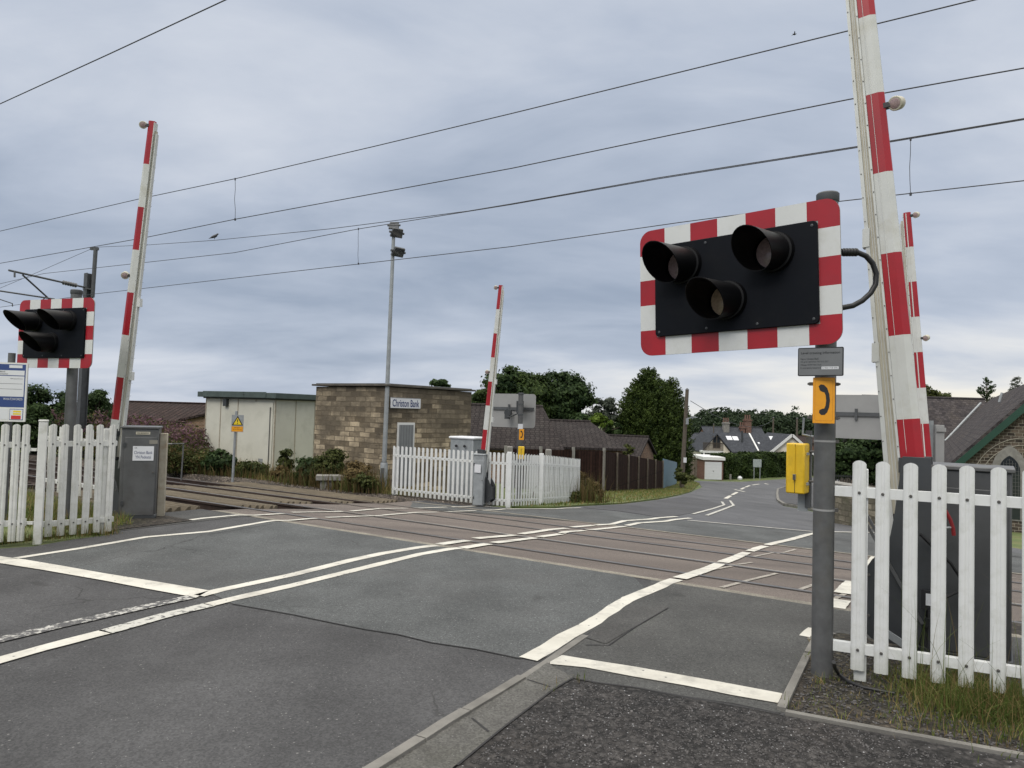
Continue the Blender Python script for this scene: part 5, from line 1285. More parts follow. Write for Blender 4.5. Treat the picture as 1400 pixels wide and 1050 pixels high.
# ================================================================== LAMP COLUMN
Lp = G(523, 671); Lp = Vector((Lp.x, Lp.y+0.1, ground(Lp.x, Lp.y+.1).z)); ltop = PZ(541.5, 318, Lp.y); Lt = Vector((Lp.x+(ltop.x-Lp.x)*0.4, Lp.y, ltop.z))
lc = thing('lamp_column', 'tall grey lamp column with three floodlights beside the stone building', 'lamp post', Lp)
mb = MB(); mb.tube([Lp-ZV*.2, Lp+ZV*0.72, Lp+ZV*0.78], [0.105, 0.105, 0.09], m_galvl, 20); mb.box(Lp+Vector((-0.02, -0.105, 0.42)), (0.10, 0.012, 0.42), m_galv); mb.build('base', lc)
mb = MB(); mb.tube([Lp+ZV*0.72, Lt], [0.066, 0.048], m_galvl, 20); mb.tube([Lp+ZV*0.76, Lp+ZV*0.80], 0.085, m_galv, 20); mb.build('shaft', lc)
def flood(c, aim, s_, lens=True):
    aim = aim.normalized(); ax = aim.cross(ZV).normalized(); up = ax.cross(aim).normalized()
    mb = MB(); mb.prism([(-.5, -.36), (.5, -.36), (.42, .36), (-.42, .36)], c-aim*0.10*s_, ax*s_, up*s_, aim*0.20*s_, m_mast); hd = mb.build('floodlight', lc, bevel=0.01)
    mb = MB(); mb.prism([(-.43, -.30), (.43, -.30), (.36, .30), (-.36, .30)], c+aim*0.101*s_, ax*s_, up*s_, aim*0.004, m_glass if lens else m_galv); mb.build('glass', hd)
    mb = MB(); mb.tube([c-aim*0.05*s_-ax*0.62*s_, c-aim*0.05*s_+ax*0.62*s_], 0.09*s_, m_mast, 10); mb.build('bracket', hd)
flood(Lt+Vector((0.10, -0.05, -0.02)), Vector((0.5, -0.75, -0.55)), 0.36)
flood(Lt+Vector((0.16, -0.06, -0.56)), Vector((0.55, -0.6, -0.65)), 0.38)
flood(Lt+Vector((0.0, 0.02, 0.20)), Vector((0.15, 1.0, -0.3)), 0.30, False)

# ================================================================== STONE STATION BUILDING
def box_building(root, o, ax, ay, w_, d_, z0, z1, mt, name='wall'):
    mb = MB(); c = o+ax*(w_/2)+ay*(d_/2); c = Vector((c.x, c.y, (z0+z1)/2)); mb.box(c, (w_, d_, z1-z0), mt, ax, ay); return mb.build(name, root)
m_coping = mat('dark_coping', (0.10, 0.09, 0.075), 0.9, var=0.4, vscale=4, bump=0.4)
cn = PZ(527.5, 560, 20.6); zg = g(15.2)
sb = thing('stone_building', 'flat roofed sandstone station building with a grey door, behind the lamp column', 'building', Vector((cn.x, cn.y, zg)))
uL = (U + NV*0.05).normalized(); vR = ZV.cross(-uL).normalized()
if vR.y < 0: vR = -vR
wL = 3.0; dR = 3.75; ztop = PZ(527.5, 529, 20.6).z
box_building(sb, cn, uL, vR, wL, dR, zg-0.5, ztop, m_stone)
mb = MB()
for (s_, w_, h_) in ((0.0, 0.02, 0.0),):
    c = cn+uL*wL/2+vR*dR/2; mb.box(Vector((c.x, c.y, ztop+0.05)), (wL+0.20, dR+0.20, 0.055), m_coping, uL, vR); mb.box(Vector((c.x, c.y, ztop+0.09)), (wL+0.02, dR+0.02, 0.03), m_mast, uL, vR)
mb.build('coping', sb, bevel=0.01)
# quoins at the near corner
mb = MB(); z = zg; k = 0
while z < ztop-0.05:
    h_ = min(0.305, ztop-z); a_ = 0.42 if k % 2 == 0 else 0.26; b_ = 0.26 if k % 2 == 0 else 0.42
    q = cn - uL*0.006 - vR*0.006
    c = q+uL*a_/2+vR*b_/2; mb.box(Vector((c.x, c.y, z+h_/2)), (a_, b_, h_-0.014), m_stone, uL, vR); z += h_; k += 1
mb.build('quoin', sb, bevel=0.008)
def on_right(px, py):       # point on the right hand face
    r = ray(px, py); nn = uL; t_ = (cn-EYE).dot(nn)/r.dot(nn); return EYE+r*t_
nR = -uL
dtl = on_right(543, 577); dtr = on_right(566.5, 578.5); zb = zg+0.05
mb = MB(); c = (dtl+dtr)/2; wd = (Vector((dtr.x, dtr.y, 0))-Vector((dtl.x, dtl.y, 0))).length
mb.box(Vector((c.x, c.y, (zb+c.z)/2))+nR*0.012, (0.03, wd, c.z-zb), m_frame_w, nR, vR); fr_ = mb.build('door_frame', sb, bevel=0.004)
mb = MB(); mb.box(Vector((c.x, c.y, (zb+c.z)/2-0.03))+nR*0.03, (0.02, wd-0.13, c.z-zb-0.07), m_greydoor, nR, vR)
for k in range(5): mb.box(Vector((c.x, c.y, (zb+c.z)/2-0.03))+nR*0.0405+vR*((k-2)*(wd-0.13)/5.2), (0.003, 0.012, c.z-zb-0.09), m_cab, nR, vR)
mb.build('door', sb)
sl_ = on_right(532.3, 550); sr_ = on_right(573, 552); c = (sl_+sr_)/2; wd = (sr_-sl_).length
zc = (on_right(552, 544.2).z+on_right(552, 558.5).z)/2; hh = on_right(552, 544.2).z-on_right(552, 558.5).z
bs = thing('station_name_sign', 'white name board reading Christon Bank on the stone wall above the grey door', 'sign', Vector((c.x, c.y, zc-hh/2)))
c = Vector((c.x, c.y, zc))+nR*0.05
mb = MB(); mb.box(c, (0.03, wd, hh), m_paper, nR, vR); mb.build('board', bs, bevel=0.006)
mb = MB()
for a_, b_, w_, h_ in ((0, hh/2-.008, wd, .008), (0, -hh/2+.008, wd, .008)): mb.box(c+nR*0.0165+ZV*b_, (0.002, w_-0.01, h_), m_sgrey, nR, vR)
mb.build('border', bs)
text_obj('Christon Bank', 'lettering', c+nR*0.017-ZV*0.0, wd*0.90, vR, ZV, m_inkb, bs, height=hh*0.70, bold=0.016)
# small grey equipment cabinet behind the white fence
p = PZ(638, 640, 19.6); gz = ground(p.x, p.y).z; zt_ = PZ(637, 600, 19.6).z
ec = thing('equipment_cabinet', 'pale grey equipment cabinet with a domed lid behind the white fence by the stone building', 'cabinet', Vector((p.x, p.y, gz)))
ax = Vector((0.86, -0.5, 0)).normalized()
mb = MB(); mb.box(Vector((p.x, p.y, (gz+zt_)/2)), (0.72, 0.55, zt_-gz), m_galvl, ax); mb.build('body', ec, bevel=0.02)
mb = MB(); mb.box(Vector((p.x, p.y, zt_+0.03)), (0.80, 0.62, 0.07), m_paper, ax); mb.build('lid', ec, bevel=0.03)
mb = MB()
for s_ in (-.12, .14): mb.tube([Vector((p.x, p.y, zt_-.18))+ax*s_-Vector((0.17, .27, 0)), Vector((p.x, p.y, zt_-.18))+ax*s_-Vector((0.18, .30, 0))], 0.035, m_ink, 10)
mb.build('vent', ec)

# ================================================================== RELAY HUT
hc = PZ(374.5, 600, 25.6); zg = ground(hc.x, hc.y).z; zt_ = PZ(375, 545, 25.6).z
ht = thing('equipment_hut', 'pale cream equipment hut with a flat green grey roof behind the tracks', 'hut', Vector((hc.x, hc.y, zg)))
hu = (U + NV*-0.12).normalized(); hv = Vector((-hu.y, hu.x, 0)); hv = hv if hv.y > 0 else -hv
hw, hd_ = 3.35, 3.1
box_building(ht, hc, hu, hv, hw, hd_, zg-0.3, zt_, m_hut)
mb = MB()
for k in range(5):
    x = [0.0, 0.9, 1.75, 2.6, 3.34][k]; p = hc+hu*x-hv*0.008; mb.box(Vector((p.x, p.y, (zg+zt_)/2)), (0.03, 0.02, zt_-zg), m_oldpost, hu, hv)
for k in range(3):
    p = hc+hv*(0.02+1.0*k)-hu*0.008; mb.box(Vector((p.x, p.y, (zg+zt_)/2)), (0.02, 0.03, zt_-zg), m_oldpost, hu, hv)
mb.build('panel_joint', ht)
mb = MB(); c = hc+hu*hw/2+hv*hd_/2; mb.box(Vector((c.x, c.y, zt_+0.10)), (hw+0.44, hd_+0.44, 0.19), m_hutr, hu, hv); mb.box(Vector((c.x, c.y, zt_-0.01)), (hw+0.16, hd_+0.16, 0.06), m_cabd, hu, hv)
for k in range(3): 
    p = hc+hu*(0.75+1.0*k)-hv*0.225; mb.box(Vector((p.x, p.y, zt_+0.115)), (1.06, 0.03, 0.21), m_hutr, hu, hv)
mb.build('roof', ht, bevel=0.01)
mb = MB(); p = hc+hu*0.5-hv*0.02; mb.box(Vector((p.x, p.y, (zg+zt_)/2-0.02)), (0.86, 0.025, zt_-zg-0.22), m_hut, hu, hv); dr_ = mb.build('door', ht, bevel=0.004)
mb = MB(); mb.tube([Vector((p.x, p.y, zg+0.25))-hv*.04-hu*0.33, Vector((p.x, p.y, zt_-0.3))-hv*.04-hu*0.33], 0.014, m_cab, 8); mb.build('bolt_bar', dr_)
mb = MB(); p = hc+hu*0.55-hv*0.035; mb.box(Vector((p.x, p.y, zg+0.42)), (0.2, 0.02, 0.2), m_galvl, hu, hv); mb.build('vent', ht)
mb = MB(); p = hc+hu*2.3-hv*0.06; mb.box(Vector((p.x, p.y, zt_-0.18)), (0.17, 0.12, 0.26), m_cabd, hu, hv); mb.build('wall_lamp', ht)
# warning sign on its post
wp = G(318, 655); wt = PZ(325.5, 562, wp.y)
ws_ = thing('warning_sign', 'yellow triangle warning sign on a thin grey post in front of the cream hut', 'sign', wp)
mb = MB(); mb.tube([wp-ZV*.2, Vector((wp.x+.03, wp.y, wt.z))], 0.038, m_galvl, 14); mb.build('post', ws_)
c = PZ(324.7, 579, wp.y-0.06); n_ = Vector((0.25, -0.97, 0)).normalized(); ax = (-n_).cross(ZV).normalized()
mb = MB(); mb.prism(rrect(0.335, 0.50, 0.01, 2), c-n_*.004, ax, ZV, n_*0.004, m_galvl); mb.build('plate', ws_)
mb = MB(); mb.prism([(-.155, -.055), (.155, -.055), (0, .225)], c, ax, ZV, n_*.001, m_ink); mb.build('triangle_border', ws_, smooth=False)
mb = MB(); mb.prism([(-.112, -.032), (.112, -.032), (0, .170)], c, ax, ZV, n_*.002, m_yelp); mb.build('triangle', ws_, smooth=False)
mb = MB(); mb.prism([(-.006, .03), (.006, .03), (.016, .12), (-.016, .12)], c, ax, ZV, n_*.003, m_ink); mb.prism([(-.012, -.012), (.012, -.012), (.012, .014), (-.012, .014)], c, ax, ZV, n_*.003, m_ink); mb.build('exclamation_mark', ws_, smooth=False)
mb = MB(); mb.prism([(-.155, -.235), (.155, -.235), (.155, -.085), (-.155, -.085)], c, ax, ZV, n_*.0015, m_amb); mb.build('text_panel', ws_)
for k, tx in enumerate(('Danger', 'Do not trespass')):
    text_obj(tx, 'lettering', c+n_*0.0025-ZV*(0.125+0.055*k), 0.16+0.08*k, ax, ZV, m_ink, ws_, height=0.032)
# concrete block bench among the weeds
p = G(452, 668); o = thing('concrete_block', 'low concrete slab on a block among the weeds before the stone building', 'concrete block', p)
mb = MB(); mb.box(p+ZV*0.30, (0.78, 0.4, 0.14), m_conc, Vector((0.95, 0.2, 0))); mb.build('slab', o, bevel=0.015)
mb = MB(); mb.box(p+ZV*0.11+Vector((-0.12, 0, 0)), (0.32, 0.3, 0.24), m_conc, Vector((0.95, 0.2, 0))); mb.build('block', o, bevel=0.015)
# low tube hoop barrier left of the hut
a = G(228, 640); 
hp0 = PZ(235, 607, 19.0); hp1 = PZ(251, 606.5, 19.5)
o = thing('tube_rail', 'thin grey tube rail standing in the weeds right of the old cream post', 'rail', Vector((hp0.x, hp0.y, ground(hp0.x, hp0.y).z)))
mb = MB(); mb.tube([Vector((hp0.x-0.25, hp0.y, hp0.z)), Vector((hp0.x, hp0.y, hp0.z)), Vector((hp1.x, hp1.y, hp1.z)), Vector((hp1.x-0.02, hp1.y, ground(hp1.x, hp1.y).z))], 0.02, m_galv, 8); mb.build('tube', o)

# ================================================================== HOUSES
def gable_house(name, label, cat, c, ax, w_, d_, zg, zeave, zridge, wallm, roofm, ov=0.3, hipL=0.0, hipR=0.0, th=0.12, group=None, gable_mat=None):
    """ridge along ax; returns root and frame"""
    ax = Vector(ax).normalized(); ay = ZV.cross(ax).normalized()
    root = thing(name, label, cat, Vector((c[0], c[1], zg)), group); c = Vector((c[0], c[1], 0))
    mb = MB()
    prof = [(-d_/2, zg-0.5), (d_/2, zg-0.5), (d_/2, zeave), (0, zridge-0.05), (-d_/2, zeave)] if not (hipL or hipR) else [(-d_/2, zg-0.5), (d_/2, zg-0.5), (d_/2, zeave), (-d_/2, zeave)]
    mb.prism(prof, c-ax*w_/2, ay, ZV, ax*w_, wallm); mb.build('wall', root, smooth=False)
    mb = MB(); sl = (zridge-zeave)/(d_/2); ez = zeave-sl*ov
    L_, R_ = -w_/2-ov*0.7, w_/2+ov*0.7; D = d_/2+ov
    def P(x, y, z): return c+ax*x+ay*y+ZV*z
    for sgn in (-1, 1):
        vs = [P(L_, sgn*D, ez), P(R_, sgn*D, ez), P(R_-hipR, 0, zridge), P(L_+hipL, 0, zridge)]
        vs2 = [v+ZV*th for v in vs]; al = vs+vs2
        fs = [(0, 1, 2, 3), (4, 7, 6, 5), (0, 4, 5, 1), (1, 5, 6, 2), (2, 6, 7, 3), (3, 7, 4, 0)]
        if sgn > 0: fs = [f[::-1] for f in fs]
        fs = [f[::-1] for f in fs]
        mb.add(al, fs, roofm)
    if hipL: mb.add([P(L_, -D, ez+th), P(L_, D, ez+th), P(L_+hipL, 0, zridge+th)], [(0, 2, 1), (0, 1, 2)][:1], roofm)
    if hipR: mb.add([P(R_, -D, ez+th), P(R_, D, ez+th), P(R_-hipR, 0, zridge+th)], [(0, 1, 2)], roofm)
    rf_ = mb.build('roof', root, smooth=False)
    mb = MB(); n_ = max(2, int((R_-hipR-L_-hipL)/0.45)); a = P(L_+hipL, 0, zridge+th+0.01); b = P(R_-hipR, 0, zridge+th+0.01)
    mb.tube([a, b], 0.09, roofm, 10); mb.build('ridge', rf_)
    return root, rf_, P, ax, ay
def zat(px, py, Yd): return PZ(px, py, Yd).z
def xat(px, Yd, py=600): return PZ(px, py, Yd).x
# bungalow 1 (behind the far fence and the stone building)
Yd = 38.0
x0, x1 = xat(612, Yd-2), xat(776, Yd-2)
r1, f1, P1_, _, _ = gable_house('bungalow', 'long low bungalow with a dark brown tiled roof, nearest behind the far crossing light', 'house', ((x0+x1)/2, Yd+1.5), (1, -0.02, 0), x1-x0-0.6, 7.0, ground(0, Yd).z-0.1, zat(700, 611, Yd-2), zat(700, 558, Yd+1.5), m_brick, m_tile, hipR=1.0, hipL=0.0)
Yd = 42.0; x0, x1 = xat(745, Yd-3), xat(862, Yd-3)
r2, f2, P2_, _, _ = gable_house('bungalow', 'lower middle bungalow roof of brown tiles with a hipped right end, over the brown fence', 'house', ((x0+x1)/2, Yd+1.0), (1, -0.02, 0), x1-x0-0.6, 7.6, ground(2, Yd).z-0.1, zat(800, 612.5, Yd-3), zat(790, 579, Yd+1.0), m_brick, m_tile, hipR=1.6)
Yd = 47.0; x0, x1 = xat(838, Yd-2), xat(898, Yd-2)
r3, f3, P3_, ax3, ay3 = gable_house('garage', 'small brown tiled outbuilding with a brick gable at its right end, behind the brown fence', 'outbuilding', ((x0+x1)/2, Yd+1.5), (0.93, -0.36, 0), x1-x0, 5.4, ground(6, Yd).z-0.1, zat(870, 625, Yd-1.5), zat(870, 599.5, Yd+1), m_brick, m_tile, ov=0.25)
# roof with dormer far left behind the fireweed
Yd = 47.0; x0, x1 = xat(120, Yd-3), xat(330, Yd-3)
gable_house('brown_roofed_house', 'low house with a dark brown tiled roof far left behind the pink flowers', 'house', ((x0+x1)/2, Yd+1), (1, 0.03, 0), x1-x0, 8.0, -3.2, zat(230, 577, Yd-3), zat(230, 553.5, Yd+1), m_brick, m_tiler)
Yd = 42.0; x0 = xat(287, Yd)
gable_house('brown_roofed_annexe', 'small gable roof just left of the cream hut, in front of the brown roof', 'house', (x0+1.5, Yd+2), (0.2, 1, 0), 5.0, 5.0, -3.0, zat(275, 575, Yd), zat(285, 562, Yd), m_brick, m_tiler)
# white house with balcony
Yd = 92.0; zgh = g(88)
s_ = Yd/FPX
xl = xat(979, Yd); xr_ = xat(1078, Yd)
wh = thing('white_house', 'cream rendered house with slate roof, two gables and a balcony, behind the hedge', 'house', Vector(((xl+xr_)/2, Yd, zgh)))
ze = zat(1000, 618, Yd); zr = zat(1000, 594, Yd)
c0 = Vector((xl-0.2, Yd, 0)); axx = Vector((1, 0, 0)); ayy = Vector((0, 1, 0))
mb = MB(); mb.box(Vector(((xl+xr_)/2, Yd+4.5, (zgh+ze)/2)), (xr_-xl+1, 7.0, ze-zgh), m_render)
# gables facing the viewer, as full depth prisms
def gab(xc, hw_, y0, y1, zap, zb_, m_):
    m_.prism([(-hw_, zgh-0.3-0), (hw_, zgh-0.3), (hw_, zb_), (0, zap-0.15), (-hw_, zb_)], Vector((xc, y0, 0)), axx, ZV, ayy*(y1-y0), m_render)
xg1 = xat(979, Yd); hw1 = abs(xat(1000, Yd)-xg1); xg2 = xat(1077.5, Yd); hw2 = abs(xat(1046, Yd)-xg2)
gab(xg1, hw1-0.2, Yd-0.2, Yd+7, zr, ze, mb); gab(xg2, hw2-0.25, Yd-1.0, Yd+7, zat(1077, 594.5, Yd), ze, mb); mb.build('wall', wh, smooth=False)
mb = MB()
def slope(a, b, c_, d_, mt): mb.add([a, b, c_, d_, a-ZV*.15, b-ZV*.15, c_-ZV*.15, d_-ZV*.15], [(0, 1, 2, 3), (7, 6, 5, 4), (0, 4, 5, 1), (1, 5, 6, 2), (2, 6, 7, 3), (3, 7, 4, 0)], mt)
ye = Yd+0.6; yr = Yd+4.5
slope(Vector((xl, ye, ze)), Vector((xr_, ye, ze)), Vector((xr_, yr, zr+.05)), Vector((xl, yr, zr+.05)), m_slate)
for xc, hw_, yf, za in ((xg1, hw1, Yd-0.5, zr), (xg2, hw2, Yd-1.3, zat(1077, 594.5, Yd))):
    slope(Vector((xc, yf, za+.1)), Vector((xc-hw_, yf, ze)), Vector((xc-hw_, Yd+7.5, ze)), Vector((xc, Yd+7.5, za+.1)), m_slate)
    slope(Vector((xc+hw_, yf, ze)), Vector((xc, yf, za+.1)), Vector((xc, Yd+7.5, za+.1)), Vector((xc+hw_, Yd+7.5, ze)), m_slate)
rfw = mb.build('roof', wh, smooth=False)
mb = MB()
for sx in (-1, 1):
    a = Vector((xg2, Yd-1.36, zat(1077, 594.5, Yd)+.02)); b = Vector((xg2+sx*hw2, Yd-1.36, ze-.08)); dv = b-a
    mb.box((a+b)/2, (dv.length, 0.08, 0.30), m_frame_w, dv.normalized(), Vector((0, 1, 0)), None if False else dv.normalized().cross(Vector((0, 1, 0))))
mb.build('bargeboard', rfw)
mb = MB(); q = PZ(1034.5, 606, Yd+2.5); mb.box(Vector((xat(1033, Yd+2), Yd+2.6, (ze+zr)/2+.12)), (0.18, 4.4, 0.10), m_frame_w, axx, Vector((0, 3.9, zr-ze)).normalized()); mb.build('verge', rfw)
for (px, py) in ((998, 600), (1006.5, 600.5), (1058, 600.5), (1035.5, 606.5)):
    t_ = (zat(px, py, Yd+3.4)-ze)/(zr-ze); t_ = max(0.15, min(0.85, t_)); p = Vector((xat(px, Yd+3), ye+(yr-ye)*t_, ze+(zr-ze)*t_+0.1))
    sz = 0.9 if px != 1035.5 else 0.3
    mb = MB(); mb.box(p, (sz*0.75, sz, 0.08), m_paper, axx, Vector((0, yr-ye, zr-ze)).normalized()); mb.build('skylight', rfw)
mb = MB(); p = PZ(1013.5, 597, Yd+3); mb.tube([Vector((p.x, Yd+2.7, ze+1)), Vector((p.x, Yd+2.7, zat(1013, 589, Yd+2.7)))], 0.14, m_cabd, 10); mb.build('flue', rfw)
# balcony and windows of the left gable
zb_ = zat(970, 617.5, Yd-1); bx0, bx1 = xat(959, Yd-1), xat(987, Yd-1)
mb = MB(); mb.box(Vector(((bx0+bx1)/2, Yd-1.0, zb_)), (bx1-bx0, 1.6, 0.25), m_frame_w); mb.box(Vector((bx0+0.15, Yd-1.7, (zb_+zgh)/2)), (0.18, 0.18, zb_-zgh), m_frame_w); mb.build('balcony', wh)
mb = MB(); zt_ = zat(970, 605.5, Yd-1.7); mb.box(Vector(((bx0+bx1)/2, Yd-1.75, zt_)), (bx1-bx0, 0.07, 0.08), m_timberd)
for k in range(24): mb.box(Vector((bx0+(bx1-bx0)*(k+0.5)/24, Yd-1.75, (zb_+zt_)/2)), (0.06, 0.05, zt_-zb_), m_timberd)
mb.build('railing', wh)
def window(parent, c, w_, h_, ax, n_, mt=m_frame_w, bars=1, fw=0.07):
    mb = MB(); mb.box(c, (w_, 0.08, h_), mt, ax, n_); f = mb.build('window', parent)
    for k in range(bars+1):
        pw = (w_-fw*(bars+2))/(bars+1); cc = c+ax*(-w_/2+fw+pw/2+k*(pw+fw))+n_*0.042
        mb = MB(); mb.box(cc, (pw, 0.006, h_-2*fw), m_glass, ax, n_); mb.build('pane', f)
nf = Vector((0, -1, 0))
window(wh, Vector((xat(979, Yd), Yd-0.24, zat(979, 604.5, Yd))), 0.95, 1.5, axx, nf, m_pole, 1, 0.09)
window(wh, Vector((xat(966, Yd), Yd-0.24, zat(966, 624, Yd))), 1.5, 1.3, axx, nf, m_frame_w, 1)
window(wh, Vector((xat(978, Yd), Yd-0.24, zat(978, 624.5, Yd))), 1.2, 1.3, axx, nf, m_frame_w, 1)
mb = MB(); p = Vector((xat(1076, Yd), Yd-1.04, zat(1076, 609, Yd))); mb.tube([p, p+nf*0.05], 0.42, m_brick, 20); ow = mb.build('round_window', wh); mb = MB(); mb.tube([p+nf*0.05, p+nf*0.06], 0.28, m_render, 20); mb.build('pane', ow)
# house behind with red brick chimneys
Yd = 118.0
gable_house('slate_roofed_house', 'dark slate roofed house with tall chimneys, behind the cream rendered house', 'house', (xat(1010, Yd), Yd+4), (1, 0, 0), 9.5, 8, g(110), zat(1010, 605, Yd), zat(1010, 585.5, Yd+4), m_brickr, m_slate)
chp = bpy.data.objects['slate_roofed_house']; chr_ = [o for o in chp.children if o.name.startswith('roof')][0]
for px, top_, wdt, red in ((992, 577, 0.9, 0), (1021.5, 573, 1.0, 1), (1015, 583, 0.8, 1)):
    mb = MB(); p = Vector((xat(px, Yd+3), Yd+3, 0)); zt_ = zat(px, top_, Yd+3); zb_ = zat(px, 592, Yd+3)
    mb.box(Vector((p.x, p.y, (zb_+zt_)/2)), (wdt, 1.0, zt_-zb_), m_brickr if red else m_conc); mb.box(Vector((p.x, p.y, zt_-0.2)), (wdt+.2, 1.2, 0.18), m_brickr if red else m_conc)
    for k in (-.35, 0, .35): mb.tube([Vector((p.x+k, p.y, zt_)), Vector((p.x+k, p.y, zt_+.7))], [0.14, 0.11], m_brickr, 10)
    mb.build('chimney', chr_)
Yd = 108.0
gable_house('terrace_house', 'grey roofed house at the left of the cream house, under the wood', 'house', (xat(955, Yd), Yd+4), (1, 0, 0), 7, 7, g(105), zat(955, 607, Yd), zat(960, 594, Yd+4), m_render, m_slate)
gable_house('terrace_house', 'brown roofed house right of the cream house, above the yellow box', 'house', (xat(1102, Yd), Yd+4), (1, 0, 0), 7, 7, g(105), zat(1100, 606, Yd), zat(1100, 597.5, Yd+4), m_brickr, m_tiler)
# white garage with its side fence
Yd = 78.5; gx0, gx1 = xat(963.5, Yd), xat(989.5, Yd); zgg = g(77.2); ztg = zat(976, 627, Yd)
gr = thing('white_garage', 'small flat roofed garage with a white door beside the hedge', 'garage', Vector(((gx0+gx1)/2, Yd, zgg)))
mb = MB(); mb.box(Vector(((gx0+gx1)/2, Yd+2.5, (zgg+ztg)/2-0.15)), (gx1-gx0, 5, ztg-zgg-0.3+0.3), m_brickr); mb.build('wall', gr)
mb = MB(); mb.box(Vector(((gx0+gx1)/2-0.0, Yd+2.45, ztg)), (gx1-gx0+0.3, 5.3, 0.32), m_frame_w); mb.build('fascia', gr)
mb = MB(); dz0 = zat(976, 631.5, Yd); 
for k in range(6):
    h6 = (dz0-zgg)/6; mb.box(Vector(((gx0+gx1)/2-0.05, Yd-0.03+0.0, zgg+h6*(k+.5))), ((gx1-gx0)*0.84, 0.06, h6-0.025), m_paper)
mb.box(Vector(((gx0+gx1)/2-0.05, Yd-0.005, (zgg+dz0)/2)), ((gx1-gx0)*0.90, 0.03, dz0-zgg), m_frame_w)
gd = mb.build('garage_door', gr); mb = MB(); mb.box(Vector(((gx0+gx1)/2-0.05, Yd-0.08, zgg+0.9)), (0.12, 0.04, 0.05), m_bolt); mb.build('handle', gd)
def board_fence(name, label, a, b, h, mt, posts=0, pm=m_conc, ph=0.12, tops=None, group=None, th=0.03):
    a = ground(a[0], a[1]); b = ground(b[0], b[1]); root = thing(name, label, 'fence', a, group)
    dv = b-a; fl = Vector((dv.x, dv.y, 0)); ax = fl.normalized(); ay = ZV.cross(ax); n_ = max(posts-1, 1)
    zs = []
    for k in range(n_):
        p = a+dv*(k/n_); q = a+dv*((k+1)/n_)
        p = ground(p.x, p.y); q = ground(q.x, q.y)
        h0 = h if not isinstance(h, (list, tuple)) else h[0]+(h[1]-h[0])*k/n_; h1 = h if not isinstance(h, (list, tuple)) else h[0]+(h[1]-h[0])*(k+1)/n_
        Lk = Vector((q.x-p.x, q.y-p.y, 0)).length
        mb = MB(); mb.prism([(0.0, p.z-.1), (Lk, q.z-.1), (Lk, q.z+h1), (0.0, p.z+h0)], Vector((p.x, p.y, 0)), ax, ZV, ay*th, mt)
        mb.build('board_panel', root, smooth=False)
        if posts:
            for pq, hq in (((p, h0),) if k < n_-1 else ((p, h0), (q, h1))):
                mb = MB(); mb.box(Vector((pq.x, pq.y, pq.z+(hq+ph)/2))-ay*0.03, (0.10, 0.10, hq+ph), pm, ax, ay); mb.build('post', root)
    return root
a = G(824, 672.5); b = G(905, 668.5)
ha = zat(824, 616.5, a.y)-a.z; hb = zat(905, 630.5, b.y)-b.z
board_fence('brown_fence', 'dark brown board fence with slim posts along the grass verge', a, b, (ha, hb), m_board, posts=7, ph=0.04, pm=m_boardg)
a2 = PZ(690, 650, 30.5); board_fence('brown_fence', 'dark brown board fence behind the white pickets, meeting the verge fence', (a2.x, a2.y), (a.x, a.y), (zat(700, 614, 30.5)-ground(a2.x, a2.y).z, ha), m_board, posts=4, ph=0.14)
c_ = G(906, 668.3); d_ = G(925, 662); 
board_fence('blue_fence', 'short faded blue board fence at the end of the brown fence', c_, d_, (zat(906, 627, c_.y)-c_.z, zat(925, 632, d_.y)-d_.z), m_bluefence, posts=0)
board_fence('grey_fence', 'weathered grey board fence left of the white garage', (xat(932, 82), 82.0), (xat(963, 81), 81.2), (2.4, 2.2), m_boardg, posts=0)
# concrete posts of the field fence behind the pickets
for k, (px, py, lb) in enumerate(((697, 610, 'rounded concrete post above the white pickets, left of the far light'), (750, 614, 'concrete post above the white pickets, right of the far light'))):
    p = PZ(px, py, 24.0); gz = ground(p.x, p.y).z; o = thing('concrete_post', lb, 'post', Vector((p.x, p.y, gz))); mb = MB(); mb.box(Vector((p.x, p.y, (gz+p.z)/2)), (0.2, 0.16, p.z-gz), m_conc); mb.build('shaft', o, bevel=0.04)

# road sign seen from the back by the hedge, post boxes and far poles
p = G(1035, 655.5); sg = thing('road_sign', 'grey square road sign on two legs in front of the hedge', 'sign', p)
zt_ = zat(1035, 628, p.y); zb_ = zat(1035, 638.8, p.y)
mb = MB(); mb.box(Vector((p.x, p.y, (zt_+zb_)/2)), (0.93, 0.04, zt_-zb_), mat('faded_sign', (0.22, 0.26, 0.25), 0.6, var=0.5, vscale=6, col2=(0.33, 0.36, 0.35))); mb.build('plate', sg, bevel=0.01)
for s_ in (-.33, .33):
    mb = MB(); mb.tube([Vector((p.x+s_, p.y+.05, p.z-.1)), Vector((p.x+s_, p.y+.05, zb_+.3))], 0.045, m_galvl, 8); mb.build('leg', sg)
for px, h_ in ((998.5, 0.6), (1011.5, 0.35)):
    p = G(px, 656); o = thing('marker_stone', 'small pale marker at the foot of the hedge, %s' % ('taller, nearer the garage' if px < 1000 else 'round and low, nearer the road sign'), 'marker', p)
    mb = MB()
    if px < 1000: mb.box(p+ZV*h_/2, (0.2, 0.15, h_), m_conc)
    else: mb.tube([p, p+ZV*.2, p+ZV*.4], [0.22, 0.26, 0.12], m_paper, 10)
    mb.build('stone', o, bevel=0.02)
def tpole(label, px0, py0, px1, py1, Yd, r=0.13, gy=None):
    a = PZ(px0, py0, Yd); b = PZ(px1, py1, Yd); a.z = ground(a.x, a.y).z; root = thing('telegraph_pole', label, 'pole', a, 'telegraph poles')
    mb = MB(); mb.tube([a, b], [r, r*0.72], m_pole, 12); mb.tube([b, b+ZV*.12], [r*0.9, r*0.2], m_cabd, 10); mb.build('shaft', root); return root, a, b
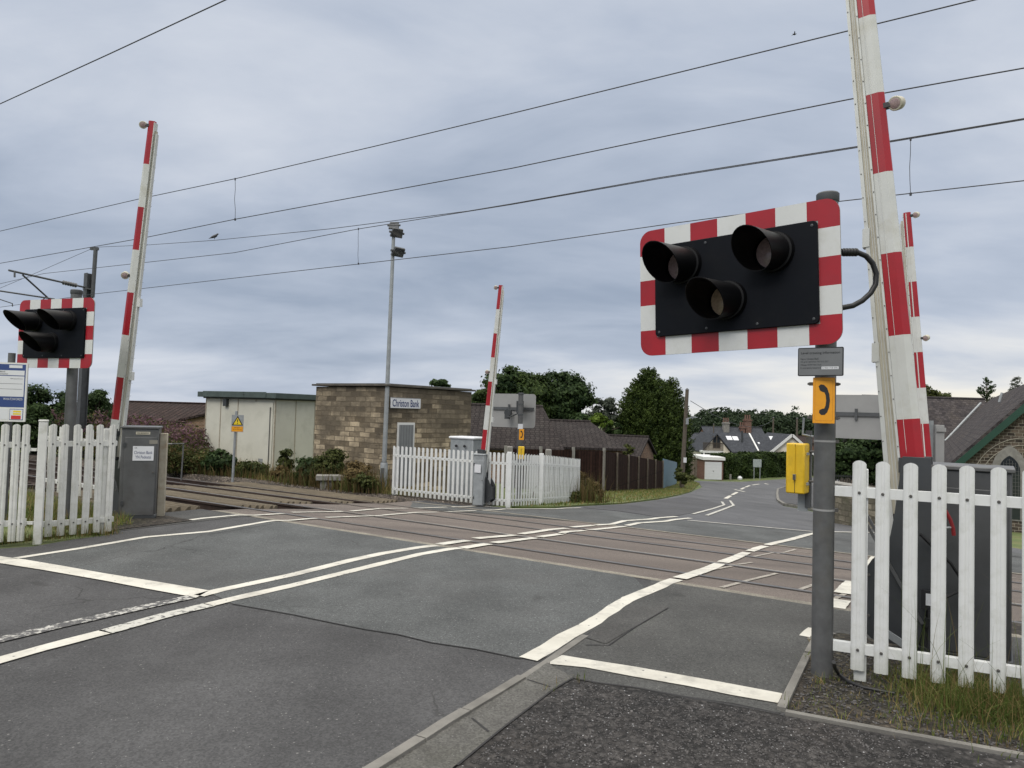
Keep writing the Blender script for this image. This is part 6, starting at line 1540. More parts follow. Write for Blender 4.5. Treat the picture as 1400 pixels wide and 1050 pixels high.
tp, ta, tb_ = tpole('tall brown telegraph pole with a small lamp bracket, right of the big conifer', 932.5, 648, 939.5, 533, 52.0, 0.17)
mb = MB(); q = PZ(939.5, 576, 51.6); mb.box(q, (0.16, 0.2, 0.42), m_galvl); mb.tube([q+ZV*.2, q+ZV*.28+Vector((0.62, 0, 0))], 0.03, m_galvl, 8); mb.box(q+ZV*.30+Vector((.45, 0, 0)), (0.5, 0.12, 0.05), m_galvl); mb.build('lamp_bracket', tp)
mb = MB(); q = PZ(936.5, 629, 51.6); mb.box(q, (0.2, 0.1, 0.34), m_paper); mb.build('notice', tp)
tpole('thin distant telegraph pole before the wood, above the left of the cream house', 975.3, 596, 975.8, 580, 120)
tpole('distant telegraph pole rising behind the ridge of the cream house', 1057, 596, 1057.3, 571, 125, 0.18)
tpole('pale distant telegraph pole right of the cream house gable', 1089.5, 606, 1089.8, 572, 100, 0.16)
a = PZ(944, 548, 52); b = PZ(1057, 574, 125)
mb = MB(); k_ = [a+(b-a)*t_/8 - ZV*1.5*(4*(t_/8)*(1-t_/8)) for t_ in range(9)]; mb.tube(k_, 0.02, m_wire, 6); mb.build('telephone_wire', None, label='thin sagging telephone wire from the tall pole to the far roofs', cat='wire')

# ================================================================== CHAPEL
chY = 25.0
ch = thing('stone_chapel', 'whinstone chapel with green bargeboard and slate roofs at the right edge', 'building', Vector((xat(1360, chY), chY, ground(xat(1360, chY), chY).z)))
# gable wall faces the viewer, slightly turned; its left slope runs up to the right
cn2 = PZ(1300, 650, chY); ca = Vector((.8674, -.4976, 0)).normalized(); cb_ = Vector((.4976, .8674, 0)).normalized()
def onch(px, py, off=0.0):
    r = ray(px, py); o = cn2 - cb_*off; t_ = (o-EYE).dot(cb_)/r.dot(cb_); return EYE+r*t_
e0 = onch(1296, 641); e1_ = onch(1400, 552.5)
sl2 = (e1_.z-e0.z)/((e1_-e0).dot(ca)); HW = 3.1; zg = ch.location.z; apex = e0 + ca*HW + ZV*(HW*sl2)
fl0 = Vector((e0.x, e0.y, 0))
mb = MB(); mb.prism([(0, zg-.5), (2*HW, zg-.5), (2*HW, e0.z), (HW, apex.z), (0, e0.z)], fl0, ca, ZV, cb_*34.0, m_rubble); mb.build('wall', ch, smooth=False)
mb = MB(); eave = e0-ca*0.35-ZV*(0.35*sl2)
for sg in (-1, 1):
    a = Vector((e0.x, e0.y, 0))+ca*(HW-sg*(-1)*0) ; 
    A0 = fl0+ca*(HW+sg*(HW+.35))+ZV*(e0.z-.35*sl2)-cb_*.22; A1 = fl0+ca*HW+ZV*(apex.z)-cb_*.22
    B0_ = A0+cb_*34.6; B1_ = A1+cb_*34.6; up = ZV*.16
    vs = [A0+ZV*.02, A1+ZV*.02, B1_+ZV*.02, B0_+ZV*.02, A0+up, A1+up, B1_+up, B0_+up]
    fs = [(4, 5, 6, 7), (3, 2, 1, 0), (0, 1, 5, 4), (2, 3, 7, 6), (1, 2, 6, 5), (3, 0, 4, 7)]
    if sg > 0: fs = [f[::-1] for f in fs]
    fs = [f[::-1] for f in fs]
    mb.add(vs, fs, m_slatep)
rfc = mb.build('roof', ch, smooth=False)
mb = MB()
for sg in (-1, 1):
    A0 = fl0+ca*(HW+sg*(HW+.35))+ZV*(e0.z-.35*sl2)-cb_*.26; A1 = fl0+ca*HW+ZV*(apex.z)-cb_*.26; dv = (A1-A0)
    mb.box((A0+A1)/2-ZV*.11, (dv.length, .07, .20), m_greenb, dv.normalized(), cb_, dv.normalized().cross(cb_))
mb.build('bargeboard', rfc)
# lancet window with a stone surround and iron grille, and the relieving arch above it
wc = onch(1380, 651, 0.0); 
def lancet(w_, hs_, ht_, n_=10):
    pts = [(-w_/2, -hs_), (w_/2, -hs_)]
    for k in range(n_+1):
        th = math.radians(60*k/n_); pts.append((-w_/2+w_*math.cos(th), w_*math.sin(th)*ht_))
    for k in range(n_, -1, -1):
        th = math.radians(60*k/n_); pts.append((w_/2-w_*math.cos(th), w_*math.sin(th)*ht_))
    return pts
mb = MB(); wc = onch(1380, 644); mb.prism(lancet(0.98, 1.6, 1.0), wc-cb_*.03, ca, ZV, cb_*.04, m_conc); wf = mb.build('window_surround', ch, smooth=False)
mb = MB(); mb.prism(lancet(0.58, 1.55, 1.0), wc-cb_*.045, ca, ZV, cb_*.02, m_glass); mb.build('window_glass', wf, smooth=False)
mb = MB()
for k in range(-3, 4): mb.box(wc-cb_*.055+ca*(k*.08)+ZV*(-.5+.10), (.010, .01, 1.6-abs(k)*.12), m_galv, ca, cb_)
for k in range(-10, 4): mb.box(wc-cb_*.055+ZV*(k*.12), (.54-(max(0, k)*.14), .01, .010), m_galv, ca, cb_)
mb.build('grille', wf)
mb = MB(); ac = onch(1402, 668)
for r_ in (1.30, 1.50):
    pts = [ac+ca*(r_*math.cos(th))+ZV*(r_*1.15*math.sin(th)-.1)-cb_*.02 for th in [math.pi*(0.50+0.5*k/16) for k in range(17)]]
    mb.tube(pts, 0.012, mat('pale_mortar', (0.36, 0.33, 0.27), 0.9), 6)
mb.build('relieving_arch', ch)
# chapel hall roof behind, ridge level, with a lead valley
Yd = 52.0; hx0, hx1 = xat(1222, Yd), xat(1392, Yd)
zr2 = zat(1290, 546.5, Yd+4.5); ze2 = zat(1250, 637, Yd-.5)
gable_house('chapel_hall', 'long hall with a mottled purple slate roof joining the left side of the chapel', 'building', ((hx0+hx1)/2, Yd+4.2), (1, -0.03, 0), hx1-hx0, 9.0, g(55)-.3, ze2, zr2, m_rubble, m_slatep)
mb = MB(); a = PZ(1292, 603, 50.0); b = PZ(1341, 551, 51.5); mb.tube([a, b], 0.075, m_galvl, 8); mb.build('lead_valley', ch)
mb = MB(); a = PZ(1366, 550, 30); b = PZ(1370, 537, 30); mb.tube([a, b], 0.05, m_galvl, 8); mb.build('lead_flashing', ch)
# grey feeder cabinet/plate post beyond the far right barrier
p = PZ(1284, 605, 12.8); gz = ground(p.x, p.y).z; o = thing('grey_pillar_box', 'narrow pale grey steel box on a post beyond the far right barrier arm', 'box', Vector((p.x, p.y, gz)))
mb = MB(); zt_ = zat(1284, 581, 12.8); zb_ = zat(1284, 632, 12.8); mb.box(Vector((p.x, p.y, (zt_+zb_)/2)), (0.135, 0.12, zt_-zb_), m_backg, Vector((0.95, -.3, 0))); mb.build('box', o, bevel=0.006)
mb = MB(); mb.box(Vector((p.x-.01, p.y-.075, zt_-.08)), (0.145, 0.03, 0.07), m_backg, Vector((0.95, -.3, 0))); mb.build('lid', o)
q = PZ(1275.5, 575, 12.8); mb = MB(); mb.box(Vector((q.x, q.y+.05, (q.z+gz)/2)), (0.055, 0.05, q.z-gz), m_galvl); mb.build('post', o)

# low stone wall and black iron gate right of the near post, beyond the crossing
a = PZ(1120, 690, 21.5); b = PZ(1275, 690, 17.0)
lw = thing('stone_wall', 'low rough stone wall beyond the crossing, seen between the near post and the pickets', 'wall', ground(a.x, a.y))
ax = Vector((b.x-a.x, b.y-a.y, 0)); L_ = ax.length; ax.normalize(); ay = ZV.cross(ax)
mb = MB(); zt_ = zat(1160, 667, 20); ga = ground(a.x, a.y).z; gb = ground(b.x, b.y).z
mb.prism([(0, ga-.1), (L_, gb-.1), (L_, zt_), (0, zt_)], Vector((a.x, a.y, 0)), ax, ZV, ay*.35, m_lowwall); mb.build('masonry', lw, smooth=False)
mb = MB(); mb.prism([(-.03, zt_), (L_, zt_), (L_, zt_+.07), (-.03, zt_+.07)], Vector((a.x, a.y, 0))-ay*.04, ax, ZV, ay*.43, m_conc); mb.build('coping', lw, bevel=0.02)
a = PZ(1140, 655, 27); b = PZ(1166, 655, 27); gz = zat(1150, 664, 27); zt_ = zat(1150, 651, 27)
ig = thing('iron_gate', 'small black iron garden gate under the dark hedge behind the low wall', 'gate', Vector((a.x, a.y, gz-.3)))
mb = MB()
for z in (gz, zt_): mb.box(Vector(((a.x+b.x)/2, 27, z)), (b.x-a.x, .03, .04), m_ink)
for k in range(9): mb.tube([Vector((a.x+(b.x-a.x)*k/8, 27, gz-.3)), Vector((a.x+(b.x-a.x)*k/8, 27, zt_+.06))], .012, m_ink, 6)
mb.build('bars', ig)
lz_ = lambda p, z_: Vector((p.x, p.y, z_))
sheet('garden_lawn', [PZ(1146, 640, 23), PZ(1270, 640, 18.5), PZ(1290, 640, 26), PZ(1138, 640, 30)], m_grassg, 0.55, skirt=0.3)

# ================================================================== VEGETATION
def leaf_mesh(name, C_, sizes, nrm=None, mt=None, aspect=0.55, origin=None, parent=None, mats=None, mi=None):
    """one small folded diamond leaf per centre"""
    n_ = len(C_); C_ = np.asarray(C_); s_ = np.asarray(sizes).reshape(-1, 1)
    a = rng.normal(size=(n_, 3)); a /= np.linalg.norm(a, axis=1, keepdims=True)
    if nrm is not None:
        nn = np.asarray(nrm)+rng.normal(size=(n_, 3))*0.55; nn /= np.linalg.norm(nn, axis=1, keepdims=True)
        a = a-nn*(a*nn).sum(1, keepdims=True); a /= np.linalg.norm(a, axis=1, keepdims=True)+1e-9
    else:
        nn = rng.normal(size=(n_, 3)); nn = nn-a*(a*nn).sum(1, keepdims=True); nn /= np.linalg.norm(nn, axis=1, keepdims=True)
    b = np.cross(nn, a); asp = aspect*(0.7+0.6*rng.random((n_, 1)))
    v = np.empty((n_, 4, 3)); v[:, 0] = C_-a*s_*0.5; v[:, 1] = C_+b*s_*asp*0.5+nn*s_*0.08; v[:, 2] = C_+a*s_*0.5; v[:, 3] = C_-b*s_*asp*0.5+nn*s_*0.08
    o_ = np.array(origin if origin is not None else C_.mean(0)); v = v.reshape(-1, 3)-o_
    me = bpy.data.meshes.new(name); me.vertices.add(n_*4); me.vertices.foreach_set('co', v.ravel())
    me.loops.add(n_*4); me.loops.foreach_set('vertex_index', np.arange(n_*4, dtype=np.int32))
    me.polygons.add(n_); me.polygons.foreach_set('loop_start', np.arange(0, n_*4, 4, dtype=np.int32)); me.polygons.foreach_set('loop_total', np.full(n_, 4, dtype=np.int32))
    for q in (mats or [mt]): me.materials.append(q)
    if mi is not None: me.polygons.foreach_set('material_index', np.asarray(mi, dtype=np.int32))
    me.update(calc_edges=True); me.validate()
    o = bpy.data.objects.new(name, me); col.objects.link(o)
    if parent is not None: o.parent = parent; o.location = Vector(o_)-origin_of(parent)
    else: o.location = Vector(o_)
    return o
def crown_pts(blobs, n_, clump=0.28, nc=60, flat=1.0):
    """leaf positions gathered in clumps over the shells of a few ellipsoids (centre, radii)"""
    C_ = []; Nn = []; vol = np.array([b[1][0]*b[1][2]+b[1][0]*b[1][1] for b in blobs]); vol = vol/vol.sum()
    for (c, r), f in zip(blobs, vol):
        c = np.array(c); r = np.array(r); k = max(6, int(nc*f)); m_ = int(n_*f/k)+1
        d = rng.normal(size=(k, 3)); d /= np.linalg.norm(d, axis=1, keepdims=True)
        rad = 0.55+0.45*rng.random((k, 1))**0.6; cc = c+d*r*rad*(0.80+0.25*rng.random((k, 1)))
        cr_ = r.mean()*clump*(0.6+0.9*rng.random(k))
        for i in range(k):
            q = rng.normal(size=(m_, 3))*0.52; tw = rng.normal(size=3); tw /= np.linalg.norm(tw); q += tw*(rng.random((m_, 1))-.5)*1.3; far = rng.random((m_, 1)) < 0.12; q = np.where(far, q*1.4, q)
            q[:, 2] *= 0.62*flat; C_.append(cc[i]+q*cr_[i]); Nn.append(q*0.8+d[i]*0.5+np.array([0, 0, 0.35]))
    return np.concatenate(C_), np.concatenate(Nn)
def tree(label, base, blobs, n_, leaf, mt, trunk_r=0.2, name="tree", clump=0.28, nc=60, group=None, cat='tree', aspect=0.6, limbs=6):
    base = Vector(base); root = thing(name, label, cat, base, group)
    P_, Nn = crown_pts(blobs, n_, clump, nc)
    ok = P_[:, 2] > base.z+0.02; P_ = P_[ok]; Nn = Nn[ok]
    leaf_mesh('crown', P_, leaf*(0.6+0.8*rng.random(len(P_))), Nn, mt, aspect, parent=root)
    cz = np.array([b[0] for b in blobs]).mean(0); top = Vector(cz)
    mb = MB(); k_ = [base-ZV*.2, base+(top-base)*0.35+Vector((random.uniform(-.1, .1), 0, 0)), base+(top-base)*0.7, top+ZV*.3]
    mb.tube(k_, [trunk_r*1.15, trunk_r*.85, trunk_r*.6, trunk_r*.25], m_bark, 10)
    for j in range(limbs):
        b = blobs[j % len(blobs)]; st = base+(top-base)*random.uniform(.35, .85); a_ = random.uniform(0, 6.28)
        en = Vector(b[0])+Vector((math.cos(a_)*b[1][0]*.6, math.sin(a_)*b[1][1]*.6, random.uniform(-.1, .5)*b[1][2])); md = (st+en)/2+ZV*random.uniform(-.2, .4)
        mb.tube([st, md, en], [trunk_r*.45, trunk_r*.3, trunk_r*.1], m_bark, 6)
    mb.build('trunk', root)
    return root
def pblob(px, py, Yd, rx, rz, ry=None):
    """ellipsoid given by its picture position, true distance and size in picture units"""
    p = PZ(px, py, Yd); k = Yd/FPX; return ((p.x, p.y, p.z), (rx*k, (ry or (rx+rz)/2)*k, rz*k))
def gat(px, Yd): p = PZ(px, 600, Yd); return (p.x, p.y, ground(p.x, p.y).z)
# trees over the bungalows
tree('wide dark broadleaf tree right of the sign back, above the bungalow roof', gat(775, 62), [pblob(772, 540, 62, 38, 26), pblob(745, 556, 62, 34, 30), pblob(792, 545, 62, 20, 20), pblob(760, 525, 62, 24, 14), pblob(748, 575, 62, 40, 26)], 42000, 0.29, l_dark, 0.4, nc=120, clump=0.26)
tree('tall broadleaf tree just right of the distant barrier arm', gat(700, 60), [pblob(700, 530, 60, 40, 22), pblob(725, 522, 60, 28, 14), pblob(690, 550, 60, 36, 24), pblob(722, 550, 60, 34, 30)], 38000, 0.28, l_oak, 0.35, nc=100, clump=0.26)
tree('spiky topped tree immediately right of the distant barrier arm', gat(692, 56), [pblob(693, 519, 56, 12, 17), pblob(686, 533, 56, 15, 12), pblob(700, 535, 56, 14, 12)], 9000, 0.25, l_dark, 0.2, nc=40, clump=0.32)
tree('green tree left of the distant barrier arm, over the stone building', gat(660, 58), [pblob(660, 541, 58, 16, 10), pblob(655, 556, 58, 18, 16), pblob(672, 548, 58, 14, 14)], 12000, 0.26, l_oak, 0.2, nc=50)
tree('small dark treetop showing over the flat roof of the stone building', gat(600, 55), [pblob(600, 526, 55, 17, 5), pblob(604, 540, 55, 18, 12)], 3500, 0.36, l_dark, 0.18, nc=30)
tree('thin grey leaved tree between the broadleaf and the conifer', gat(826, 66), [pblob(826, 556, 66, 14, 14), pblob(834, 572, 66, 16, 14), pblob(812, 572, 66, 14, 12), pblob(836, 562, 66, 9, 12)], 8000, 0.22, l_grey, 0.2, nc=45, clump=0.30)
tree('bright lime green shrub before the grey leaved tree', gat(817, 58), [pblob(817, 573, 58, 10, 8), pblob(828, 577, 58, 8, 6)], 2600, 0.30, l_lime, 0.12, nc=18)
tree('low dark shrubs behind the middle bungalow roof', gat(795, 60), [pblob(795, 574, 60, 22, 9), pblob(840, 585, 60, 14, 10)], 4500, 0.34, l_dark, 0.15, nc=30)
# big conifer: whorled sprays
def conifer(label, px, Yd, top_py, widths, n_, mt=l_con, leaf=0.34, seed=1):
    base = Vector(gat(px, Yd)); root = thing('conifer_tree', label, 'tree', base, 'conifers'); k = Yd/FPX; C_ = []; Nn = []; sz_ = 1.0 if n_ > 9000 else 0.45
    tot = sum((b[1]) for b in widths); ys = [w_[0] for w_ in widths]; ws = [w_[1] for w_ in widths]
    for i in range(n_//26):
        py = random.uniform(top_py, ys[-1]); hw = np.interp(py, ys, ws)*k
        if random.random() > (hw/(max(ws)*k))*0.9+0.12: continue
        a = random.uniform(0, 2*math.pi); rr = hw*(0.55+0.45*random.random()**0.5)*random.uniform(0.82, 1.10)
        cx_ = base.x + (px-px)*k; z = PZ(px, py, Yd).z; cpx = PZ(px, py, Yd).x
        c = np.array([cpx+math.cos(a)*rr, base.y+math.sin(a)*rr, z]); dr = np.array([math.cos(a), math.sin(a), 0.75]); dr /= np.linalg.norm(dr)
        t_ = rng.random((26, 1)); pts = c+dr*(t_-0.5)*1.35*sz_+rng.normal(size=(26, 3))*(0.17*(1.15-t_))*sz_*np.array([1, 1, 0.8])
        C_.append(pts); Nn.append(np.tile(dr, (26, 1))*0.4+rng.normal(size=(26, 3)))
    C_ = np.concatenate(C_); Nn = np.concatenate(Nn)
    leaf_mesh('crown', C_, leaf*(0.6+0.7*rng.random(len(C_))), Nn, mt, 0.35, parent=root)
    mb = MB(); mb.tube([base-ZV*.2, Vector((base.x, base.y, PZ(px, top_py+8, Yd).z))], [0.35, 0.04], m_bark, 10); mb.build('trunk', root)
    return root
conifer('broad dark green conifer with a pointed top, left of the telegraph pole', 886, 66, 508, [(508, 1.0), (516, 6), (526, 15), (540, 26), (555, 33), (575, 40), (600, 44), (625, 45), (650, 38)], 120000, leaf=0.24)
conifer('narrower conifer crowding the right side of the broad one', 916, 67, 521, [(521, 1.0), (530, 6), (545, 13), (570, 20), (600, 25), (630, 27), (652, 22)], 50000, leaf=0.24)
tree('small green bush at the foot of the telegraph pole', gat(933, 50), [pblob(938, 654, 50, 12, 7), pblob(928, 648, 50, 7, 8)], 5000, 0.13, l_bramble, 0.05, name='bush', cat='bush', nc=30, limbs=2)
# far wood: one mass
P_ = []
for px in np.arange(925, 1330, 3.1):
    for row in range(3):
        Yd = 190+row*28+random.uniform(-8, 8); tp = 571+random.uniform(-5, 5)-row*3.5+(6 if px < 950 else 0)+0.0286*(px-1020)
        if 940 < px < 960: tp += 3
        P_.append(pblob(px+random.uniform(-2, 2), tp+6, Yd, random.uniform(6, 9), random.uniform(6, 10)))
        P_.append(pblob(px+random.uniform(-2, 2), tp+20, Yd, 9, 14))
a_, b_ = crown_pts(P_, 150000, 0.36, 3000)
wd_ = leaf_mesh('distant_wood', a_, 0.65*(0.6+0.8*rng.random(len(a_))), b_, l_wood, 0.7); tag(wd_, 'dark wooded hillside along the horizon behind the far houses', 'wood', kind='stuff')
# right side trees
tree('dark tree behind the chapel hall roof, right of the raised arms', gat(1268, 80), [pblob(1262, 538, 80, 20, 11), pblob(1283, 545, 80, 16, 7), pblob(1250, 548, 80, 16, 10)], 7000, 0.34, l_bramble, 0.2, nc=45)
conifer('sparse spiky pine top above the chapel roof', 1349, 75, 516, [(516, .8), (524, 4), (530, 9), (536, 11), (541, 6), (546, 9), (556, 9)], 2600, l_dark, 0.22)
tree('wispy treetop at the far right above the chapel roof', gat(1388, 75), [pblob(1389, 524, 75, 5, 9), pblob(1383, 535, 75, 8, 6)], 900, 0.16, l_grey, 0.06, nc=30, clump=0.35, limbs=4)
tree('dense dark evergreen trees beyond the crossing, seen between the near post and the barrier arm', gat(1175, 33), [pblob(1160, 618, 33, 28, 34), pblob(1195, 612, 33, 30, 38), pblob(1215, 630, 33, 24, 26), pblob(1150, 640, 33, 22, 16), pblob(1185, 640, 33, 30, 18)], 42000, 0.17, l_dark, 0.25, nc=170, clump=0.25)
# hedge
hA = G(993, 655.5); hB = G(1120, 650); hz = zat(1040, 622, 86)
ax = Vector((hB.x-hA.x, hB.y-hA.y, 0)); L_ = ax.length; ax.normalize(); ay = ZV.cross(ax)
hg = thing('clipped_hedge', 'long clipped green hedge in front of the cream house', 'hedge', Vector((hA.x, hA.y+.5, ground(hA.x, hA.y).z)))
n_ = 42000; t_ = rng.random(n_)*L_; zg0 = hA.z-.2; gl = np.array([g(dd(hA+ax*q)) for q in (0, L_)])
zb_ = gl[0]+(gl[1]-gl[0])*t_/L_; top = hz+0.12*np.sin(t_*1.3)+0.10*np.sin(t_*3.1+1); face = rng.random(n_)
zz_ = np.where(face < 0.7, zb_+(top-zb_)*rng.random(n_), top+rng.normal(size=n_)*0.07); dep = np.where(face < 0.7, 0.35+rng.normal(size=n_)*0.13, 0.3+rng.random(n_)*1.9)
dep = dep+0.12*np.sin(t_*2.1)+.1*np.sin(zz_*3+t_)
C_ = np.array([[hA.x, hA.y, 0]])+np.outer(t_, ax)+np.outer(dep, ay); C_[:, 2] = zz_
Nn = np.where((face < 0.7)[:, None], -np.array(ay)+np.array([0, 0, .3]), np.array([0, 0, 1.0]))
leaf_mesh('foliage', C_, 0.22*(0.6+.8*rng.random(n_)), Nn, l_hedge, .6, parent=hg)
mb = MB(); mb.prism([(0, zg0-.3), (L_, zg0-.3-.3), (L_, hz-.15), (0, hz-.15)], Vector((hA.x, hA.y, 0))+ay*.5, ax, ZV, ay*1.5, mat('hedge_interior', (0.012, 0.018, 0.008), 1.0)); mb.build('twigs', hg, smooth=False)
# left bushes
tree('large dark green bush behind the notice board at the left', gat(50, 30), [pblob(45, 560, 30, 30, 28), pblob(75, 555, 30, 26, 22), pblob(20, 560, 30, 26, 26), pblob(55, 590, 30, 60, 26), pblob(-15, 565, 30, 30, 30)], 45000, 0.11, l_dark, 0.12, name='bush', cat='bush', nc=140, clump=0.25)
tree('dark leafy bush right of the left light post, before the pink flowers', gat(128, 29), [pblob(128, 556, 29, 20, 20), pblob(115, 575, 29, 26, 26), pblob(132, 548, 29, 8, 18), pblob(150, 570, 29, 12, 12)], 24000, 0.10, l_dark, 0.1, name='bush', cat='bush', nc=80, clump=0.26)
# fireweed bank: green below, pink spires on top
def bank(name, label, Pa, Pb, h0, h1, dep, n_, leaf, mts, mi_fn, cat='plants', kind='stuff'):
    t_ = rng.random(n_); q = rng.random(n_); dz = rng.random(n_)
    X_ = Pa.x+(Pb.x-Pa.x)*t_; Y_ = Pa.y+(Pb.y-Pa.y)*t_+(q-.5)*dep
    hh = (h0+(h1-h0)*t_)*(0.80+0.20*np.sin(t_*23)+0.12*np.sin(t_*61+1.3)); 
    zb_ = np.array([ground(x, y).z for x, y in zip(X_, Y_)]); zz_ = zb_+hh*dz**0.7+rng.normal(size=n_)*.05
    C_ = np.stack([X_, Y_, zz_], 1); o = leaf_mesh(name, C_, leaf*(0.5+rng.random(n_)), None, None, .35, mats=mts, mi=mi_fn(dz, t_)); return tag(o, label, cat, kind=kind)
Pa = Vector(gat(118, 31)); Pb = Vector(gat(298, 27))
h_a = zat(150, 562, 31)-Pa.z; h_b = zat(270, 588, 28)-Pb.z
bank('fireweed', 'bank of tall pink flowering willowherb in front of the brown roof', Pa, Pb, h_a, h_b, 5.0, 36000, 0.13, [l_bramble, l_pink, l_brown], lambda dz, t_: np.where(rng.random(len(dz)) < np.clip((dz-.4)*1.5, 0, .72), 1, np.where(rng.random(len(dz)) < .25, 2, 0)), 'flowers')
Pa = Vector(gat(215, 23.2)); Pb = Vector(gat(300, 24.5))
bank('weeds', 'tangled green weeds along the track left of the cream hut', Pa, Pb, 0.95, 0.55, 2.2, 12000, 0.10, [l_bramble, l_brown], lambda dz, t_: (rng.random(len(dz)) < .2).astype(int))
def bush(label, px, py, Yd, rx, rz, n_, leaf, mt, name='bush', mats=None, blobs=None, cat='bush'):
    b = blobs or [pblob(px, py, Yd, rx, rz), pblob(px-rx*.5, py+rz*.4, Yd, rx*.7, rz*.7), pblob(px+rx*.5, py+rz*.45, Yd, rx*.7, rz*.6)]
    return tree(label, gat(px, Yd), b, n_, leaf, mt, 0.03, name=name, cat=cat, nc=40, limbs=3)
bush('dark bramble bush at the foot of the hut, left of the warning post', 300, 628, 23.2, 17, 15, 6000, 0.11, l_dark)
bush('low green bush at the foot of the hut, right of the warning post', 345, 640, 23.2, 20, 9, 4500, 0.10, l_bramble)
bush('upright green shrub by the right corner of the cream hut', 391, 628, 22.4, 7, 16, 2600, 0.09, l_bramble)
bush('rusty brown dock plants under the hut corner', 385, 645, 22.0, 12, 8, 1800, 0.08, l_brown, name='dock_plant', cat='plant')
bush('dense dark bramble before the left face of the stone building', 425, 642, 21.4, 22, 14, 7000, 0.10, l_dark)
bush('tall green and brown weeds against the stone building', 452, 632, 20.9, 18, 18, 5000, 0.08, l_bramble, name='weed_clump', cat='weeds')
bush('brown seeding weeds left of the lamp column', 492, 648, 19.9, 18, 18, 5200, 0.075, l_brown, name='weed_clump', cat='weeds')
bush('thin green weeds in front of the seeding weeds by the lamp column', 500, 657, 19.4, 14, 10, 2000, 0.07, l_bramble, name='weed_clump', cat='weeds')
# grass blades ------------------------------------------------------------------
def blades(name, label, pts, hmin, hmax, mt, wd=0.004, lean=0.5, mats=None, p2=0.0, seg=4, kind='stuff', cat='grass'):
    V = []; F = []; M_ = []
    for p in pts:
        h_ = random.uniform(hmin, hmax)*random.uniform(.6, 1.1); a_ = random.uniform(0, 6.28); ld = Vector((math.cos(a_), math.sin(a_), 0)); ln = random.random()**1.5*lean*h_; sd_ = Vector((-ld.y, ld.x, 0)); sd_ = (sd_*math.cos(.6)+ld*math.sin(.6)*random.choice((-1, 1))); w_ = wd*random.uniform(.6, 1.4); o = len(V)
        for k in range(seg+1):
            t_ = k/seg; c = Vector(p)+ld*ln*t_*t_*1.2+ZV*h_*(t_-0.28*t_*t_*(ln/h_)); ww = w_*(1-t_**1.6)*.5+0.0002
            V += [c-sd_*ww, c+sd_*ww]
        m_ = 1 if (mats and random.random() < p2) else 0
        for k in range(seg): F.append((o+2*k, o+2*k+1, o+2*k+3, o+2*k+2)); M_.append(m_)
    me = bpy.data.meshes.new(name); c0 = Vector(pts[0]); me.from_pydata([v-c0 for v in V], [], F)
    for q in (mats or [mt]): me.materials.append(q)
    me.polygons.foreach_set('material_index', M_)
    o = bpy.data.objects.new(name, me); col.objects.link(o); o.location = c0
    return tag(o, label, cat, kind=kind)
def scatter_fence(n_, u0, u1, off0, off1, dens=None):
    out = []
    ax = Vector((dvv.x, dvv.y, 0)); 
    ay = ZV.cross(ax.normalized())
    while len(out) < n_:
        u_ = random.uniform(u0, u1); q = random.gauss((off0+off1)/2, (off1-off0)/3.2)
        if dens and random.random() > dens(u_): continue
        p = Vector((pa.x, pa.y, 0))+ax*u_+ay*q; out.append(ground(p.x, p.y, 0.0))
    return out
clumps = [random.uniform(.3, 2.6) for _ in range(34)]
def dn(u_): return min(1, max(0.05, (u_-0.12)*1.4))*(.25+.75*max(math.exp(-((u_-c)/.05)**2) for c in clumps))
blades('grass_tufts', 'long uncut grass growing through the foot of the nearest picket fence', scatter_fence(7500, 0.15, 3.0, -0.34, 0.22, dn), 0.05, 0.23, l_grass, 0.0040, 1.2, [l_grass, l_dry], .30)
blades('grass_tufts', 'short turf round the nearest picket fence', scatter_fence(12000, 0.2, 3.0, -0.50, 0.30, lambda u_: min(1, u_)), 0.02, 0.085, l_grass, 0.004, 0.8, [l_grass, l_dry], .35)
blades('grass_stems', 'a few tall dry grass stems before the nearest pickets', scatter_fence(90, 0.25, 2.4, -0.25, 0.1), 0.40, 0.75, l_dry, 0.0028, 0.7, [l_grass, l_dry], .5, seg=7)
def area_pts(pl, n_):
    f = sampler([Vector((p.x, p.y)) for p in pl], 0.0); return [f() for _ in range(n_)]
blades('moss_weeds', 'sparse weeds in the gravel between the edging stones', area_pts(gp((1118, 905), (1150, 900), (1400, 950), (1400, 1025), (1090, 968)), 900), 0.01, 0.04, l_grass, 0.005, 0.8, [l_grass, l_dry], .4)
blades('verge_grass', 'green grass behind the left picket fence', area_pts([td(8.85, 4.6), td(9.0, 5.2), td(9.9, 5.6), td(13, 5.75), td(12.5, 3.0)], 8000), 0.05, 0.20, l_grass, 0.008, 0.6, [l_grass, l_dry], .3)
lf = [ground(*( (G(65, 738).to_2d().lerp(G(147, 730.5).to_2d(), random.uniform(-.8, 1.1)) + Vector((random.gauss(0, .07), random.gauss(.05, .06)))) )) for _ in range(900)]
blades('grass_tufts', 'grass tufts along the foot of the left picket panel', lf, 0.03, 0.20, l_grass, 0.005, 0.6, [l_grass, l_dry], .5)
blades('verge_grass', 'mown green grass on the verge before the brown fence', area_pts(gp(*verge_px), 15000), 0.05, 0.14, l_grass, 0.03, 0.5, [l_grass, l_dry], .35, seg=2)
blades('verge_grass', 'dry grass along the ballast edge before the cream hut', area_pts([td(12.5, 14.4), td(24, 14.4), td(24, 17.5), td(12.5, 16.0)], 9000), 0.05, 0.25, l_grass, 0.014, 0.6, [l_grass, l_dry], .6, seg=2)
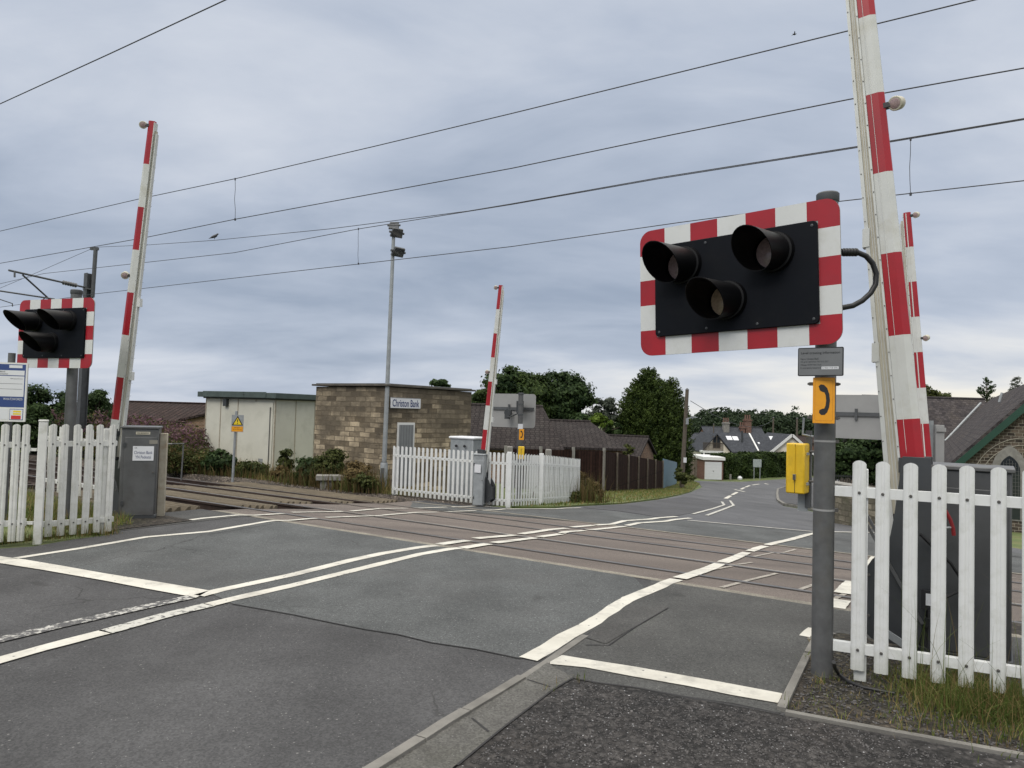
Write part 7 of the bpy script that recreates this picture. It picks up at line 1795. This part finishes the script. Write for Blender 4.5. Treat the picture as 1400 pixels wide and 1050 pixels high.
blades('verge_grass', 'straw coloured grass at the left foot of the weeds', area_pts([td(20, 14.6), td(23, 14.6), td(23, 16.5), td(20, 16.5)], 2500), 0.25, 0.6, l_dry, 0.014, 0.5, seg=3)
bush('tall seeding weeds at the end of the far white fence', 797, 668, 22.3, 14, 26, 3200, 0.075, l_brown, name='weed_clump', cat='weeds', blobs=[pblob(800, 660, 22.3, 10, 22), pblob(790, 675, 22.3, 13, 14), pblob(812, 672, 22.3, 12, 13)])
bush('green weeds spilling from the far white fence onto the verge', 775, 680, 21.3, 18, 9, 3500, 0.07, l_bramble, name='weed_clump', cat='weeds')
bush('small green shrub peeping over the brown fence by the gable', 857, 616, 46, 9, 8, 2500, 0.15, l_bramble)

def seg_pts(a, b, n_, sp):
    out = []
    for _ in range(n_):
        t_ = random.random(); out.append(ground(a.x+(b.x-a.x)*t_+random.gauss(0, sp), a.y+(b.y-a.y)*t_+random.gauss(0, sp)))
    return out
wa = Vector(gat(283, 23.6)); wb = Vector(gat(405, 22.6)); wc_ = Vector(gat(410, 21.6)); wd2 = Vector(gat(515, 19.6))
blades('weed_stems', 'thin upright weed stems in front of the cream hut', seg_pts(wa, wb, 1500, .35), 0.12, 0.5, l_bramble, 0.020, 0.5, [l_bramble, l_brown], .45, seg=3, cat='weeds')
blades('weed_stems', 'thin upright weed stems before the stone building', seg_pts(wc_, wd2, 2400, .35), 0.15, 0.8, l_bramble, 0.018, 0.5, [l_bramble, l_brown], .6, seg=3, cat='weeds')
blades('weed_stems', 'thin upright weed stems at the end of the far white fence', seg_pts(Vector(gat(772, 21.2)), Vector(gat(812, 22.5)), 700, .3), 0.3, 1.1, l_bramble, 0.016, 0.4, [l_bramble, l_brown], .6, seg=3, cat='weeds')
blades('weed_stems', 'a few weeds rooted at the kerb and post feet by the near light', [ground(*(G(px, py).to_2d()+Vector((random.gauss(0, .03), random.gauss(0, .03))))) for px, py in [(1118, 935), (1108, 903), (1142, 930), (1178, 926), (1210, 930), (1245, 936), (1083, 968), (790, 931), (752, 944), (1116, 880), (1150, 985), (1240, 1000)] for _ in range(16)], 0.02, 0.09, l_grass, 0.004, 1.0, [l_grass, l_dry], .3, cat='weeds')
